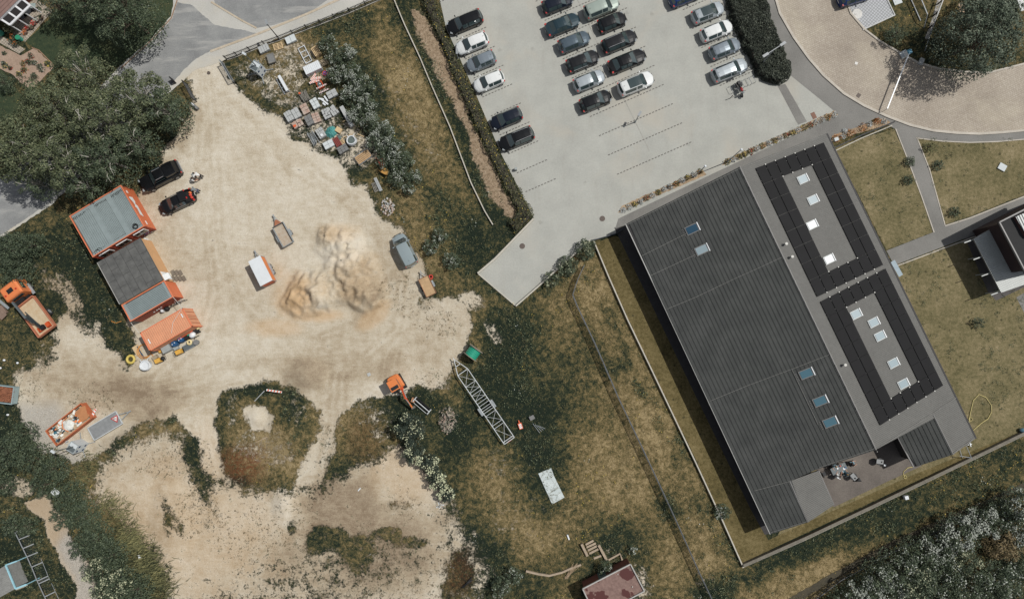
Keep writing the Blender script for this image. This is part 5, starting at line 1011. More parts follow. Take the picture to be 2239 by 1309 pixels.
def make_car(kind, pnt, sunroof=False, rails=False, trim=False, scale=1.0, name=None, label='', cat='car', hatch_open=False):
    c = CT[kind]; L = c['L']*scale; W = c['W']/2; z0 = c['z0']; st = c['st']
    o = thing(name or 'parked_car', label, cat)
    grid_ = []
    for (t_, zt, wt, zb, wb) in st:
        x = L/2-t_*L; y = W*wb; hood = zt-zb < .2
        gy = W*wt*(wb if hood else 1)
        h = [(0, z0), (y*.86, z0), (y*.985, z0+.14), (y, (z0+zb)/2+.05), (y*.985, zb-.06), (y*.945, zb), (max(gy, .02)*(1.0), zt-(.04 if hood else .085)), (gy*.90, zt-.018), (gy*.45, zt), (0, zt+.008)]
        cu = -.42*max(0, 1-t_/.30)-.10*(.25 < t_ < .60)*(1-abs(t_-.42)/.18)+.24*max(0, (t_-.80)/.20)
        grid_.append([Vector((x+cu*(a/W)**2, a, b)) for a, b in h])
    nS = len(st); parts = {}
    def put(k, q): parts.setdefault(k, MB()).quad(*q)
    for sgn in (1, -1):
        f = lambda i, j: Vector((grid_[i][j].x, grid_[i][j].y*sgn, grid_[i][j].z))
        for i in range(nS-1):
            for j in range(9):
                q = [f(i, j), f(i+1, j), f(i+1, j+1), f(i, j+1)]
                if sgn < 0: q = q[::-1]
                k = 'body'
                if (i, i+1) == c['ws'] and j >= 6: k = 'windscreen'
                elif (i, i+1) == c['rw'] and j >= 6: k = 'rear_window'
                elif j == 5 and c['ws'][1] <= i < c['rw'][0] and i not in c['pil']: k = ('side_window', sgn, i > 9)
                elif j == 5 and i == c['ws'][0]: k = 'body'
                elif sunroof and j >= 7 and c['ws'][1] <= i <= c['rw'][0]-3: k = 'sunroof'
                if hatch_open and i >= c['rw'][0]-1 and j >= 6: k = None
                if k: put(k, q)
    for e, i in ((1, 0), (-1, nS-1)):
        ring = [Vector((g.x, g.y, g.z)) for g in grid_[i]]+[Vector((g.x, -g.y, g.z)) for g in grid_[i][::-1][1:-1]]
        parts['body'].quad(*(ring if e < 0 else ring[::-1]))
    b = parts.pop('body').build('body', pnt, o, smooth=True, angle=32)
    for k, m in parts.items(): m.build(k if isinstance(k, str) else k[0], 'car_glass', o, smooth=True, angle=32)
    wr = .33 if kind in ('suv', 'van') else .31
    for wx in (L*.5-L*.185, L*.5-L*.80):
        for s_ in (-1, 1):
            w = MB().cyl((wx, s_*(W-.20), wr), (wx, s_*(W+.012), wr), wr, 18).build('wheel', 'tyre_black', o); MB().cyl((wx, s_*(W-.02), wr), (wx, s_*(W+.02), wr), wr*.62, 12).build('rim', 'rim_alloy', w)
    zl = st[2][3]
    for s_ in (-1, 1):
        MB().box((L/2-.36, s_*W*.70, zl-.0), (.30, .22, .10), RZ(-s_*.6)).build('headlight', 'lamp_clear', o)
        zt_ = st[-3][3]; MB().box((-L/2+.26, s_*W*.80, zt_-.09), (.20, .20, .20), RZ(s_*.45)).build('taillight', 'lamp_red', o)
        MB().box((L/2-L*.315, s_*(W+.10), st[6][3]+.06), (.12, .20, .13)).build('side_mirror', pnt, o)
        if rails:
            MB().tube([(L/2-L*.44, s_*W*.62, st[7][1]-.01), (L/2-L*.47, s_*W*.62, st[7][1]+.07), (L/2-L*.84, s_*W*.60, st[7][1]+.05), (L/2-L*.88, s_*W*.60, st[7][1]-.06)], .028, 6).build('roof_rail', 'chrome' if rails == 2 else 'trim_black', o)
        if trim:
            MB().tube([(L/2-st[i][0]*L, s_*W*st[i][4]*.952, st[i][3]+.015) for i in range(6, 12)], .02, 5).build('window_trim', 'chrome', o)
    MB().box((L/2+.0, 0, .48), (.05, W*1.1, .16)).build('grille', 'trim_black', o); MB().box((-L/2-.015, 0, .62), (.03, .5, .11)).build('number_plate', 'plate_white', o)
    MB().tube([(-L/2+L*.15, 0, st[10][1]-.02), (-L/2+L*.135, 0, st[10][1]+.10)], .025, 5).build('aerial', 'trim_black', o)
    # wiper and cowl
    i = c['ws'][0]; MB().box((L/2-st[i][0]*L+.03, 0, st[i][1]+.012), (.10, W*1.5, .02)).build('cowl', 'trim_black', o)
    return o
CARS = {}
def car(px, py, ang, kind, pnt, label, scale=1.0, group=None, **kw):
    key = (kind, pnt, scale, tuple(sorted(kw.items())))
    h = .75; p = P(px, py, h); loc = (p.x, p.y, .017)
    if px < 950: loc = (p.x, p.y, gz(p.x, p.y))
    if key in CARS: o = dup(CARS[key]); o['label'] = label
    else: o = make_car(kind, pnt, scale=scale, label=label, name='silver_van' if kind == 'van' and 0 else ('van' if kind == 'van' else 'parked_car'), cat='van' if kind == 'van' else 'car', **kw); CARS[key] = o
    o.location = loc; o.rotation_euler = (0, 0, R(ang))
    if group: o['group'] = group
    return o
GP = 'cars parked in the paved car park'
A_ = 22.5
for a in [(1016,48,180+A_,'estate','paint_black','black estate car in the top bay of the row along the hedge',1.0,{}),
          (1032,95,180+A_,'hatch','paint_white','white hatchback in the hedge row between the black estate and the grey blue car',1.03,{}),
          (1052,134,180+A_,'hatch','paint_greyblue','small grey blue hatchback in the row along the hedge',.92,{}),
          (1069,178,180+A_,'hatch','paint_white','small white hatchback in the hedge row just below the grey blue car',.96,{}),
          (1107,259,180+A_,'hatch','paint_navy','dark navy car after the empty bay in the hedge row',1.0,{}),
          (1129,303,180+A_,'estate','paint_black','black estate with silver roof rails, lowest in the hedge row',.97,{'rails':2}),
          (1219,6,A_,'hatch','paint_navy','navy car cut by the top edge in the left middle row',.98,{}),
          (1230,53,A_,'sedan','paint_teal','dark teal saloon in the left middle row',.94,{}),
          (1255,91,A_,'hatch','paint_steel','dark steel blue hatchback in the left middle row',1.0,{}),
          (1274,133,A_,'hatch','paint_dark_grey','dark car with chrome window line in the left middle row',1.03,{'trim':True}),
          (1288,176,A_,'hatch','paint_silver','silver white compact car in the left middle row',.98,{}),
          (1302,220,A_,'hatch','paint_black','black hatchback at the lower end of the left middle row',1.0,{}),
          (1315,16,A_,'suv','paint_pale_green','pale green tinted car near the top edge in the right middle row',.98,{}),
          (1338,48,A_,'hatch','paint_black','small black hatchback below the pale green car in the right middle row',.9,{}),
          (1354,90,A_,'estate','paint_dark_grey','black estate with silver roof rails in the right middle row',.95,{'rails':2}),
          (1371,133,A_,'sedan','paint_black','long black saloon with dark rear window in the right middle row',1.02,{}),
          (1390,183,A_,'suv','paint_white','white car with large glass roof at the lower end of the right middle row',1.0,{'sunroof':True}),
          (1498,-9,A_,'hatch','paint_blue','deep blue car cut off at the top edge above the right row',1.0,{}),
          (1548,27,A_,'hatch','paint_silver','silver car with black glass roof in the right row beside the hedge island',1.02,{'sunroof':True}),
          (1567,67,A_,'hatch','paint_white','white car in the right row beside the hedge island',1.0,{}),
          (1585,106,A_,'hatch','paint_greyblue','silver blue car in the right row beside the hedge island',.98,{'trim':False}),
          (1596,153,A_,'estate','paint_silver','silver estate car at the lower end of the right row, above the motorbike',.98,{'trim':True,'rails':1})]:
    car(a[0], a[1], a[2], a[3], a[4], a[5], a[6], GP, **a[7])
car(1869,-9,18,'hatch','paint_blue','blue car at the top edge on grey block paving beside the cobbled road',1.0)
car(885,547,117,'van','paint_van','pale blue grey van parked on the sand at the right of the yard',1.0)
# black liftback with open tailgate
o = car(386,441,205,'sedan','paint_black','black car with its boot open on red bags, below the pickup',.99,trim=True,hatch_open=True)
MB().prism([(-2.25,-.7),(-1.0,-.62),(-1.0,.62),(-2.25,.7)], .62, .66).build('boot_floor', 'trim_black', o)
MB().box((-1.0,0,.95), (.06,1.2,.55)).build('seat_back', 'trim_black', o)
MB().box((-1.25,0,1.72), (.95,1.25,.05), Matrix.Rotation(R(-12), 3, 'Y')).build('tailgate', 'paint_black', o)
for s_ in (-.5, .5): MB().box((-1.72, s_, 1.80), (.10,.22,.10)).build('tail_lamp', 'lamp_red', o)
M('bag_red', (200,62,44), .7); M('bag_orange', (226,120,60), .7)
for x, y, m, lb in ((-1.95,.35,'bag_red','red bag at the outer side of the open boot'),(-2.0,-.30,'bag_orange','orange bag nearest the kneeling person in the open boot'),(-1.9,.0,'bag_red','red bag in the middle of the open boot')):
    w = o.matrix_basis@Vector((x, y, .74)) if False else Matrix.Translation(o.location)@Matrix.Rotation(o.rotation_euler.z, 4, 'Z')@Vector((x, y, .78)); tag(MB().ball(w, .22, (1,.8,.6), 8, 5, jit=.2).build('bag', m), lb, 'bag')
# pickup with ribbed hard top
o = thing('pickup_truck', 'large black pickup with ribbed load cover, parked beside the grove', 'pickup', G(359,389), R(208)); L = 5.3; W = .95
def loft(secs):
    mb = MB(); n = len(secs[0]); v = [p for s_ in secs for p in s_]; f = []
    for i in range(len(secs)-1):
        for k in range(n): f.append((i*n+k, i*n+(k+1)%n, (i+1)*n+(k+1)%n, (i+1)*n+k))
    f.append(tuple(range(n))[::-1]); f.append(tuple(range((len(secs)-1)*n, len(secs)*n))); return mb.add(v, f)
def sec(x, w, z0, z1, r=.12): return [(x,-w+r,z0),(x,w-r,z0),(x,w,z0+r),(x,w,z1-r),(x,w-r*.9,z1-.02),(x,w*.4,z1+.01),(x,-w*.4,z1+.01),(x,-w+r*.9,z1-.02),(x,-w,z1-r),(x,-w,z0+r)]
loft([sec(x, w, .38, z) for x, w, z in ((2.65,.66,.80),(2.58,.80,.98),(2.40,.90,1.06),(1.6,.95,1.13),(1.1,.96,1.16),(.9,.96,1.16),(-2.45,.95,1.16),(-2.6,.92,1.12))]).build('body', 'paint_black', o, smooth=True, angle=30)
loft([sec(x, w, 1.14, z, .1) for x, w, z in ((1.12,.84,1.18),(.45,.68,1.72),(.1,.69,1.78),(-.72,.69,1.77),(-.78,.70,1.72))]).build('cab', 'paint_black', o, smooth=True, angle=30)
MB().quad((1.06,-.76,1.24),(1.06,.76,1.24),(.48,.60,1.73),(.48,-.60,1.73)).build('windscreen', 'car_glass', o)
for s_ in (-1, 1):
    MB().box((-.05, s_*.775, 1.42), (1.25,.03,.40), Matrix.Rotation(s_*R(-22), 3, 'X')).build('side_window', 'car_glass', o); MB().box((1.0, s_*1.06, 1.25), (.14,.24,.18)).build('side_mirror', 'paint_black', o)
    MB().tube([(.4,s_*.60,1.80),(-.65,s_*.60,1.80)], .03).build('roof_rail', 'chrome', o); MB().box((2.52, s_*.66, .95), (.26,.30,.14), RZ(-s_*.4)).build('headlight', 'lamp_clear', o); MB().box((-2.58, s_*.86, 1.0), (.10,.16,.24)).build('taillight', 'lamp_red', o)
    for wx in (1.65, -1.65):
        w = MB().cyl((wx, s_*.74, .40), (wx, s_*1.0, .40), .40, 18).build('wheel', 'tyre_black', o); MB().cyl((wx, s_*.98, .40), (wx, s_*1.015, .40), .24, 12).build('rim', 'rim_alloy', w)
        MB().box((wx, s_*.955, .82), (1.0,.10,.10)).build('wheel_arch', 'trim_black', o)
m = loft([sec(x, w, 1.14, z, .08) for x, w, z in ((-.84,.82,1.76),(-1.6,.83,1.77),(-2.18,.78,1.72),(-2.42,.84,1.24))])
for k in range(-4, 5): m.box((-1.48, k*.14, 1.785), (1.2,.045,.03))
m.build('load_cover', 'paint_black', o); MB().box((-2.62,0,.62), (.14,1.6,.12)).build('bumper', 'chrome', o)
# motorbike
o = thing('motorbike', 'black and red motorbike between the bicycle stands in the car park', 'motorbike', P(1618,196,.4)*Vector((1,1,0))+Vector((0,0,.016)), pang(1612,180,1622,207))
w = MB().torus((.72,0,.31), .25, .07, 20, 8, Matrix.Rotation(R(90), 3, 'X')@Matrix.Rotation(R(0),3,'Y')).build('wheel', 'tyre_black', o); MB().cyl((.72,-.02,.31), (.72,.02,.31), .14, 12).build('rim', 'chrome', w)
w = MB().torus((-.72,0,.31), .24, .09, 20, 8, Matrix.Rotation(R(90), 3, 'X')).build('wheel', 'tyre_black', o); MB().cyl((-.72,-.02,.31), (-.72,.02,.31), .14, 12).build('rim', 'chrome', w)
MB().ball((.18,0,.86), .25, (1.25,.75,.6)).build('tank', M('moto_red', (150,34,34), .3, coat=.5), o, smooth=True); MB().ball((-.32,0,.82), .24, (1.5,.62,.34)).build('seat', 'trim_black', o, smooth=True)
MB().tube([(.52,-.38,1.02),(.44,-.12,1.0),(.44,.12,1.0),(.52,.38,1.02)], .025, 6).build('handlebar', 'trim_black', o); MB().ball((.62,0,.95), .16, (.7,1.3,1)).build('headlight', 'lamp_clear', o, smooth=True)
for s_ in (-1, 1): MB().tube([(.50,s_*.10,.92),(.72,s_*.11,.31)], .03, 6).build('fork', 'chrome', o)
MB().box((0,0,.5), (.6,.3,.4)).tube([(-.1,-.18,.35),(-.8,-.24,.45)], .05).build('engine', 'chrome', o); MB().box((-.72,0,.78), (.42,.34,.30)).build('top_box', 'trim_black', o); MB().box((-.52,.28,.62), (.42,.18,.30)).box((-.52,-.28,.62), (.42,.18,.30)).build('pannier', 'trim_black', o)
# bicycle stands and post
for i, (x, y, lb) in enumerate(((1601,196,'metal bicycle stand left of the motorbike'),(1626,184,'metal bicycle stand just right of the motorbike'),(1642,177,'metal bicycle stand nearest the hedge island'))):
    p = P(x, y); o = thing('bicycle_stand', lb, 'bicycle stand', (p.x, p.y, .016), R(-63), 'bicycle stands by the motorbike') if i == 0 else dup(o, label=lb, loc=(p.x, p.y, .016))
    if i == 0:
        for yy in (-.28, .28): MB().tube([(-.45,yy,0),(-.42,yy,.5),(.42,yy,.5),(.45,yy,0)], .028, 6).build('hoop', M('galvanised', (150,154,156), .5), o)
        for xx in (-.4, .4): MB().tube([(xx,-.28,.03),(xx,.28,.03)], .02, 6).build('floor_bar', 'galvanised', o)
p = P(1597,215); o = thing('bollard', 'thin dark bollard with rust brown top, left of the bicycle stands', 'bollard', (p.x, p.y, .016)); MB().tube([(0,0,0),(0,0,.95)], .045, 8).build('post', 'trim_black', o); MB().tube([(0,0,.7),(0,0,.9)], .055, 8).build('band', 'rust_plate', o)

# ---------------------------------------------------------------- trailers
M('zinc', (150,156,158), .5, .12, 3); M('zinc_light', (200,204,204), .5, .06, 2); M('rusty_floor', (188,178,160), .8, .25, 2.5, rgb2=(170,140,112)); M('orange_paint', (224,126,58), .5, .06, 1.2); M('orange_deep', (210,84,30), .5, .08, 1.2); M('white_roof', (220,224,226), .5, .06, 1.2); M('wood_deck', (190,156,114), .8, .2, 2.5); M('plate_grey', (140,142,142), .6, .18, 2.2)
def wheelset(o, xs_, y, r=.3, w=.2):
    for x in xs_:
        for s_ in (-1, 1):
            q = MB().cyl((x, s_*y, r), (x, s_*(y+w), r), r, 16).build('wheel', 'tyre_black', o); MB().cyl((x, s_*(y+w-.02), r), (x, s_*(y+w+.015), r), r*.55, 10).build('rim', 'rim_alloy', q)
def drawbar(o, x, L, mat='zinc', spread=.35, z=.42):
    m = MB(); m.beam((x, -spread, z), (x+L, 0, z), .08, .1); m.beam((x, spread, z), (x+L, 0, z), .08, .1); m.box((x+L+.08, 0, z+.02), (.28, .12, .12)); m.build('drawbar', mat, o)
    MB().tube([(x+L*.72, .12, .02), (x+L*.72, .12, z+.35)], .03, 6).build('jockey_wheel', 'zinc', o)
p = G(624,515); o = thing('open_trailer', 'open grey box trailer with rusty floor and drawbar, on the sand', 'trailer', p, pang(651,557,622,507)+0)
o.rotation_euler.z = R(119.5)
L, W = 2.75, 1.45
MB().box((0,0,.55), (L, W, .06)).build('floor', 'rusty_floor', o); m = MB()
for s_ in (-1, 1): m.box((0, s_*W/2, .72), (L, .06, .38)); m.box((s_*L/2, 0, .70), (.06, W-.06, .34))
m.build('side_board', 'zinc', o); wheelset(o, (-.1,), W/2+.05); MB().box((-.1, W/2+.16, .66), (.85,.24,.05)).build('mudguard', 'zinc', o); MB().box((-.1, -W/2-.16, .66), (.85,.24,.05)).build('mudguard', 'zinc', o)
MB().prism([(L/2,-.55),(L/2+.75,-.12),(L/2+.75,.12),(L/2,.55)], .5, .56).build('front_plate', M('rust_brown', (164,104,72), .85), o); drawbar(o, L/2, 1.3)
m = MB(); m.tube([(L/2-.05,-W/2,.95),(L/2-.05,W/2,.95)], .035, 6); m.build('front_rail', 'trim_black', o)
p = P(577,594,.9); o = thing('box_trailer', 'orange box trailer with flat white roof and double wheels', 'trailer', (p.x, p.y, gz(p.x, p.y)), R(117.5)); L, W = 3.3, 1.55
MB().box((0,0,1.25), (L, W, 1.4)).build('body', 'orange_paint', o); MB().box((0,0,1.99), (L+.06, W+.06, .07)).build('roof', 'white_roof', o); m = MB()
for s_ in (-1, 1):
    for e in (-1, 1): m.box((e*L/2, s_*W/2, 1.25), (.07,.07,1.42))
m.box((0, W/2, .56), (L,.06,.08)); m.box((0, -W/2, .56), (L,.06,.08)); m.build('corner_trim', 'zinc', o); wheelset(o, (-.42, .35), W/2+.01)
MB().box((-.03, -W/2-.13, .68), (1.5,.24,.04)).build('mudguard', 'zinc', o); drawbar(o, L/2, 1.15); MB().box((-L/2-.01,0,1.2), (.03,W-.3,1.1)).build('rear_door', 'orange_deep', o)
p = P(935,626,.5); o = thing('flatbed_trailer', 'small flatbed trailer with tan wooden deck at the edge of the yard', 'trailer', (p.x, p.y, gz(p.x, p.y)), R(116)); L, W = 2.35, 1.30
MB().box((0,0,.62), (L, W, .06)).build('deck', 'wood_deck', o); m = MB()
for s_ in (-1, 1): m.box((0, s_*W/2, .66), (L,.06,.16))
m.box((L/2,0,.66), (.06,W,.16)).box((-L/2,0,.66), (.06,W,.16)); m.build('side_board', M('old_brown_wood', (136,92,66), .8), o); wheelset(o, (0,), W/2+.03); MB().box((0, -W/2-.13, .66), (.8,.22,.05)).build('mudguard', 'zinc', o); drawbar(o, L/2, .7)
g = P(941,606,.4); tag(MB().torus((g.x, g.y, .35), .24, .08).torus((g.x+.08, g.y+.06, .48), .2, .07).build('hose_coil', 'bag_red'), 'small red orange hose coil on the trailer drawbar beside the meadow', 'hose')
p = P(231,930,.6); o = thing('plate_trailer', 'low grey sheet covered trailer with a warning triangle, beside the rubbish skip', 'trailer', (p.x, p.y, gz(p.x, p.y)), R(31)); L, W = 3.95, 1.72
MB().box((0,0,.62), (L, W, .06)).build('deck', 'plate_grey', o); m = MB()
for s_ in (-1, 1): m.box((0, s_*W/2, .66), (L,.08,.16)); m.box((s_*L/2, 0, .66), (.08,W,.16))
m.build('frame', 'zinc_light', o); wheelset(o, (-.5,.25), W/2-.35, .27); drawbar(o, L/2, 1.25, 'zinc')
m = MB().prism([(-.48,-.42),(.48,-.42),(0,.44)], 0, .02); c_ = Vector((L/2-.62, .18, .665)); Rz = RZ(R(60)); m.v = [c_+Rz@v for v in m.v]; w = m.build('warning_sign', 'lamp_red', o)
m = MB().prism([(-.31,-.32),(.31,-.32),(0,.25)], .021, .026); m.v = [c_+Rz@v for v in m.v]; m.build('sign_face', 'plate_white', w); m = MB().box((0,-.12,.03), (.09,.22,.012)).box((0,.06,.03), (.1,.1,.012)); m.v = [c_+Rz@v for v in m.v]; m.build('sign_symbol', 'trim_black', w)
# long lattice trailer
a, b = P(999,815,.8), P(1113,966,.8)
p0 = [P(1000,821,.8), P(1023,806,.8), P(1125,955,.8), P(1103,971,.8)]; c_ = sum(p0, Vector((0,0,0)))/4
o = thing('lattice_trailer', 'long white lattice frame trailer lying empty in the grass', 'trailer', (c_.x, c_.y, .05), pang(1113,963,1011,813)); L = ((p0[0]-p0[3]).length+(p0[1]-p0[2]).length)/2; W = 1.45; z = .72
def bars(lst, w=.09, h=.10): m = MB(); [m.beam((x0,y0,z),(x1,y1,z),w,h) for x0,y0,x1,y1 in lst]; return m
bars([(-L/2,-W/2,L/2,-W/2),(-L/2,W/2,L/2,W/2),(-L/2,-W/2,-L/2,W/2),(L/2,-W/2,L/2,W/2),(-L/2+.25,-W/2,-L/2+.25,W/2)], .08, .12).build('main_frame', 'zinc_light', o)
cr = [.33,.24,.20,.12,.08,.04,.0,-.03,-.06,-.10,-.24,-.28]
for k in cr: bars([(k*L,-W/2,k*L,W/2)], .05, .07).build('cross_member', 'zinc_light', o)
for b_ in ([(-L/2,-W/2,-.28*L,W/2),(-L/2,W/2,-.28*L,-W/2),(-.24*L,-W/2,-.10*L,W/2),(-.24*L,W/2,-.10*L,-W/2),(.12*L,-W/2,.20*L,W/2),(.24*L,-W/2,.33*L,W/2),(.24*L,W/2,.33*L,-W/2),(.33*L,-W/2,.5*L,W/2),(.33*L,W/2,.5*L,-W/2),(.12*L,W/2,.20*L,-W/2)]): bars([b_], .03, .03).build('brace', 'zinc_light', o)
bars([(L/2,-W/2,L/2+1.7,-.08),(L/2,W/2,L/2+1.7,.08),(L/2+1.0,-.4,L/2+1.0,.4),(L/2+1.6,0,L/2+2.1,0)], .08, .1).build('drawbar', 'zinc_light', o); wheelset(o, (-.02*L,), W/2+.05, .34, .24); MB().box((-.02*L, W/2+.18, .76), (1.0,.3,.05)).build('mudguard', 'zinc', o); MB().box((-.02*L, -W/2-.18, .76), (1.0,.3,.05)).build('mudguard', 'zinc', o)
MB().box((-L/2-.05, 0, z), (.04, .5, .1)).build('rear_light', 'lamp_red', o)
# ---------------------------------------------------------------- crane truck
p = P(72,672,.8); o = thing('crane_truck', 'orange tipper truck with folded loading crane, standing on the rough grass at the left', 'truck', (p.x, p.y, .02), R(128))
M('truck_orange', (228,128,68), .45, .06, 1.2, coat=.3); M('bed_floor', (206,190,160), .8, .18, 2.0, rgb2=(190,160,120)); M('bed_rust', (190,118,86), .7, .15, 2.5); M('crane_grey', (96,104,106), .5, .1, 3)
MB().box((.2,0,.72), (6.0,.9,.26)).box((2.9,0,.55), (.5,2.0,.35)).build('chassis', 'trim_black', o)
loft([[(x,-w,z0_),(x,w,z0_),(x,w,z1_-.15),(x,w-.18,z1_),(x,-w+.18,z1_),(x,-w,z1_-.15)] for x, w, z0_, z1_ in ((3.55,1.10,.7,1.7),(3.45,1.15,.6,2.35),(3.2,1.16,.6,2.62),(1.65,1.16,.6,2.66),(1.55,1.15,.65,2.5))]).build('cab', 'truck_orange', o)
MB().box((2.45,0,2.67), (.55,.75,.05)).build('roof_hatch', 'trim_black', o)
for s_ in (-1, 1):
    MB().cyl((2.2+.0, s_*.75, 2.66), (2.2, s_*.75, 2.78), .10, 10).build('beacon', 'lamp_red', o); MB().box((2.55, s_*1.165, 1.85), (1.0,.04,.62)).build('side_window', 'car_glass', o); MB().box((3.35, s_*1.45, 1.9), (.14,.28,.5)).build('side_mirror', 'crane_grey', o)
    MB().box((1.95, s_*1.24, .95), (1.5,.34,.12)).build('fender', 'zinc', o)
MB().box((1.53,0,2.0), (.04,1.5,.45)).build('rear_cab_window', 'car_glass', o); MB().box((3.52,0,1.9), (.04,1.9,.6)).build('windscreen', 'car_glass', o)
wheelset(o, (2.5,-1.5), .95, .5, .28)
MB().box((-1.45,0,1.12), (4.5,2.35,.10)).build('bed', 'bed_floor', o); m = MB()
for s_ in (-1, 1): m.box((-1.45, s_*1.2, 1.32), (4.55,.10,.46)); 
m.box((.82,0,1.35), (.10,2.4,.52)); m.box((-3.72,0,1.35), (.10,2.4,.50)); m.build('bed_side', 'bed_rust', o)
m = MB(); m.box((1.15,.35,1.2), (.5,1.3,1.1)); m.box((1.15,-.5,1.0), (.5,.6,.6)); m.build('crane_base', 'trim_black', o)
cr_ = MB().beam((1.3,.75,2.3), (-1.3,.55,2.35), .20, .26).build('crane_arm', 'crane_grey', o)
m = MB(); m.beam((-1.0,.5,2.15), (-3.0,.0,1.9), .26, .24); m.tube([(-.6,.25,2.3),(-2.6,-.05,2.1)], .07, 8); m.tube([(-1.1,.7,2.35),(-2.2,.35,2.2)], .06, 8); m.build('crane_ram', M('ram_dark', (44,52,54), .5), o)
m = MB(); m.tube([(-2.3,.12,2.15),(-2.7,.1,2.3),(-2.9,-.05,2.1),(-3.2,-.1,1.8)], .04, 6); m.box((-3.1,-.05,1.7), (.5,.45,.4)); m.build('hydraulic_hose', 'trim_black', o)
m = MB(); m.box((-3.25,.45,1.35), (.1,.5,.3)); m.box((-3.0,.7,1.35), (.6,.1,.3)); m.box((-3.0,.2,1.35), (.6,.1,.3)); m.box((-3.1,-.6,1.4), (.7,.5,.36), taper=.8); m.build('grab', 'orange_deep', o)
# ---------------------------------------------------------------- mini excavator
p = P(869,841,.6); o = thing('mini_excavator', 'small orange excavator at the lower edge of the sand yard, arm stretched towards the bushes', 'excavator', (p.x, p.y, gz(p.x, p.y)), R(-60))
for s_ in (-1, 1): MB().box((-.15, s_*.68, .26), (1.95,.36,.46), taper=.86, tapy=1).build('track', 'trim_black', o)
MB().box((-.15,0,.3), (1.4,1.1,.3)).build('undercarriage', 'trim_black', o)
loft([[(x,-w,.58),(x,w,.58),(x,w,z1_-.08),(x,w-.1,z1_),(x,-w+.1,z1_),(x,-w,z1_-.08)] for x, w, z1_ in ((-1.25,.42,1.1),(-1.12,.68,1.25),(-.6,.78,1.32),(.35,.80,1.1),(.5,.76,.95))]).build('house', 'orange_paint', o)
MB().box((-.12,-.12,1.72), (1.25,1.1,.86), taper=.96).build('cab', 'car_glass', o); m = MB(); m.box((-.14,-.12,2.2), (1.34,1.16,.10)); 
for x in (-.72,.46):
    for y in (-.64,.40): m.beam((x,y,1.2), (x*.97,y*.98,2.2), .08,.08)
c_ = m.build('cab_frame', 'orange_paint', o); MB().box((.2,-.12,2.26), (.42,.95,.03)).build('roof_window', 'trim_black', c_)
MB().box((.62,.30,.85), (.35,.4,.4)).build('boom_mount', 'orange_deep', o)
MB().beam((.7,.30,.95), (1.75,.30,1.75), .20,.24).beam((1.7,.30,1.75), (2.2,.30,1.6), .20,.24).build('boom', 'orange_deep', o); MB().beam((2.15,.30,1.62), (3.2,.30,.95), .15,.18).build('stick', 'orange_paint', o)
MB().tube([(1.0,.44,1.3),(1.9,.44,1.85)], .05, 8).tube([(2.0,.30,1.9),(2.8,.30,1.4)], .045, 8).build('ram', 'chrome', o)
MB().box((3.3,.30,.62), (.34,.5,.42), taper=.7).build('bucket', M('bucket_steel', (110,104,96), .6), o); MB().box((1.05,0,.3), (.08,1.5,.36)).build('dozer_blade', 'crane_grey', o)
# spare trough bucket
p = G(924,885); o = thing('steel_trough', 'black steel trough with grey rim lying beside the excavator arm', 'trough', p, R(-40)); m = MB()
m.box((0,.28,.28), (2.3,.06,.56)); m.box((0,0,.04), (2.3,.5,.06)); m.build('shell', 'trim_black', o); MB().box((1.15,0,.3), (.10,.66,.6)).box((-1.15,0,.3), (.10,.66,.6)).build('end_plate', 'zinc_light', o); MB().beam((-1.15,.02,.6),(1.15,.02,.6),.09,.06).beam((-1.2,-.42,.3),(1.2,-.42,.3),.05,.05).beam((1.2,-.42,.3),(1.2,0,.55),.05,.05).beam((-1.2,-.42,.3),(-1.2,0,.55),.05,.05).build('rim', 'zinc_light', o)
tag(MB().box(G(904,874,.2), (.5,.6,.4), RZ(R(-20)), .8).build('crate', M('tan_crate', (176,130,96), .8)), 'small tan crate at the upper end of the steel trough', 'crate')
# ---------------------------------------------------------------- cable drum
p = G(1036,770); o = thing('cable_drum', 'big wooden drum wound with bright green pipe at the right edge of the yard', 'cable drum', (p.x, p.y, p.z), pang(1043,779,1030,763)+0)
o.rotation_euler.z = R(54); zc = .98
M('green_pipe', (32,160,130), .45, .1, 8); M('drum_wood', (150,140,124), .85)
for s_ in (-1, 1): MB().cyl((s_*.58,0,zc), (s_*.64,0,zc), .98, 28).build('flange', 'drum_wood', o)
MB().cyl((-.64,0,zc), (.64,0,zc), .14, 12).build('axle', 'zinc', o); m = MB()
for k in range(9): m.torus((-.52+k*.13,0,zc), .70+.02*(k%2), .075, 26, 6, Matrix.Rotation(R(90), 3, 'Y'))
m.build('pipe', 'green_pipe', o)
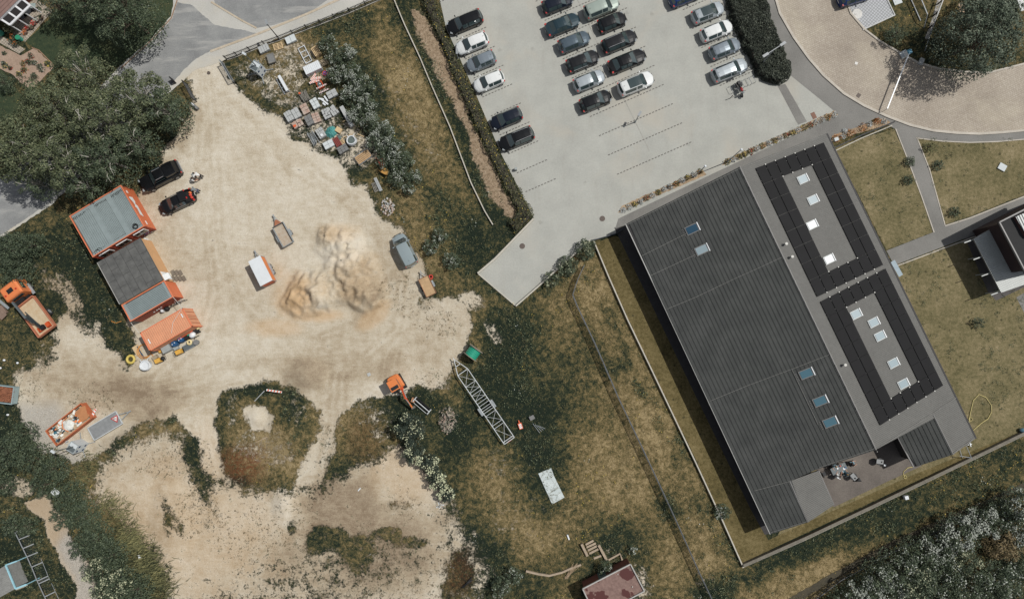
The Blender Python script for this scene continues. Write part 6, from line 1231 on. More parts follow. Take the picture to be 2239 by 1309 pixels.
# ================================================================ YARD STORES
M('pallet_new', (208,180,136), .8, .12, 4); M('pallet_old', (158,144,120), .9, .18, 4); M('pallet_grey', (128,124,114), .9, .2, 4); M('slab_grey', (178,180,178), .8, .08, 4); M('slab_pale', (204,210,210), .75, .06, 4); M('slab_dark', (124,124,122), .85, .14, 4); M('brick_mix', (170,130,110), .85, .2, 6, rgb2=(196,186,174)); M('foil_white', (226,230,232), .35, .05, 2); M('sign_white', (230,230,226), .5); M('sign_red', (204,72,52), .5); M('sign_orange', (224,98,50), .5); M('barrier_red', (150,34,34), .5)
def pallet(px, py, ang, label, mat='pallet_old', L=1.2, W=.8, grp='wooden pallets in the storage area', z=0):
    o = thing('pallet', label, 'pallet', G(px, py, z), R(ang), grp); m = MB(); n = 5
    for k in range(n): m.box((0, -W/2+.05+k*(W-.1)/(n-1), .13), (L, .095, .025))
    m.build('deck_board', mat, o); m = MB()
    for x in (-L/2+.06, 0, L/2-.06): m.box((x, 0, .105), (.11, W, .024)); m.box((x, 0, .012), (.11, W, .022))
    m.build('cross_board', mat, o); m = MB()
    for x in (-L/2+.06, 0, L/2-.06):
        for y in (-W/2+.06, 0, W/2-.06): m.box((x, y, .058), (.11,.10,.07))
    m.build('block', mat, o); return o
def slabs(px, py, ang, label, mat, nx_=2, ny_=3, h=.5, L=1.28, W=.9, z=.145, jit=.02, grp='stacks of paving stone on pallets', name='stone_stack', cat='stone stack'):
    o = thing(name, label, cat, G(px, py, z), R(ang), grp); lay = max(1, int(h/.16))
    for i in range(nx_):
        for j in range(ny_):
            hh = h*rnd.uniform(.9, 1.0); a = L/nx_; b = W/ny_; m = MB()
            for k in range(lay): m.box((-L/2+(i+.5)*a+rnd.uniform(-jit,jit), -W/2+(j+.5)*b+rnd.uniform(-jit,jit), hh*(k+.5)/lay), (a-.03, b-.03, hh/lay-.008))
            m.build('slab', mat, o)
    return o
AN = 62
Y = [ # px,py,angle,material,nx,ny,h,label
 (580,110,25,'slab_grey',4,1,.45,'grey kerb stones on a pallet close to the picket fence, left of the pale pallet'),
 (638,89,25,'slab_pale',2,1,.35,'two pale wrapped stone packs on a pallet beside the picket fence'),
 (728,208,28,'slab_grey',2,2,.35,'grey paving packs beside the shrub row, right of the white beams'),
 (691,229,-60,'slab_pale',3,2,.35,'pale slab stack in the centre of the storage area, below the dirty pallet'),
 (669,241,-62,'brick_mix',3,2,.35,'reddish brick stack below the dirty pallet'),
 (636,258,-60,'slab_grey',2,3,.6,'leftmost grey slab stack at the sand edge'),
 (651,251,-60,'slab_grey',2,2,.5,'grey slab stack immediately right of the leftmost one'),
 (653,273,27,'brick_mix',4,2,.3,'mixed broken brick stack with an orange lid, below the two grey stacks'),
 (679,266,-62,'slab_dark',3,2,.5,'dark grey stone stack in the middle of the storage area'),
 (694,260,-68,'brick_mix',4,2,.35,'stack of tan bricks with one pale plank, right of the dark grey stack'),
 (716,251,-66,'slab_grey',4,3,.35,'jumbled grey stones on a pallet, left of the last pallet before the long plank'),
 (731,244,-52,'slab_grey',3,3,.3,'jumbled grey stones on a pallet nearest the long plank'),
 (704.5,294,-58,'slab_grey',3,4,.5,'tall grey block stack with a white bucket lid on it'),
 (721,318,28,'slab_pale',2,2,.35,'pale blue grey slab stack at the lower sand edge'),
 (752,328,30,'slab_dark',3,3,.45,'grey cobble stack, lowest of the stone stacks'),
]
for i, (x, y, a, m, nx_, ny_, h, lb) in enumerate(Y):
    pallet(x, y, a, 'grey weathered pallet under the '+lb[:60].rsplit(' ', 1)[0] if 0 else 'pallet hidden under the %s' % ' '.join(lb.split()[:9]).rstrip(','), 'pallet_grey', grp='pallets under the stone stacks')
    slabs(x, y, a, lb, m, nx_, ny_, h, jit=.05 if 'jumbled' in lb or 'mixed' in lb else .012)
g = P(704,296,.65); tag(MB().cyl((g.x, g.y, gz(g.x, g.y)+.645), (g.x, g.y, gz(g.x, g.y)+.74), .17, 14).build('plastic_lid', 'foil_white'), 'white round bucket lid on top of the tall grey block stack', 'lid')  # only the flat lid of a bucket
g = P(645,276,.45); tag(MB().box((g.x, g.y, gz(g.x, g.y)+.50), (.35,.25,.09), RZ(R(27))).build('orange_lid', 'sign_orange'), 'small orange lid on the mixed broken brick stack', 'crate')  # thin orange lid lying on the bricks
pallet(609,103,17,'pale empty pallet beside the picket fence, right of the kerb stones','pallet_new')
for k, z in enumerate((0,.146,.292,.438)): pallet(694,116,-58,['bottom','second','third','top'][k]+' pallet of the fresh yellow pallet stack beside the shrub row','pallet_new',z=z)
pallet(707,139,30,'weathered empty pallet at the right end of the white foil bales','pallet_old'); pallet(707,139,30,'second weathered pallet beneath the one at the right end of the foil bales','pallet_old',z=-.0) if 0 else None
pallet(712,166,28,'empty pallet carrying the round blue and red sign'); pallet(688,168,17,'empty pallet just below the white foil bales, above the striped boards')
pallet(745,312,32,'empty pallet with open slats next to the red frame at the lower storage area','pallet_new',L=1.0)
# dark crate
p = G(596,131); o = thing('mortar_tub', 'dark tub in a pale frame, below the kerb stones at the fence', 'tub', p, R(-72)); MB().box((0,0,.24), (1.1,.8,.4), taper=1.05).build('tub', 'slab_dark', o); m = MB()
for s_ in (-1, 1): m.box((0, s_*.44, .44), (1.2,.07,.08)); m.box((s_*.58, 0, .44), (.07,.9,.08))
m.build('frame', 'pallet_grey', o)
# metal ladder frame
p = G(668,121); o = thing('metal_grating', 'flat white metal frame with cross bars lying in the grass, left of the fresh pallets', 'frame', p, R(-62)); m = MB()
for s_ in (-1, 1): m.beam((-1.1, s_*.42, .12), (1.1, s_*.42, .12), .09, .09)
for x in (-1.08, -.45, .3, 1.08): m.beam((x, -.42, .12), (x, .42, .12), .09, .08)
m.build('bar', M('white_metal', (206,210,212), .5), o)
# foil bales
p = P(684,150,.6); o = thing('foil_bale', 'long white foil wrapped pack with red stripe at its lower edge', 'wrapped pack', (p.x, p.y, gz(p.x, p.y)), R(25)); m = MB()
for k in range(9): m.box((-.92+k*.23, 0, .45), (.225, 1.1, .85), taper=.96)
m.build('wrap', 'foil_white', o); m = MB()
for k in range(6): m.box((-.85+k*.34, -.555, .66), (.15,.02,.07))
m.build('red_mark', 'barrier_red', o)
# bench trough
p = G(621,187); o = thing('channel_stack', 'long white channel pieces strapped on a grey frame, alone on the sandy grass', 'channel stack', p, R(-60)); MB().box((0,.12,.45), (2.2,.34,.35)).build('channel', 'foil_white', o); m = MB()
for s_ in (-1, 1): m.beam((-1.15, s_*.33-.1, .12), (1.15, s_*.33-.1, .12), .08,.1)
for x in (-.9,-.3,.3,.9): m.beam((x,-.43,.2), (x,.3,.2), .08,.08)
m.build('frame', 'zinc', o)
# round no stopping sign
p = G(712,162,.17); o = thing('road_sign', 'round blue and red no stopping sign lying on the pallet beside the shrubs', 'road sign', p, R(20)); MB().cyl((0,0,0), (0,0,.02), .33, 24).build('sign_rim', 'sign_red', o); MB().cyl((0,0,.021), (0,0,.026), .25, 24).build('sign_face', M('sign_blue', (48,86,160), .5), o)
MB().box((0,0,.031), (.56,.055,.006), RZ(R(45))).box((0,0,.034), (.56,.055,.006), RZ(R(-45))).build('sign_cross', 'sign_red', o)
# striped boards
def striped(px, py, z, ang, label, L=1.0, W=.28, n=5, m1='sign_white', m2='sign_orange', tilt=0, h=None, name='striped_board', cat='warning board', grp=None):
    p = G(px, py, z) if h is None else P(px, py, h); o = thing(name, label, cat, p, R(ang), grp); Rt = Matrix.Rotation(R(tilt), 3, 'X')
    m = MB(); m.box((0,0,0), (L, W, .03), Rt); m.build('board', m1, o); m = MB()
    for k in range(n):
        x = -L/2+(k+.5)*L/n; q = [(x-L*.22/n-.06*0, -W/2+.01, .018), (x+L*.22/n, -W/2+.01, .018), (x+L*.22/n+.08, W/2-.01, .018), (x-L*.22/n+.08, W/2-.01, .018)]; m.quad(*[Rt@Vector(v) for v in q])
    m.build('stripe', m2, o); return o
for k, (x, y, a) in enumerate(((690,176,30),(692,180,18),(686,180,40),(696,174,8),(688,172,55))):
    striped(x, y, .25+.05*k, a, '%s of the fanned orange and white striped boards below the foil bales' % ['lowest','second','third','fourth','topmost'][k], grp='striped boards fanned in a pile')
p = G(702,188); o = thing('plate_compactor', 'orange framed machine with dark round engine beside the striped boards', 'machine', p, R(-62)); MB().box((0,0,.12), (1.0,.7,.1)).build('base', 'orange_deep', o); MB().cyl((0,0,.18),(0,0,.62),.28,16).build('engine', 'crane_grey', o); MB().ball((0.05,.05,.66),.1).build('cap', 'foil_white', o)
MB().tube([(-.45,-.32,.2),(-.45,-.32,.75),(.45,-.32,.75),(.45,-.32,.2)], .03).tube([(-.45,.32,.2),(-.45,.32,.75),(.45,.32,.75),(.45,.32,.2)], .03).build('guard_frame', 'orange_deep', o)
striped(707,194,.75,25,'upper red and white barrier plank below the orange machine',1.35,.16,6,m2='barrier_red',name='barrier_plank',cat='barrier'); striped(710,201,.25,25,'lower red and white barrier plank, partly behind the upper one',1.3,.16,6,m2='barrier_red',name='barrier_plank',cat='barrier')
# dirty pallet with boards
p = G(668,213); o = thing('scrap_pallet', 'pallet of dirty weathered slats with an orange corner, left of the pale slabs', 'pallet', p, R(-62)); m = MB()
for k in range(7): m.box((rnd.uniform(-.08,.08), -.42+k*.14, .3+rnd.uniform(0,.15)), (1.25,.09,.05), RZ(R(rnd.uniform(-9,9))))
m.box((0,0,.14),(1.2,.9,.2)); m.build('slat', 'pallet_grey', o); MB().box((-.55,-.35,.5),(.2,.25,.1)).build('cap', 'sign_orange', o)
# white beams
for x, y, a, L_, lb in ((703,218,-8,.7,'short thick white beam at the top of the loose beams'),(711,224,-38,1.1,'long thin white beam in the middle of the loose beams'),(714,217,-56,.8,'thin white beam closest to the shrubs'),(710,229,-40,.45,'short white beam offcut at the lower end of the loose beams')):
    tag(MB().box(G(x, y, .12), (L_, .2, .16), RZ(R(a))).build('beam', 'foil_white'), lb, 'beam', 'loose white beams')
tag(MB().box(G(760,257,.30), (2.85,.50,.34), RZ(R(-61))).build('concrete_lintel', 'slab_grey'), 'long grey concrete plank lying alone beside the shrub row', 'lintel')
# rods bundle
p = G(686,304); o = thing('rod_bundle', 'bundle of loose grey rods and slats left of the tall grey block stack', 'rods', p, R(-60)); m = MB()
for k in range(16): y = rnd.uniform(-.42,.42); m.tube([(-.8+rnd.uniform(-.2,.2), y, .1+rnd.uniform(0,.3)), (.8+rnd.uniform(-.2,.25), y+rnd.uniform(-.15,.15), .1+rnd.uniform(0,.3))], .03, 5)
m.build('rod', 'zinc', o); m = MB(); m.box((-.5,0,.08),(.08,1,.1)); m.box((.5,0,.08),(.08,1,.1)); m.build('bearer', 'pallet_old', o)
# tarp heap
def heap(name, label, cat, px, py, r, h, mat, sq=(1,1), n=14, jit=.35, z=0):
    g = G(px, py); m = MB(); vs = [Vector((g.x, g.y, g.z+h))]; rings = 4
    for i in range(1, rings+1):
        for k in range(n):
            t_ = 2*math.pi*k/n; rr = r*i/rings*(1+jit*(rnd.random()-.5)); vs.append(Vector((g.x+rr*math.cos(t_)*sq[0], g.y+rr*math.sin(t_)*sq[1], g.z+h*(1-(i/rings)**2)*(1+jit*(rnd.random()-.5))+(.02 if i == rings else 0)*0)))
    fs = [(0, 1+k, 1+(k+1)%n) for k in range(n)]
    for i in range(rings-1):
        for k in range(n): a = 1+i*n+k; b = 1+i*n+(k+1)%n; fs.append((a, a+n, b+n, b))
    m.add(vs, fs); return tag(m.build(name, mat), label, cat)
M('tarp_teal', (60,132,130), .55, .25, 5, rgb2=(92,168,160)); M('net_grey', (96,108,104), .8, .25, 8)
heap('tarpaulin', 'crumpled teal tarpaulin over a heap in the lower storage area', 'tarpaulin', 725, 290, .72, .5, 'tarp_teal', n=18)
heap('net_heap', 'grey mesh heap at the lower right of the teal tarpaulin', 'net', 742, 303, .45, .3, 'net_grey')
tag(MB().box(G(742,286,.2), (.75,.62,.3), RZ(R(-30))).build('board_stack', 'pallet_new'), 'pale yellow chipboard pieces right of the teal tarpaulin', 'boards')
p = G(739,312); o = thing('steel_rack', 'dark red metal frame beside the open pallet in the lower storage area', 'frame', p, R(-58)); m = MB()
for y in (-.3,-.1,.1,.3): m.beam((-.6,y,.35),(.6,y,.35),.08,.08)
m.box((0,0,.15),(1.15,.7,.28)); m.build('frame', M('frame_red', (142,66,58), .7), o)
# big bags
def bigbag(px, py, label, r=.62, h=.75, fill=True):
    g = G(px, py); o = thing('big_bag', label, 'bulk bag', g); m = MB(); n = 16; rs = [(r*.86,0),(r,h*.25),(r*1.02,h*.7),(r*.9,h),(r*.75,h*.98),(r*.72,h*.8)]
    for i in range(len(rs)-1):
        for k in range(n):
            a0 = 2*math.pi*k/n; a1 = 2*math.pi*(k+1)/n; q = []
            for (rr, zz), aa in ((rs[i],a0),(rs[i],a1),(rs[i+1],a1),(rs[i+1],a0)): w = 1+.06*math.sin(aa*3+i); q.append((rr*w*math.cos(aa), rr*w*math.sin(aa), zz))
            m.quad(*q)
    m.build('sack', 'foil_white', o); MB().cyl((0,0,h*.7),(0,0,h*.82), r*.74, 14).build('filling' if fill else 'lid_cloth', 'net_grey' if fill else 'foil_white', o)
    for a in (2.3, 1.1): MB().tube([(r*.8*math.cos(a), r*.8*math.sin(a), h*.9), (r*1.25*math.cos(a), r*1.25*math.sin(a), h*.95), (r*1.5*math.cos(a+.1), r*1.5*math.sin(a+.1), h*.4)], .045, 5).build('strap', 'foil_white', o)
bigbag(771,310,'open white bulk bag with grey filling beside the shrub row'); bigbag(323,798,'closed white bulk bag below the shipping container', fill=False, r=.66)
for x, y, a, L_, lb in ((760,298,20,1.2,'thin tan lath on the ground left of the bulk bag'),(790,297,-25,.9,'short tan laths at the shrubs right of the bulk bag'),(754,265,25,.7,'short tan lath left of the concrete plank')): tag(MB().box(G(x, y, .08), (L_,.09,.06), RZ(R(a))).build('lath', 'pallet_new'), lb, 'lath')
p = G(796,345); o = thing('plank_rack', 'rack of tan planks in a grey metal frame below the storage area', 'plank rack', p, R(35)); m = MB()
for k in range(5): m.box((0, -.42+k*.21, .42), (1.9,.16,.10))
m.build('plank', 'wood_deck', o); m = MB()
for s_ in (-1,1): m.beam((-1,s_*.58,.4),(1,s_*.58,.4),.06,.06); m.beam((s_*.95,-.58,.4),(s_*.95,.58,.4),.06,.06); m.beam((s_*.95,-.58,0),(s_*.95,-.58,.7),.06,.06); m.beam((s_*.95,.58,0),(s_*.95,.58,.7),.06,.06)
m.build('frame', 'zinc', o)
p = G(836,358); o = thing('wheelbarrow', 'red orange barrow at the edge of the shrubs', 'barrow', p, R(-60)); MB().box((0,0,.45),(.8,.55,.3),taper=1.2).build('tray', 'bag_red', o); MB().cyl((.55,-.05,.2),(.55,.05,.2),.2,14).build('wheel', 'tyre_black', o); MB().tube([(.5,-.2,.3),(-.9,-.3,.5)],.03).tube([(.5,.2,.3),(-.9,.3,.5)],.03).build('handle', 'orange_deep', o)
p = G(844,377); o = thing('wheelbarrow', 'ochre yellow barrow below the red orange one', 'barrow', p, R(-30)); MB().box((0,0,.42),(.75,.6,.28),taper=1.2).build('tray', M('ochre', (190,140,62), .6), o); MB().cyl((.5,-.05,.2),(.5,.05,.2),.2,14).build('wheel', 'tyre_black', o); MB().tube([(.5,-.2,.3),(-.85,-.28,.45)],.03).tube([(.5,.2,.3),(-.85,.28,.45)],.03).build('handle', 'ochre', o)
pallet(823,409,-68,'pallet beside the rubble pile carrying metal poles','pallet_grey')
p = G(826,405,.2); o = thing('pole_bundle', 'grey metal poles lying on the pallet above the rubble pile', 'poles', p, R(-68)); m = MB(); [m.tube([(-.9,-.1+.1*k,.03),(.9,.02+.1*k,.03)],.035,6) for k in range(4)]; m.build('pole', 'zinc_light', o)
# rubble piles
def rubble(px, py, rx, ry, n_, mats, label, s=.22):
    g = G(px, py); o = thing('rubble_pile', label, 'rubble', g)
    for mi, mt in enumerate(mats):
        m = MB()
        for k in range(n_//len(mats)):
            a = rnd.uniform(0, 6.28); rr = rnd.random()**.6; x = rx*rr*math.cos(a); y = ry*rr*math.sin(a); sc_ = s*rnd.uniform(.4,1.2)
            q = Quaternion((rnd.random(),rnd.random(),rnd.random()), rnd.uniform(0,3)).to_matrix(); m.box((x, y, .05+.4*(1-rr)*rnd.random()), (sc_, sc_*rnd.uniform(.5,1), sc_*rnd.uniform(.3,.7)), q, .8)
        tag(m.build('broken_stone', mt, o), kind='stuff')
    return o
rubble(848,453,.85,1.1,110,('slab_grey','brick_mix','kerb_stone'),'pile of pale broken stone and brick at the yard edge')
rubble(979,917,1.0,1.7,130,('brick_mix','pallet_grey'),'low pinkish rubble heap between the excavator and the lattice trailer',.14)
rubble(962,1104,.5,.4,36,('foil_white','slab_grey'),'few white stones at the lower end of the flecked shrub row',.12)
rubble(150,965,.0001+.4,.4,10,('slab_grey',),'few grey stones beside the second light tower',.2)
# ---------------------------------------------------------------- gear beside the shipping container
M('gear_yellow', (222,170,66), .5, .08, 3); M('gear_cream', (222,204,150), .6); M('gear_blue', (32,84,128), .5); M('hose_orange', (208,140,56), .6); M('box_grey', (158,164,162), .6)
g = G(288,785); tag(MB().torus((g.x,g.y,g.z+.16),.44,.15,26,8).build('hose_coil', M('hose_yellow', (212,188,90), .6)), 'thick pale yellow hose coil on the weeds left of the white bulk bag', 'hose')
p = G(316,768); o = tag(MB().torus((p.x,p.y,p.z+.12),.85,.05,30,6).torus((p.x+.15,p.y+.1,p.z+.2),.78,.05,30,6,Matrix.Rotation(R(6),3,'X')).tube([(p.x+.9,p.y-.3,p.z+.1),(p.x+1.6,p.y-1.0,p.z+.08),(p.x+2.4,p.y-.7,p.z+.08)],.05).build('hose_coil', 'hose_orange'), 'loose wide loop of orange yellow hose at the container corner', 'hose')
tag(MB().box(G(309,770,.1),(1.7,.14,.08),RZ(R(-58))).build('blue_bar', M('bar_blue', (62,84,108), .6)), 'dark blue bar lying through the hose loop', 'bar')
tag(MB().box(G(301,765,.06),(1.2,.8,.06),RZ(R(-58))).build('board', 'pallet_new'), 'tan board on the ground under the hose loop', 'board')
p = G(371,761); o = thing('tool_chest', 'grey steel tool chest standing against the shipping container', 'chest', p, R(28)); MB().box((0,0,.45),(1.05,.85,.85)).build('body', 'zinc', o); MB().box((0,.0,.91),(1.12,.92,.06)).build('lid', 'box_grey', o)
tag(MB().box(G(388,760,.25),(.6,.5,.35),RZ(R(28))).build('crate', 'box_grey'), 'low grey crate right of the steel tool chest', 'crate')
for x, y, lb, r in ((388,751,'blue barrel beside the grey tool chest',.38),(402,742,'blue barrel behind the cream coil, right of the other barrel',.36)):
    p = G(x, y); o = thing('barrel', lb, 'barrel', p, 0, 'blue barrels beside the container'); MB().tube([(0,0,0),(0,0,.3),(0,0,.6),(0,0,.9)],[r*.9,r,r,r*.9],18).build('body', 'gear_blue', o); MB().cyl((.12,.12,.9),(.12,.12,.95),.06,8).cyl((-.15,-.1,.9),(-.15,-.1,.95),.06,8).build('bung', 'foil_white', o)
p = G(415,757); o = thing('skid_box', 'low dark grey skid carrying a cream hose coil', 'skid', p, R(28)); MB().box((0,0,.18),(1.35,.65,.3)).build('box', 'crane_grey', o); m = MB(); [m.box((0,s_*.33,.34),(1.4,.05,.06)) for s_ in (-1,1)]; m.build('rim', 'zinc', o)
g = G(418,748,.42); tag(MB().torus(g,.24,.12,22,8).torus(g+Vector((0,0,.1)),.22,.08,22,8).build('hose_coil', 'gear_cream'), 'cream coil lying on the dark grey skid', 'hose')
p = G(432,748); tag(MB().tube([p,p+Vector((0,0,.4))],[.28,.34],18).build('bucket', 'slab_dark'), 'dark grey bucket at the right end of the skid', 'bucket')
p = G(426,732); o = thing('cement_mixer', 'white and black drum machine against the container side', 'machine', p, R(40)); MB().ball((0,0,.6),.42,(1,.85,.8),14,8).build('drum', 'foil_white', o, smooth=True); MB().tube([(-.4,-.4,0),(0,-.4,.6),(.4,-.4,0)],.04).tube([(-.4,.4,0),(0,.4,.6),(.4,.4,0)],.04).build('stand', 'trim_black', o)
p = G(413,738); tag(MB().box(p+Vector((0,0,.35)),(.6,.5,.7),RZ(R(25)),.8).build('machine_cover', 'trim_black'), 'black covered device between the blue barrel and the drum machine', 'device')
p = G(431,722); o = thing('hand_cart', 'small dark two wheeled cart at the container doors corner', 'cart', p, R(25)); MB().box((0,0,.35),(.8,.5,.25)).build('tray', 'cable_black', o); w = MB().cyl((.2,-.42,.28),(.2,-.30,.28),.28,16).build('wheel', 'tyre_black', o); w = MB().cyl((.2,.30,.28),(.2,.42,.28),.28,16).build('wheel', 'tyre_black', o); MB().box((.45,.1,.5),(.3,.3,.2)).build('cover', 'gear_cream', o)
tag(MB().tube([P(390,742,.9),P(421,723,.9)],.05,6).build('orange_pole', 'sign_orange'), 'bright orange pole leaning along the container side above the blue barrels', 'pole')
tag(MB().tube([P(410,733,.7),P(420,727,.7)],.09,6).build('green_roll', 'green_pipe'), 'short green roll against the container side behind the drum machine', 'roll')
for x, y, lb, tail in ((350,788,'yellow plate compactor with black engine, nearest the white bulk bag',1),(395,769,'yellow machine cover standing alone in front of the grey skid',0)):
    p = G(x, y); o = thing('compactor', lb, 'machine', p, R(25)); MB().box((0,0,.1),(.95,.62,.12)).build('base_plate', 'trim_black', o); MB().box((0,0,.42),(.78,.55,.5),taper=.88).build('cover', 'gear_yellow', o)
    if tail: MB().ball((.65,0,.5),.28,(1,.9,.8)).build('engine', 'trim_black', o); MB().tube([(.6,-.25,.5),(1.2,-.25,.75),(1.2,.25,.75),(.6,.25,.5)],.03).build('handle', 'cable_black', o)
    else: MB().tube([(-.3,-.32,.3),(-.5,-.32,.7),(-.5,.32,.7),(-.3,.32,.3)],.03).build('handle', 'cable_black', o)
for x, y, m, lb in ((342,781,'pallet_old','small brown crate below the container corner'),(355,765,'gear_yellow','yellow jerry can behind the tool chest corner')): tag(MB().box(G(x,y,.25),(.7,.5,.35),RZ(R(35)),.9).build('crate', m), lb, 'crate')
p = G(359,680); o = thing('gas_bottle', 'white gas bottle against the wall of the narrow orange cabin', 'bottle', p); MB().tube([(0,0,0),(0,0,.6),(0,0,.8)],[.2,.2,.08],14).build('body', 'foil_white', o); MB().cyl((0,0,.8),(0,0,.9),.04,8).build('valve', 'trim_black', o)
p = G(368,675); tag(MB().ball(p+Vector((0,0,.35)),.38,(1,.8,.9),10,6,jit=.2).build('rubbish_sack', 'trim_black'), 'black sack between the white bottle and the bicycles', 'sack')
def bicycle(px, py, ang, label, col):
    o = thing('bicycle', label, 'bicycle', G(px, py), R(ang)); Rx = Matrix.Rotation(R(90),3,'X')
    for x in (-.52,.52): w = MB().torus((x,0,.34),.32,.025,22,6,Rx).build('wheel', 'tyre_black', o); MB().cyl((x,-.04,.34),(x,.04,.34),.05,8).build('hub', 'chrome', w)
    MB().tube([(-.52,0,.34),(-.15,0,.8),(.42,0,.85),(.52,0,.34)],.022).tube([(-.15,0,.8),(0,0,.3),(.42,0,.82)],.022).build('frame', col, o); MB().tube([(.4,-.28,1.0),(.42,0,.95),(.4,.28,1.0)],.018).build('handlebar', 'chrome', o); MB().ball((-.18,0,.92),.11,(1.3,.7,.4)).build('saddle', 'trim_black', o)
bicycle(386,667,25,'dark bicycle leaning beside the narrow orange cabin','cable_black'); bicycle(398,660,20,'blue bicycle at the corner of the narrow orange cabin','bar_blue'); bicycle(327,513,30,'bicycle with blue and white parts at the site office corner','gear_blue')
p = G(322,524); tag(MB().tube([p,p+Vector((0,0,.5))],.14,12).build('canister', 'foil_white'), 'white canister at the joint of the orange office and the plywood cabin', 'canister')
g = G(262,702); tag(MB().tube([G(245,702,.06),G(255,706,.06),G(267,702,.06)],.05,6).build('hose', 'hose_orange'), 'short yellow hose piece in the dark weeds left of the narrow cabin', 'hose')
# ---------------------------------------------------------------- skips
def skip(name, label, q, h, mat, floor=.25):
    w = [P(*p, h) for p in q]; c = sum(w, Vector((0,0,0)))/4; o = thing(name, label, 'skip', (c.x, c.y, gz(c.x, c.y)), 0); ux = ((w[1]-w[0])+(w[2]-w[3])).normalized(); o.rotation_euler.z = math.atan2(ux.y, ux.x)
    L = (w[1]-w[0]).length; W = (w[3]-w[0]).length; m = MB()
    for s_ in (-1, 1): m.box((0, s_*(W/2-.04), h/2), (L,.07,h-.1)); m.box((s_*(L/2-.04), 0, h/2), (.07,W-.14,h-.1))
    m.box((0,0,.12),(L-.2,W-.2,.1)); m.build('side', mat, o); m = MB()
    for s_ in (-1, 1): m.box((0, s_*(W/2-.02), h-.04), (L+.06,.12,.12)); m.box((s_*(L/2-.02), 0, h-.04), (.12,W-.12,.12))
    m.build('rim', mat, o); return o, L, W
M('skip_orange', (190,104,62), .7, .15, 2); o, L, W = skip('rubbish_skip', 'open orange skip heaped with white, teal and black rubbish', [(98,943),(174,881),(207,911),(122,975)], 1.1, 'skip_orange')
M('waste_white', (222,222,214), .6, .15, 6); M('waste_teal', (36,100,116), .6, .2, 5); M('waste_black', (42,44,46), .7, .2, 6); M('waste_tan', (184,160,130), .8, .15, 6)
for k, (m_, n_) in enumerate((('waste_white', 60), ('waste_teal', 26), ('waste_black', 34), ('waste_tan', 34), ('orange_paint', 12))):
    m = MB()
    for i in range(n_):
        x = rnd.uniform(-L/2+.3, L/2-(1.1 if k < 2 else .4)); y = rnd.uniform(-W/2+.25, W/2-.25); s_ = rnd.uniform(.2,.55); q = Quaternion((rnd.random(),rnd.random(),rnd.random()), rnd.uniform(0,1.2)).to_matrix(); m.box((x,y,.85+rnd.uniform(-.15,.25)), (s_, s_*rnd.uniform(.2,.9), .07), q)
    tag(m.build('rubbish', m_, o), kind='stuff')
MB().box((-.1,0,.75),(L-.5,W-.3,.3)).build('fill', 'waste_tan', o)
m = MB(); m.tube([(-.5,-.7,1.15),(-.75,0,1.2),(-.4,.7,1.2),(.4,.8,1.2)],.05,6); m.build('orange_rod', 'orange_paint', o); MB().ball((-.05,-.05,1.05),.75,(1,.85,.35),12,6,jit=.25).build('white_sack', 'waste_white', o)
for k, x in enumerate((L/2-.5, L/2-.8, L/2-.25)): MB().box((x, rnd.uniform(-.3,.3), 1.18+.04*k), (.7, 1.5, .04), RZ(R(rnd.uniform(-25,25)))).build('plank', M('waste_plywood', (186,126,80), .8), o)
striped(212,901,.6,64,'orange and white striped board leaning at the corner of the rubbish skip',1.1,.28,3)
M('skip_grey', (146,166,168), .6)
o, L, W = skip('scrap_skip', 'pale blue rimmed skip full of rusty scrap at the left picture edge', [(-35,838),(31,847),(25,882),(-38,876)], 1.0, 'skip_grey'); m = MB(); M('scrap_rust', (146,92,64), .85, .25, 6)
for i in range(90): x = rnd.uniform(-L/2+.2,L/2-.2); y = rnd.uniform(-W/2+.2,W/2-.2); a = rnd.uniform(0,3); m.beam((x,y,.75+rnd.uniform(0,.3)),(x+.6*math.cos(a)*.8,y+.3*math.sin(a),.75+rnd.uniform(0,.3)),.07,.05)
m.box((0,0,.55),(L-.3,W-.3,.3)); tag(m.build('scrap', 'scrap_rust', o), kind='stuff')
# left edge wood stack
p = G(4,683); o = thing('sheet_pile', 'stack of brown sheets on the grass behind the crane truck', 'board stack', p, R(-52)); MB().box((0,0,.2),(1.2,1.5,.35)).box((.3,.1,.42),(1.3,.9,.06),RZ(.15)).build('board', M('brown_board', (136,114,100), .85, .2, 3), o); tag(MB().box(G(14,665,.35),(1.7,.32,.12),RZ(R(-38))).build('metal_plank', 'zinc'), 'grey metal plank lying beside the brown sheets at the left edge', 'plank')
# ---------------------------------------------------------------- light towers
M('tower_white', (204,210,212), .5, .05, 2); M('tower_grey', (176,186,188), .5); M('panel_blue', (32,60,96), .4)
b_ = P(566,156); RT = R(-31)
o = thing('light_tower', 'white camera tower with blue vents and tall mast at the picket fence corner', 'light tower', (b_.x+.35, b_.y-.15, gz(b_.x,b_.y)), RT, 'mobile towers with tall masts')
MB().box((0,0,.98),(1.0,1.15,1.9)).build('cabinet', 'tower_white', o); m = MB()
for s_ in (-1,1): m.box((0,s_*.56,1.99),(1.02,.05,.12)); m.box((s_*.5,0,1.99),(.05,1.1,.12))
m.build('top_rim', 'tower_grey', o); MB().box((0,-.25,1.96),(.9,.5,.05)).build('top_lid', 'crane_grey', o)
for a in (-.3,.3):
    for z in (.45,1.55):
        MB().box((a,-.585,z),(.24,.03,.28)).build('vent','panel_blue',o); MB().box((.51,a,z),(.03,.24,.28)).build('vent','panel_blue',o)
MB().tube([(0,.1,1.9),(0,.1,5.3)],[.07,.04],8).build('mast','crane_grey',o); h_ = MB().box((0,.1,5.4),(.5,.25,.2)).build('camera_head','tower_white',o); MB().cyl((-.3,.1,5.4),(-.36,.1,5.4),.08,8).build('lens','trim_black',h_)
